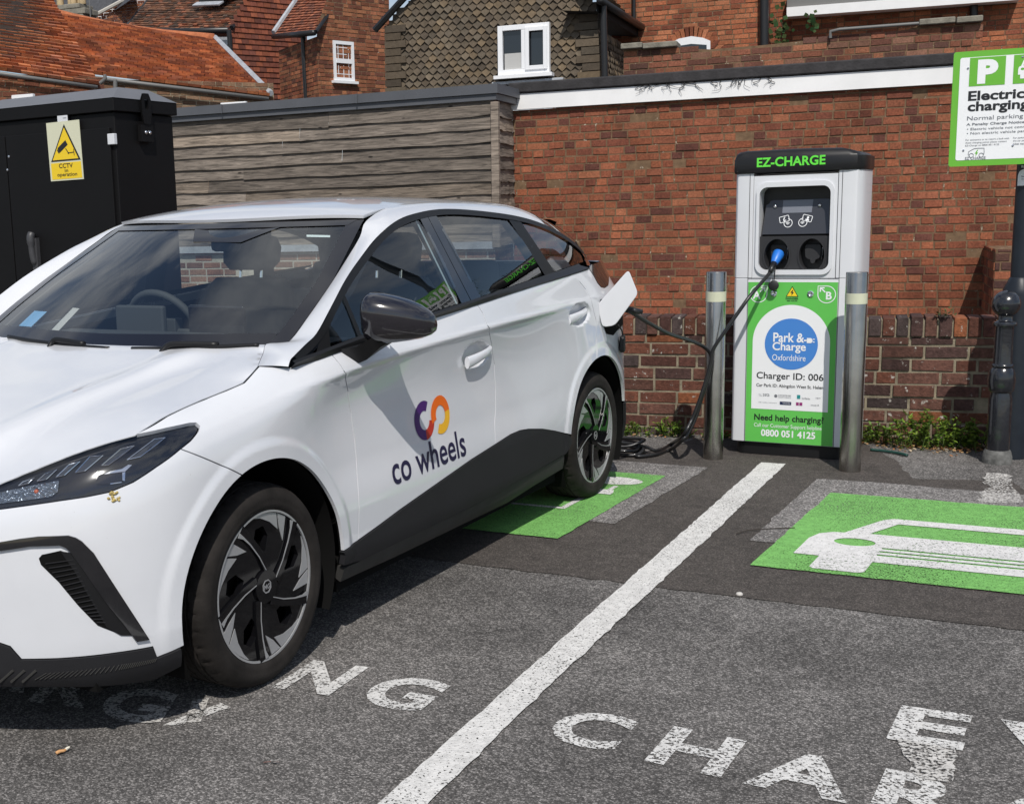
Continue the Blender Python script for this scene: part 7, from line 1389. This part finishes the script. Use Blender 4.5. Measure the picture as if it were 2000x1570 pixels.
def indmat():
    m, t, p = nodes('ribbed_indicator'); p.inputs['Base Color'].default_value = (.30, .34, .40, 1); p.inputs['Roughness'].default_value = .18; p.inputs['Metallic'].default_value = .75
    c = t.nodes.new('ShaderNodeTexCoord'); v = t.nodes.new('ShaderNodeTexVoronoi'); v.inputs['Scale'].default_value = 110; t.links.new(c.outputs['Object'], v.inputs['Vector']); bb = t.nodes.new('ShaderNodeBump'); bb.inputs['Strength'].default_value = 1; bb.inputs['Distance'].default_value = .01; t.links.new(v.outputs['Distance'], bb.inputs['Height']); t.links.new(bb.outputs[0], p.inputs['Normal']); return m
M_IND = indmat()
for side in (1, -1):
    hl = panel('headlamp', B, HEAD, M_LENS, side=side, gap=.002, d=.0015, rim=.0, gstep=(.02, .012))
    panel('lamp_bowl', B, HEAD, M_LAMPIN, parent=hl, side=side, gap=.0, d=-.0125, rim=0, gstep=(.02, .012))
    panel('lamp_rim', B, HEAD[0:-1][:1]+HEAD, M_LAMPIN, parent=hl, side=side, gap=.0, d=-.0125, rim=0) if False else None
    rimo = cut(shrink(HEAD, .0015), .02); rimi = cut(shrink(HEAD, .012), .02)
    for q in DRL:
        b = MB(); bpoly(b, q, -.0105, side); bpoly2 = b.obj('light_tube', M_LAMPSM, hl); b = MB(); P = HL(q); Pb = Bn(np.array([p[0] for p in q]), np.array([p[1] for p in q]), -.009); b.tube([(p[0], -side*p[1], p[2]) for p in list(Pb)+[Pb[0]]], .0016, 5); b.obj('chrome_edge', M_LAMPCH, hl)
    for q in CHR: b = MB(); bpoly(b, q, -.0075, side); b.obj('reflector', M_LAMPCH, hl)
    b = MB(); bpoly(b, PRJ, -.0095, side); b.obj('projector', M_FRIT, hl); b = MB(); bpoly(b, IND, -.0085, side); ind = b.obj('indicator', M_IND, hl)
    am = (-0.7823, 0.7312); b = MB(); b.lathe([(.0005, -.007), (.005, -.005), (.007, 0), (.005, .005), (.0005, .007)], 14); o_ = b.obj('amber_bulb', M_AMBER, hl, smooth=True); q = Bn(np.array([am[0]]), np.array([am[1]]), -.012)[0]; o_.location = (q[0], -side*q[1], q[2])
    BL = [(-1.30, .608), (-1.1, .604)] + [(-0.8749, 0.6021), (-0.8191, 0.6109), (-0.7698, 0.6157), (-0.6918, 0.6151), (-0.6723, 0.6079), (-0.6577, 0.5974), (-0.6295, 0.5633), (-0.6045, 0.5135), (-0.5764, 0.4572), (-0.5344, 0.3726), (-0.5014, 0.3052), (-0.5357, 0.306), (-0.5677, 0.3621), (-0.6083, 0.4269), (-0.657, 0.5172), (-0.6868, 0.5678), (-0.6991, 0.5823), (-0.7146, 0.59), (-0.7926, 0.5902), (-0.8758, 0.5791)] + [(-1.1, .588), (-1.30, .592)]
    panel('bumper_blade', B, BL, M_PIANO, side=side, gap=0, d=.009, rim=.02, gstep=(.02, .012))
    VN = [(-0.773, 0.5567), (-0.7643, 0.5661), (-0.7149, 0.575), (-0.7, 0.5686), (-0.6583, 0.4978), (-0.6102, 0.408), (-0.5687, 0.3479), (-0.5803, 0.3337), (-0.6331, 0.3634), (-0.6794, 0.4232), (-0.7255, 0.4909), (-0.7687, 0.5399)]
    vn = panel('air_curtain_vent', B, VN, M_DARK, side=side, gap=0, d=.0015, rim=.012)
    VF = [(-0.715, 0.5736), (-0.6894, 0.568), (-0.651, 0.5083), (-0.6016, 0.4184), (-0.5403, 0.3229), (-0.5753, 0.3287), (-0.6109, 0.3566), (-0.6477, 0.4404), (-0.6821, 0.5176)]
    panel('vent_cheek', B, VF, M_TRIM, parent=vn, side=side, gap=0, d=.0035, rim=.01)
    sa = np.array([(-0.7625, 0.5522), (-0.7189, 0.4849), (-0.6731, 0.4185), (-0.6314, 0.3689)]); sb_ = np.array([(-0.6874, 0.5582), (-0.6651, 0.4955), (-0.6357, 0.4222), (-0.6104, 0.3651)]); b = MB()
    for s in np.linspace(.05, .97, 16):
        p0 = [np.interp(s*3, range(4), sa[:, i]) for i in (0, 1)]; p1 = [np.interp(s*3, range(4), sb_[:, i]) for i in (0, 1)]; q = Bn(np.linspace(p0[0], p1[0], 4), np.linspace(p0[1], p1[1], 4), .004); b.tube([(r[0], -side*r[1], r[2]) for r in q], .0016, 5)
    b.obj('vent_slats', M_CLAD, vn)
    # raised strakes moulded in the splitter
    b = MB(); ta = [(-0.8087, 0.2238), (-0.5888, 0.2337), (-0.4901, 0.238)]; tb_ = [(-0.7814, 0.2418), (-0.5853, 0.2485), (-0.4899, 0.2472)]
    for s in np.linspace(0, 1, 34):
        i = s*2; p0 = [np.interp(i, range(3), [p[k] for p in ta]) for k in (0, 1)]; p1 = [np.interp(i, range(3), [p[k] for p in tb_]) for k in (0, 1)]; q = Bn(np.array([p0[0], p1[0]+.006]), np.array([p0[1], p1[1]]), .0085); b.tube([(r[0], -side*r[1], r[2]) for r in q], .0014, 4)
    for (x, y) in [[(-0.9068, 0.2174), (-0.864, 0.2507)], [(-0.8748, 0.2178), (-0.8331, 0.2505)], [(-0.8435, 0.2177), (-0.8026, 0.2499)]]:
        q = Bn(np.array([x[0], y[0]]), np.array([x[1], y[1]]), .0085); b.tube([(r[0], -side*r[1], r[2]) for r in q], .004, 5)
    b.obj('splitter_strakes', M_CLADLOW, lp if side == 1 else car)
    # ---- door mirror
    rows = []
    for y, cu, cz_, hu, hz_ in ((.932, .560, 1.080, .060, .064), (.938, .555, 1.083, .082, .084), (.955, .553, 1.084, .092, .090), (.985, .560, 1.082, .094, .086), (1.02, .572, 1.079, .090, .080), (1.06, .588, 1.075, .081, .070), (1.095, .600, 1.070, .069, .057), (1.12, .610, 1.066, .052, .042), (1.134, .619, 1.063, .030, .025), (1.138, .626, 1.061, .006, .004)):
        r = []
        for k in range(28):
            a = 2*math.pi*k/28; c_, s_ = math.cos(a), math.sin(a); ex = .62 if c_ > 0 else .9; x = hu*math.copysign(abs(c_)**ex, c_); z = hz_*math.copysign(abs(s_)**.85, s_); z -= .10*max(0, -x)*0; x = x-.22*z if z > 0 else x; 
            r.append((cu+x*(.55 if c_ > 0 else 1)+.02, y, cz_+z*(1 if z > 0 else .92)))
        rows.append(r)
    mr = loft('door_mirror', rows, mat('dark_purple_grey_gloss', (.012, .011, .015), .16, coat=1, coat_r=.03), side=side, closed=True, cap=True, angle=60)
    b = MB(); ft = [[(.470, .868, .990), (.64, .862, .995), (.62, .872, .955), (.525, .882, .930)], [(.478, .925, .998), (.64, .925, 1.010), (.62, .93, .972), (.530, .932, .950)], [(.505, .975, 1.03), (.64, .975, 1.04), (.63, .985, 1.005), (.54, .985, .995)]]
    mf = loft('mirror_foot', ft, M_TRIM, parent=mr, side=side, closed=True, cap=True, angle=30)
    b = MB(); gl = [(.664+.0, .95+.165*s, 1.078) for s in (0, 1)]; b.add([L3((.648, side*.955, 1.02)), L3((.660, side*1.10, 1.035)), L3((.655, side*1.11, 1.11)), L3((.640, side*.955, 1.14))], [(0, 1, 2, 3)]); b.obj('mirror_glass', M_CHROME, mr)
    # ---- handles
    for hu, hz_ in HANDLES:
        rows = []
        for s in np.linspace(0, 1, 13):
            t_ = hu-.112+.226*s; z = hz_-.020+.030*s; ou = -.012+.018*math.sin(math.pi*min(1, .12+s*.9))**.6; hh_ = .024-.010*s
            p = B(np.array([float(t_of_u(t_))]), np.array([hz_+.075]))[0]; y0 = p[1]+.002
            rows.append([(t_, y0+ou+.011*math.cos(a), z+hh_*math.sin(a)) for a in np.linspace(0, 2*math.pi, 14, endpoint=False)])
        loft('door_handle', rows, M_PAINT, parent=(fd if False else car), side=side, closed=True, cap=True, angle=50)
# ------------------------------------------------------------------ charge flap and port
FLP = [np.array(p) for p in [(2.664, 0.905, 0.962), (2.746, 0.905, 0.853), (2.687, 0.985, 0.861), (2.769, 1.075, 1.013), (2.708, 1.045, 1.129)]]
def flap():
    c = sum(FLP)/5; n_ = np.cross(FLP[2]-FLP[0], FLP[4]-FLP[0]); n_ /= np.linalg.norm(n_); ex = FLP[3]-FLP[0]; ex -= n_*np.dot(ex, n_); ex /= np.linalg.norm(ex); ey = np.cross(n_, ex)
    Q = [((p-c)@ex, (p-c)@ey) for p in FLP]; out_ = []
    n = 5
    for i in range(n):
        a, b_, d_ = np.array(Q[i-1]), np.array(Q[i]), np.array(Q[(i+1) % n]); r = .022; p0 = b_+(a-b_)/np.linalg.norm(a-b_)*r; p1 = b_+(d_-b_)/np.linalg.norm(d_-b_)*r
        for t_ in np.linspace(0, 1, 6): out_.append(tuple((1-t_)**2*p0+2*t_*(1-t_)*b_+t_*t_*p1))
    b = MB(); b.prism(out_, L3(c-n_*.004), L3(ex), L3(ey), L3(n_), .009); return b.obj('charge_flap', M_PAINT, car, fix=True, bevel=.003)
flap()
PORT = [(2.6973, 0.9351), (2.7206, 0.8734), (2.7742, 0.8131), (2.8772, 0.795), (2.9541, 0.813), (3.2983, 0.8479), (2.9244, 0.9315)]
pt = panel('charge_port', B, PORT, M_DARK, gap=0, d=.0025, rim=.01)
pc = B(np.array([3.0106]), np.array([0.7394]))[0]
b = MB(); rr2 = rrect(.075, .085, .018, 5); n_ = Vector((.25, -1, 0)).normalized(); b.prism(rr2, L3(pc+[-.01, .006, 0]), Vector((1, .25, 0)).normalized(), (0, 0, 1), n_, .022); b.obj('port_cap', M_RUBBER, pt, fix=True, bevel=.005)
b = MB(); b.tube(cr([L3(pc+[-.055, .01, .10]), L3(pc+[-.03, .02, .07]), L3(pc+[-.015, .02, .04])], 5), .004, 6); b.obj('cap_tether', M_RUBBER, pt, smooth=True)
# ------------------------------------------------------------------ logo and name on the front door
def decal(name, m, shapes, d=.0016):
    b = MB()
    for V, F_ in shapes:
        ab = np.array(V, float); Q = Bn(ab[:, 0], ab[:, 1], d); Fc = []
        for f in F_:
            a = ab[list(f)[:3]]; ar = (a[1][0]-a[0][0])*(a[2][1]-a[0][1])-(a[2][0]-a[0][0])*(a[1][1]-a[0][1]); Fc.append(tuple(f) if ar > 0 else tuple(f)[::-1])
        b.add([L3(q) for q in Q], Fc)
    return b.obj(name, m, fd_near)
fd_near = [o for o in car.children if o.name.startswith('front_door')][0]
TX = [(0.7214, 0.4799), (1.2774, 0.4859), (0.9848, 0.5746), (1.2292, 0.5788)]          # text: left foot, right foot, ascender tops
def namepiece():
    x0, z0 = TX[0]; x1, z1 = TX[1]; V, F_ = text2d('co wheels', 1, .012, 'LEFT', 1.0); xs = [p[0] for p in V]; ys = [p[1] for p in V]; k = (x1-x0)/(max(xs)-min(xs)); hz_ = .105/(max(ys)-min(ys))
    return [([(x0+(p[0]-min(xs))*k, z0+(z1-z0)*(p[0]-min(xs))/(max(xs)-min(xs))+(p[1]-min(ys))*hz_) for p in V], F_)]
M_LNAVY = mat('navy_decal', (.010, .008, .045), .35)
decal('name_lettering', M_LNAVY, namepiece())
CC = np.array((0.9906, 0.6692)); OC = np.array((1.1128, 0.6719))
LX = np.array([0.07229999999999992])[0]; LZ = 0.07285000000000003
def arcband(c, a0, a1, n=28, ri=.49, ro=1.0):
    A_ = np.linspace(R_(a0), R_(a1), n); V = [(c[0]+LX*ro*math.cos(a), c[1]+LZ*ro*math.sin(a)) for a in A_]+[(c[0]+LX*ri*math.cos(a), c[1]+LZ*ri*math.sin(a)) for a in A_]
    return (V, [(i, i+1, n+i+1, n+i) for i in range(n-1)])
decal('logo_purple', mat('purple_decal', (.055, .010, .13), .35), [arcband(CC, 62, 272)])
decal('logo_red', mat('red_decal', (.45, .030, .015), .35), [arcband(CC, 272, 352)], .0017)
decal('logo_orange', mat('orange_decal', (.75, .13, .004), .35), [arcband(OC, 8, 200)], .0020)
decal('logo_yellow', mat('yellow_decal', (.78, .42, .02), .35), [arcband(OC, -118, 8)], .0019)
# dried splat under the head lamp
b = MB(); sc_ = np.array((-0.5652, 0.7055))
for i in range(26):
    a = RNG.uniform(0, 6.28); r = .016*math.sqrt(RNG.random()); q = Bn(np.array([sc_[0]+r*math.cos(a)]), np.array([sc_[1]+r*math.sin(a)]), .001)[0]; s = RNG.uniform(.002, .0045); k = RNG.uniform(.5, 1.3)
    b.lathe([(.0003, s), (s*.8, s*.5), (s, 0), (s*.8, -s*.5), (.0003, -s)], 6, L3(q), col=(.42*k, .33*k, .13*k))
tag(b.obj('dried_splat', tintmat('dried_splat', mottle=.3, ms=300), car), None)
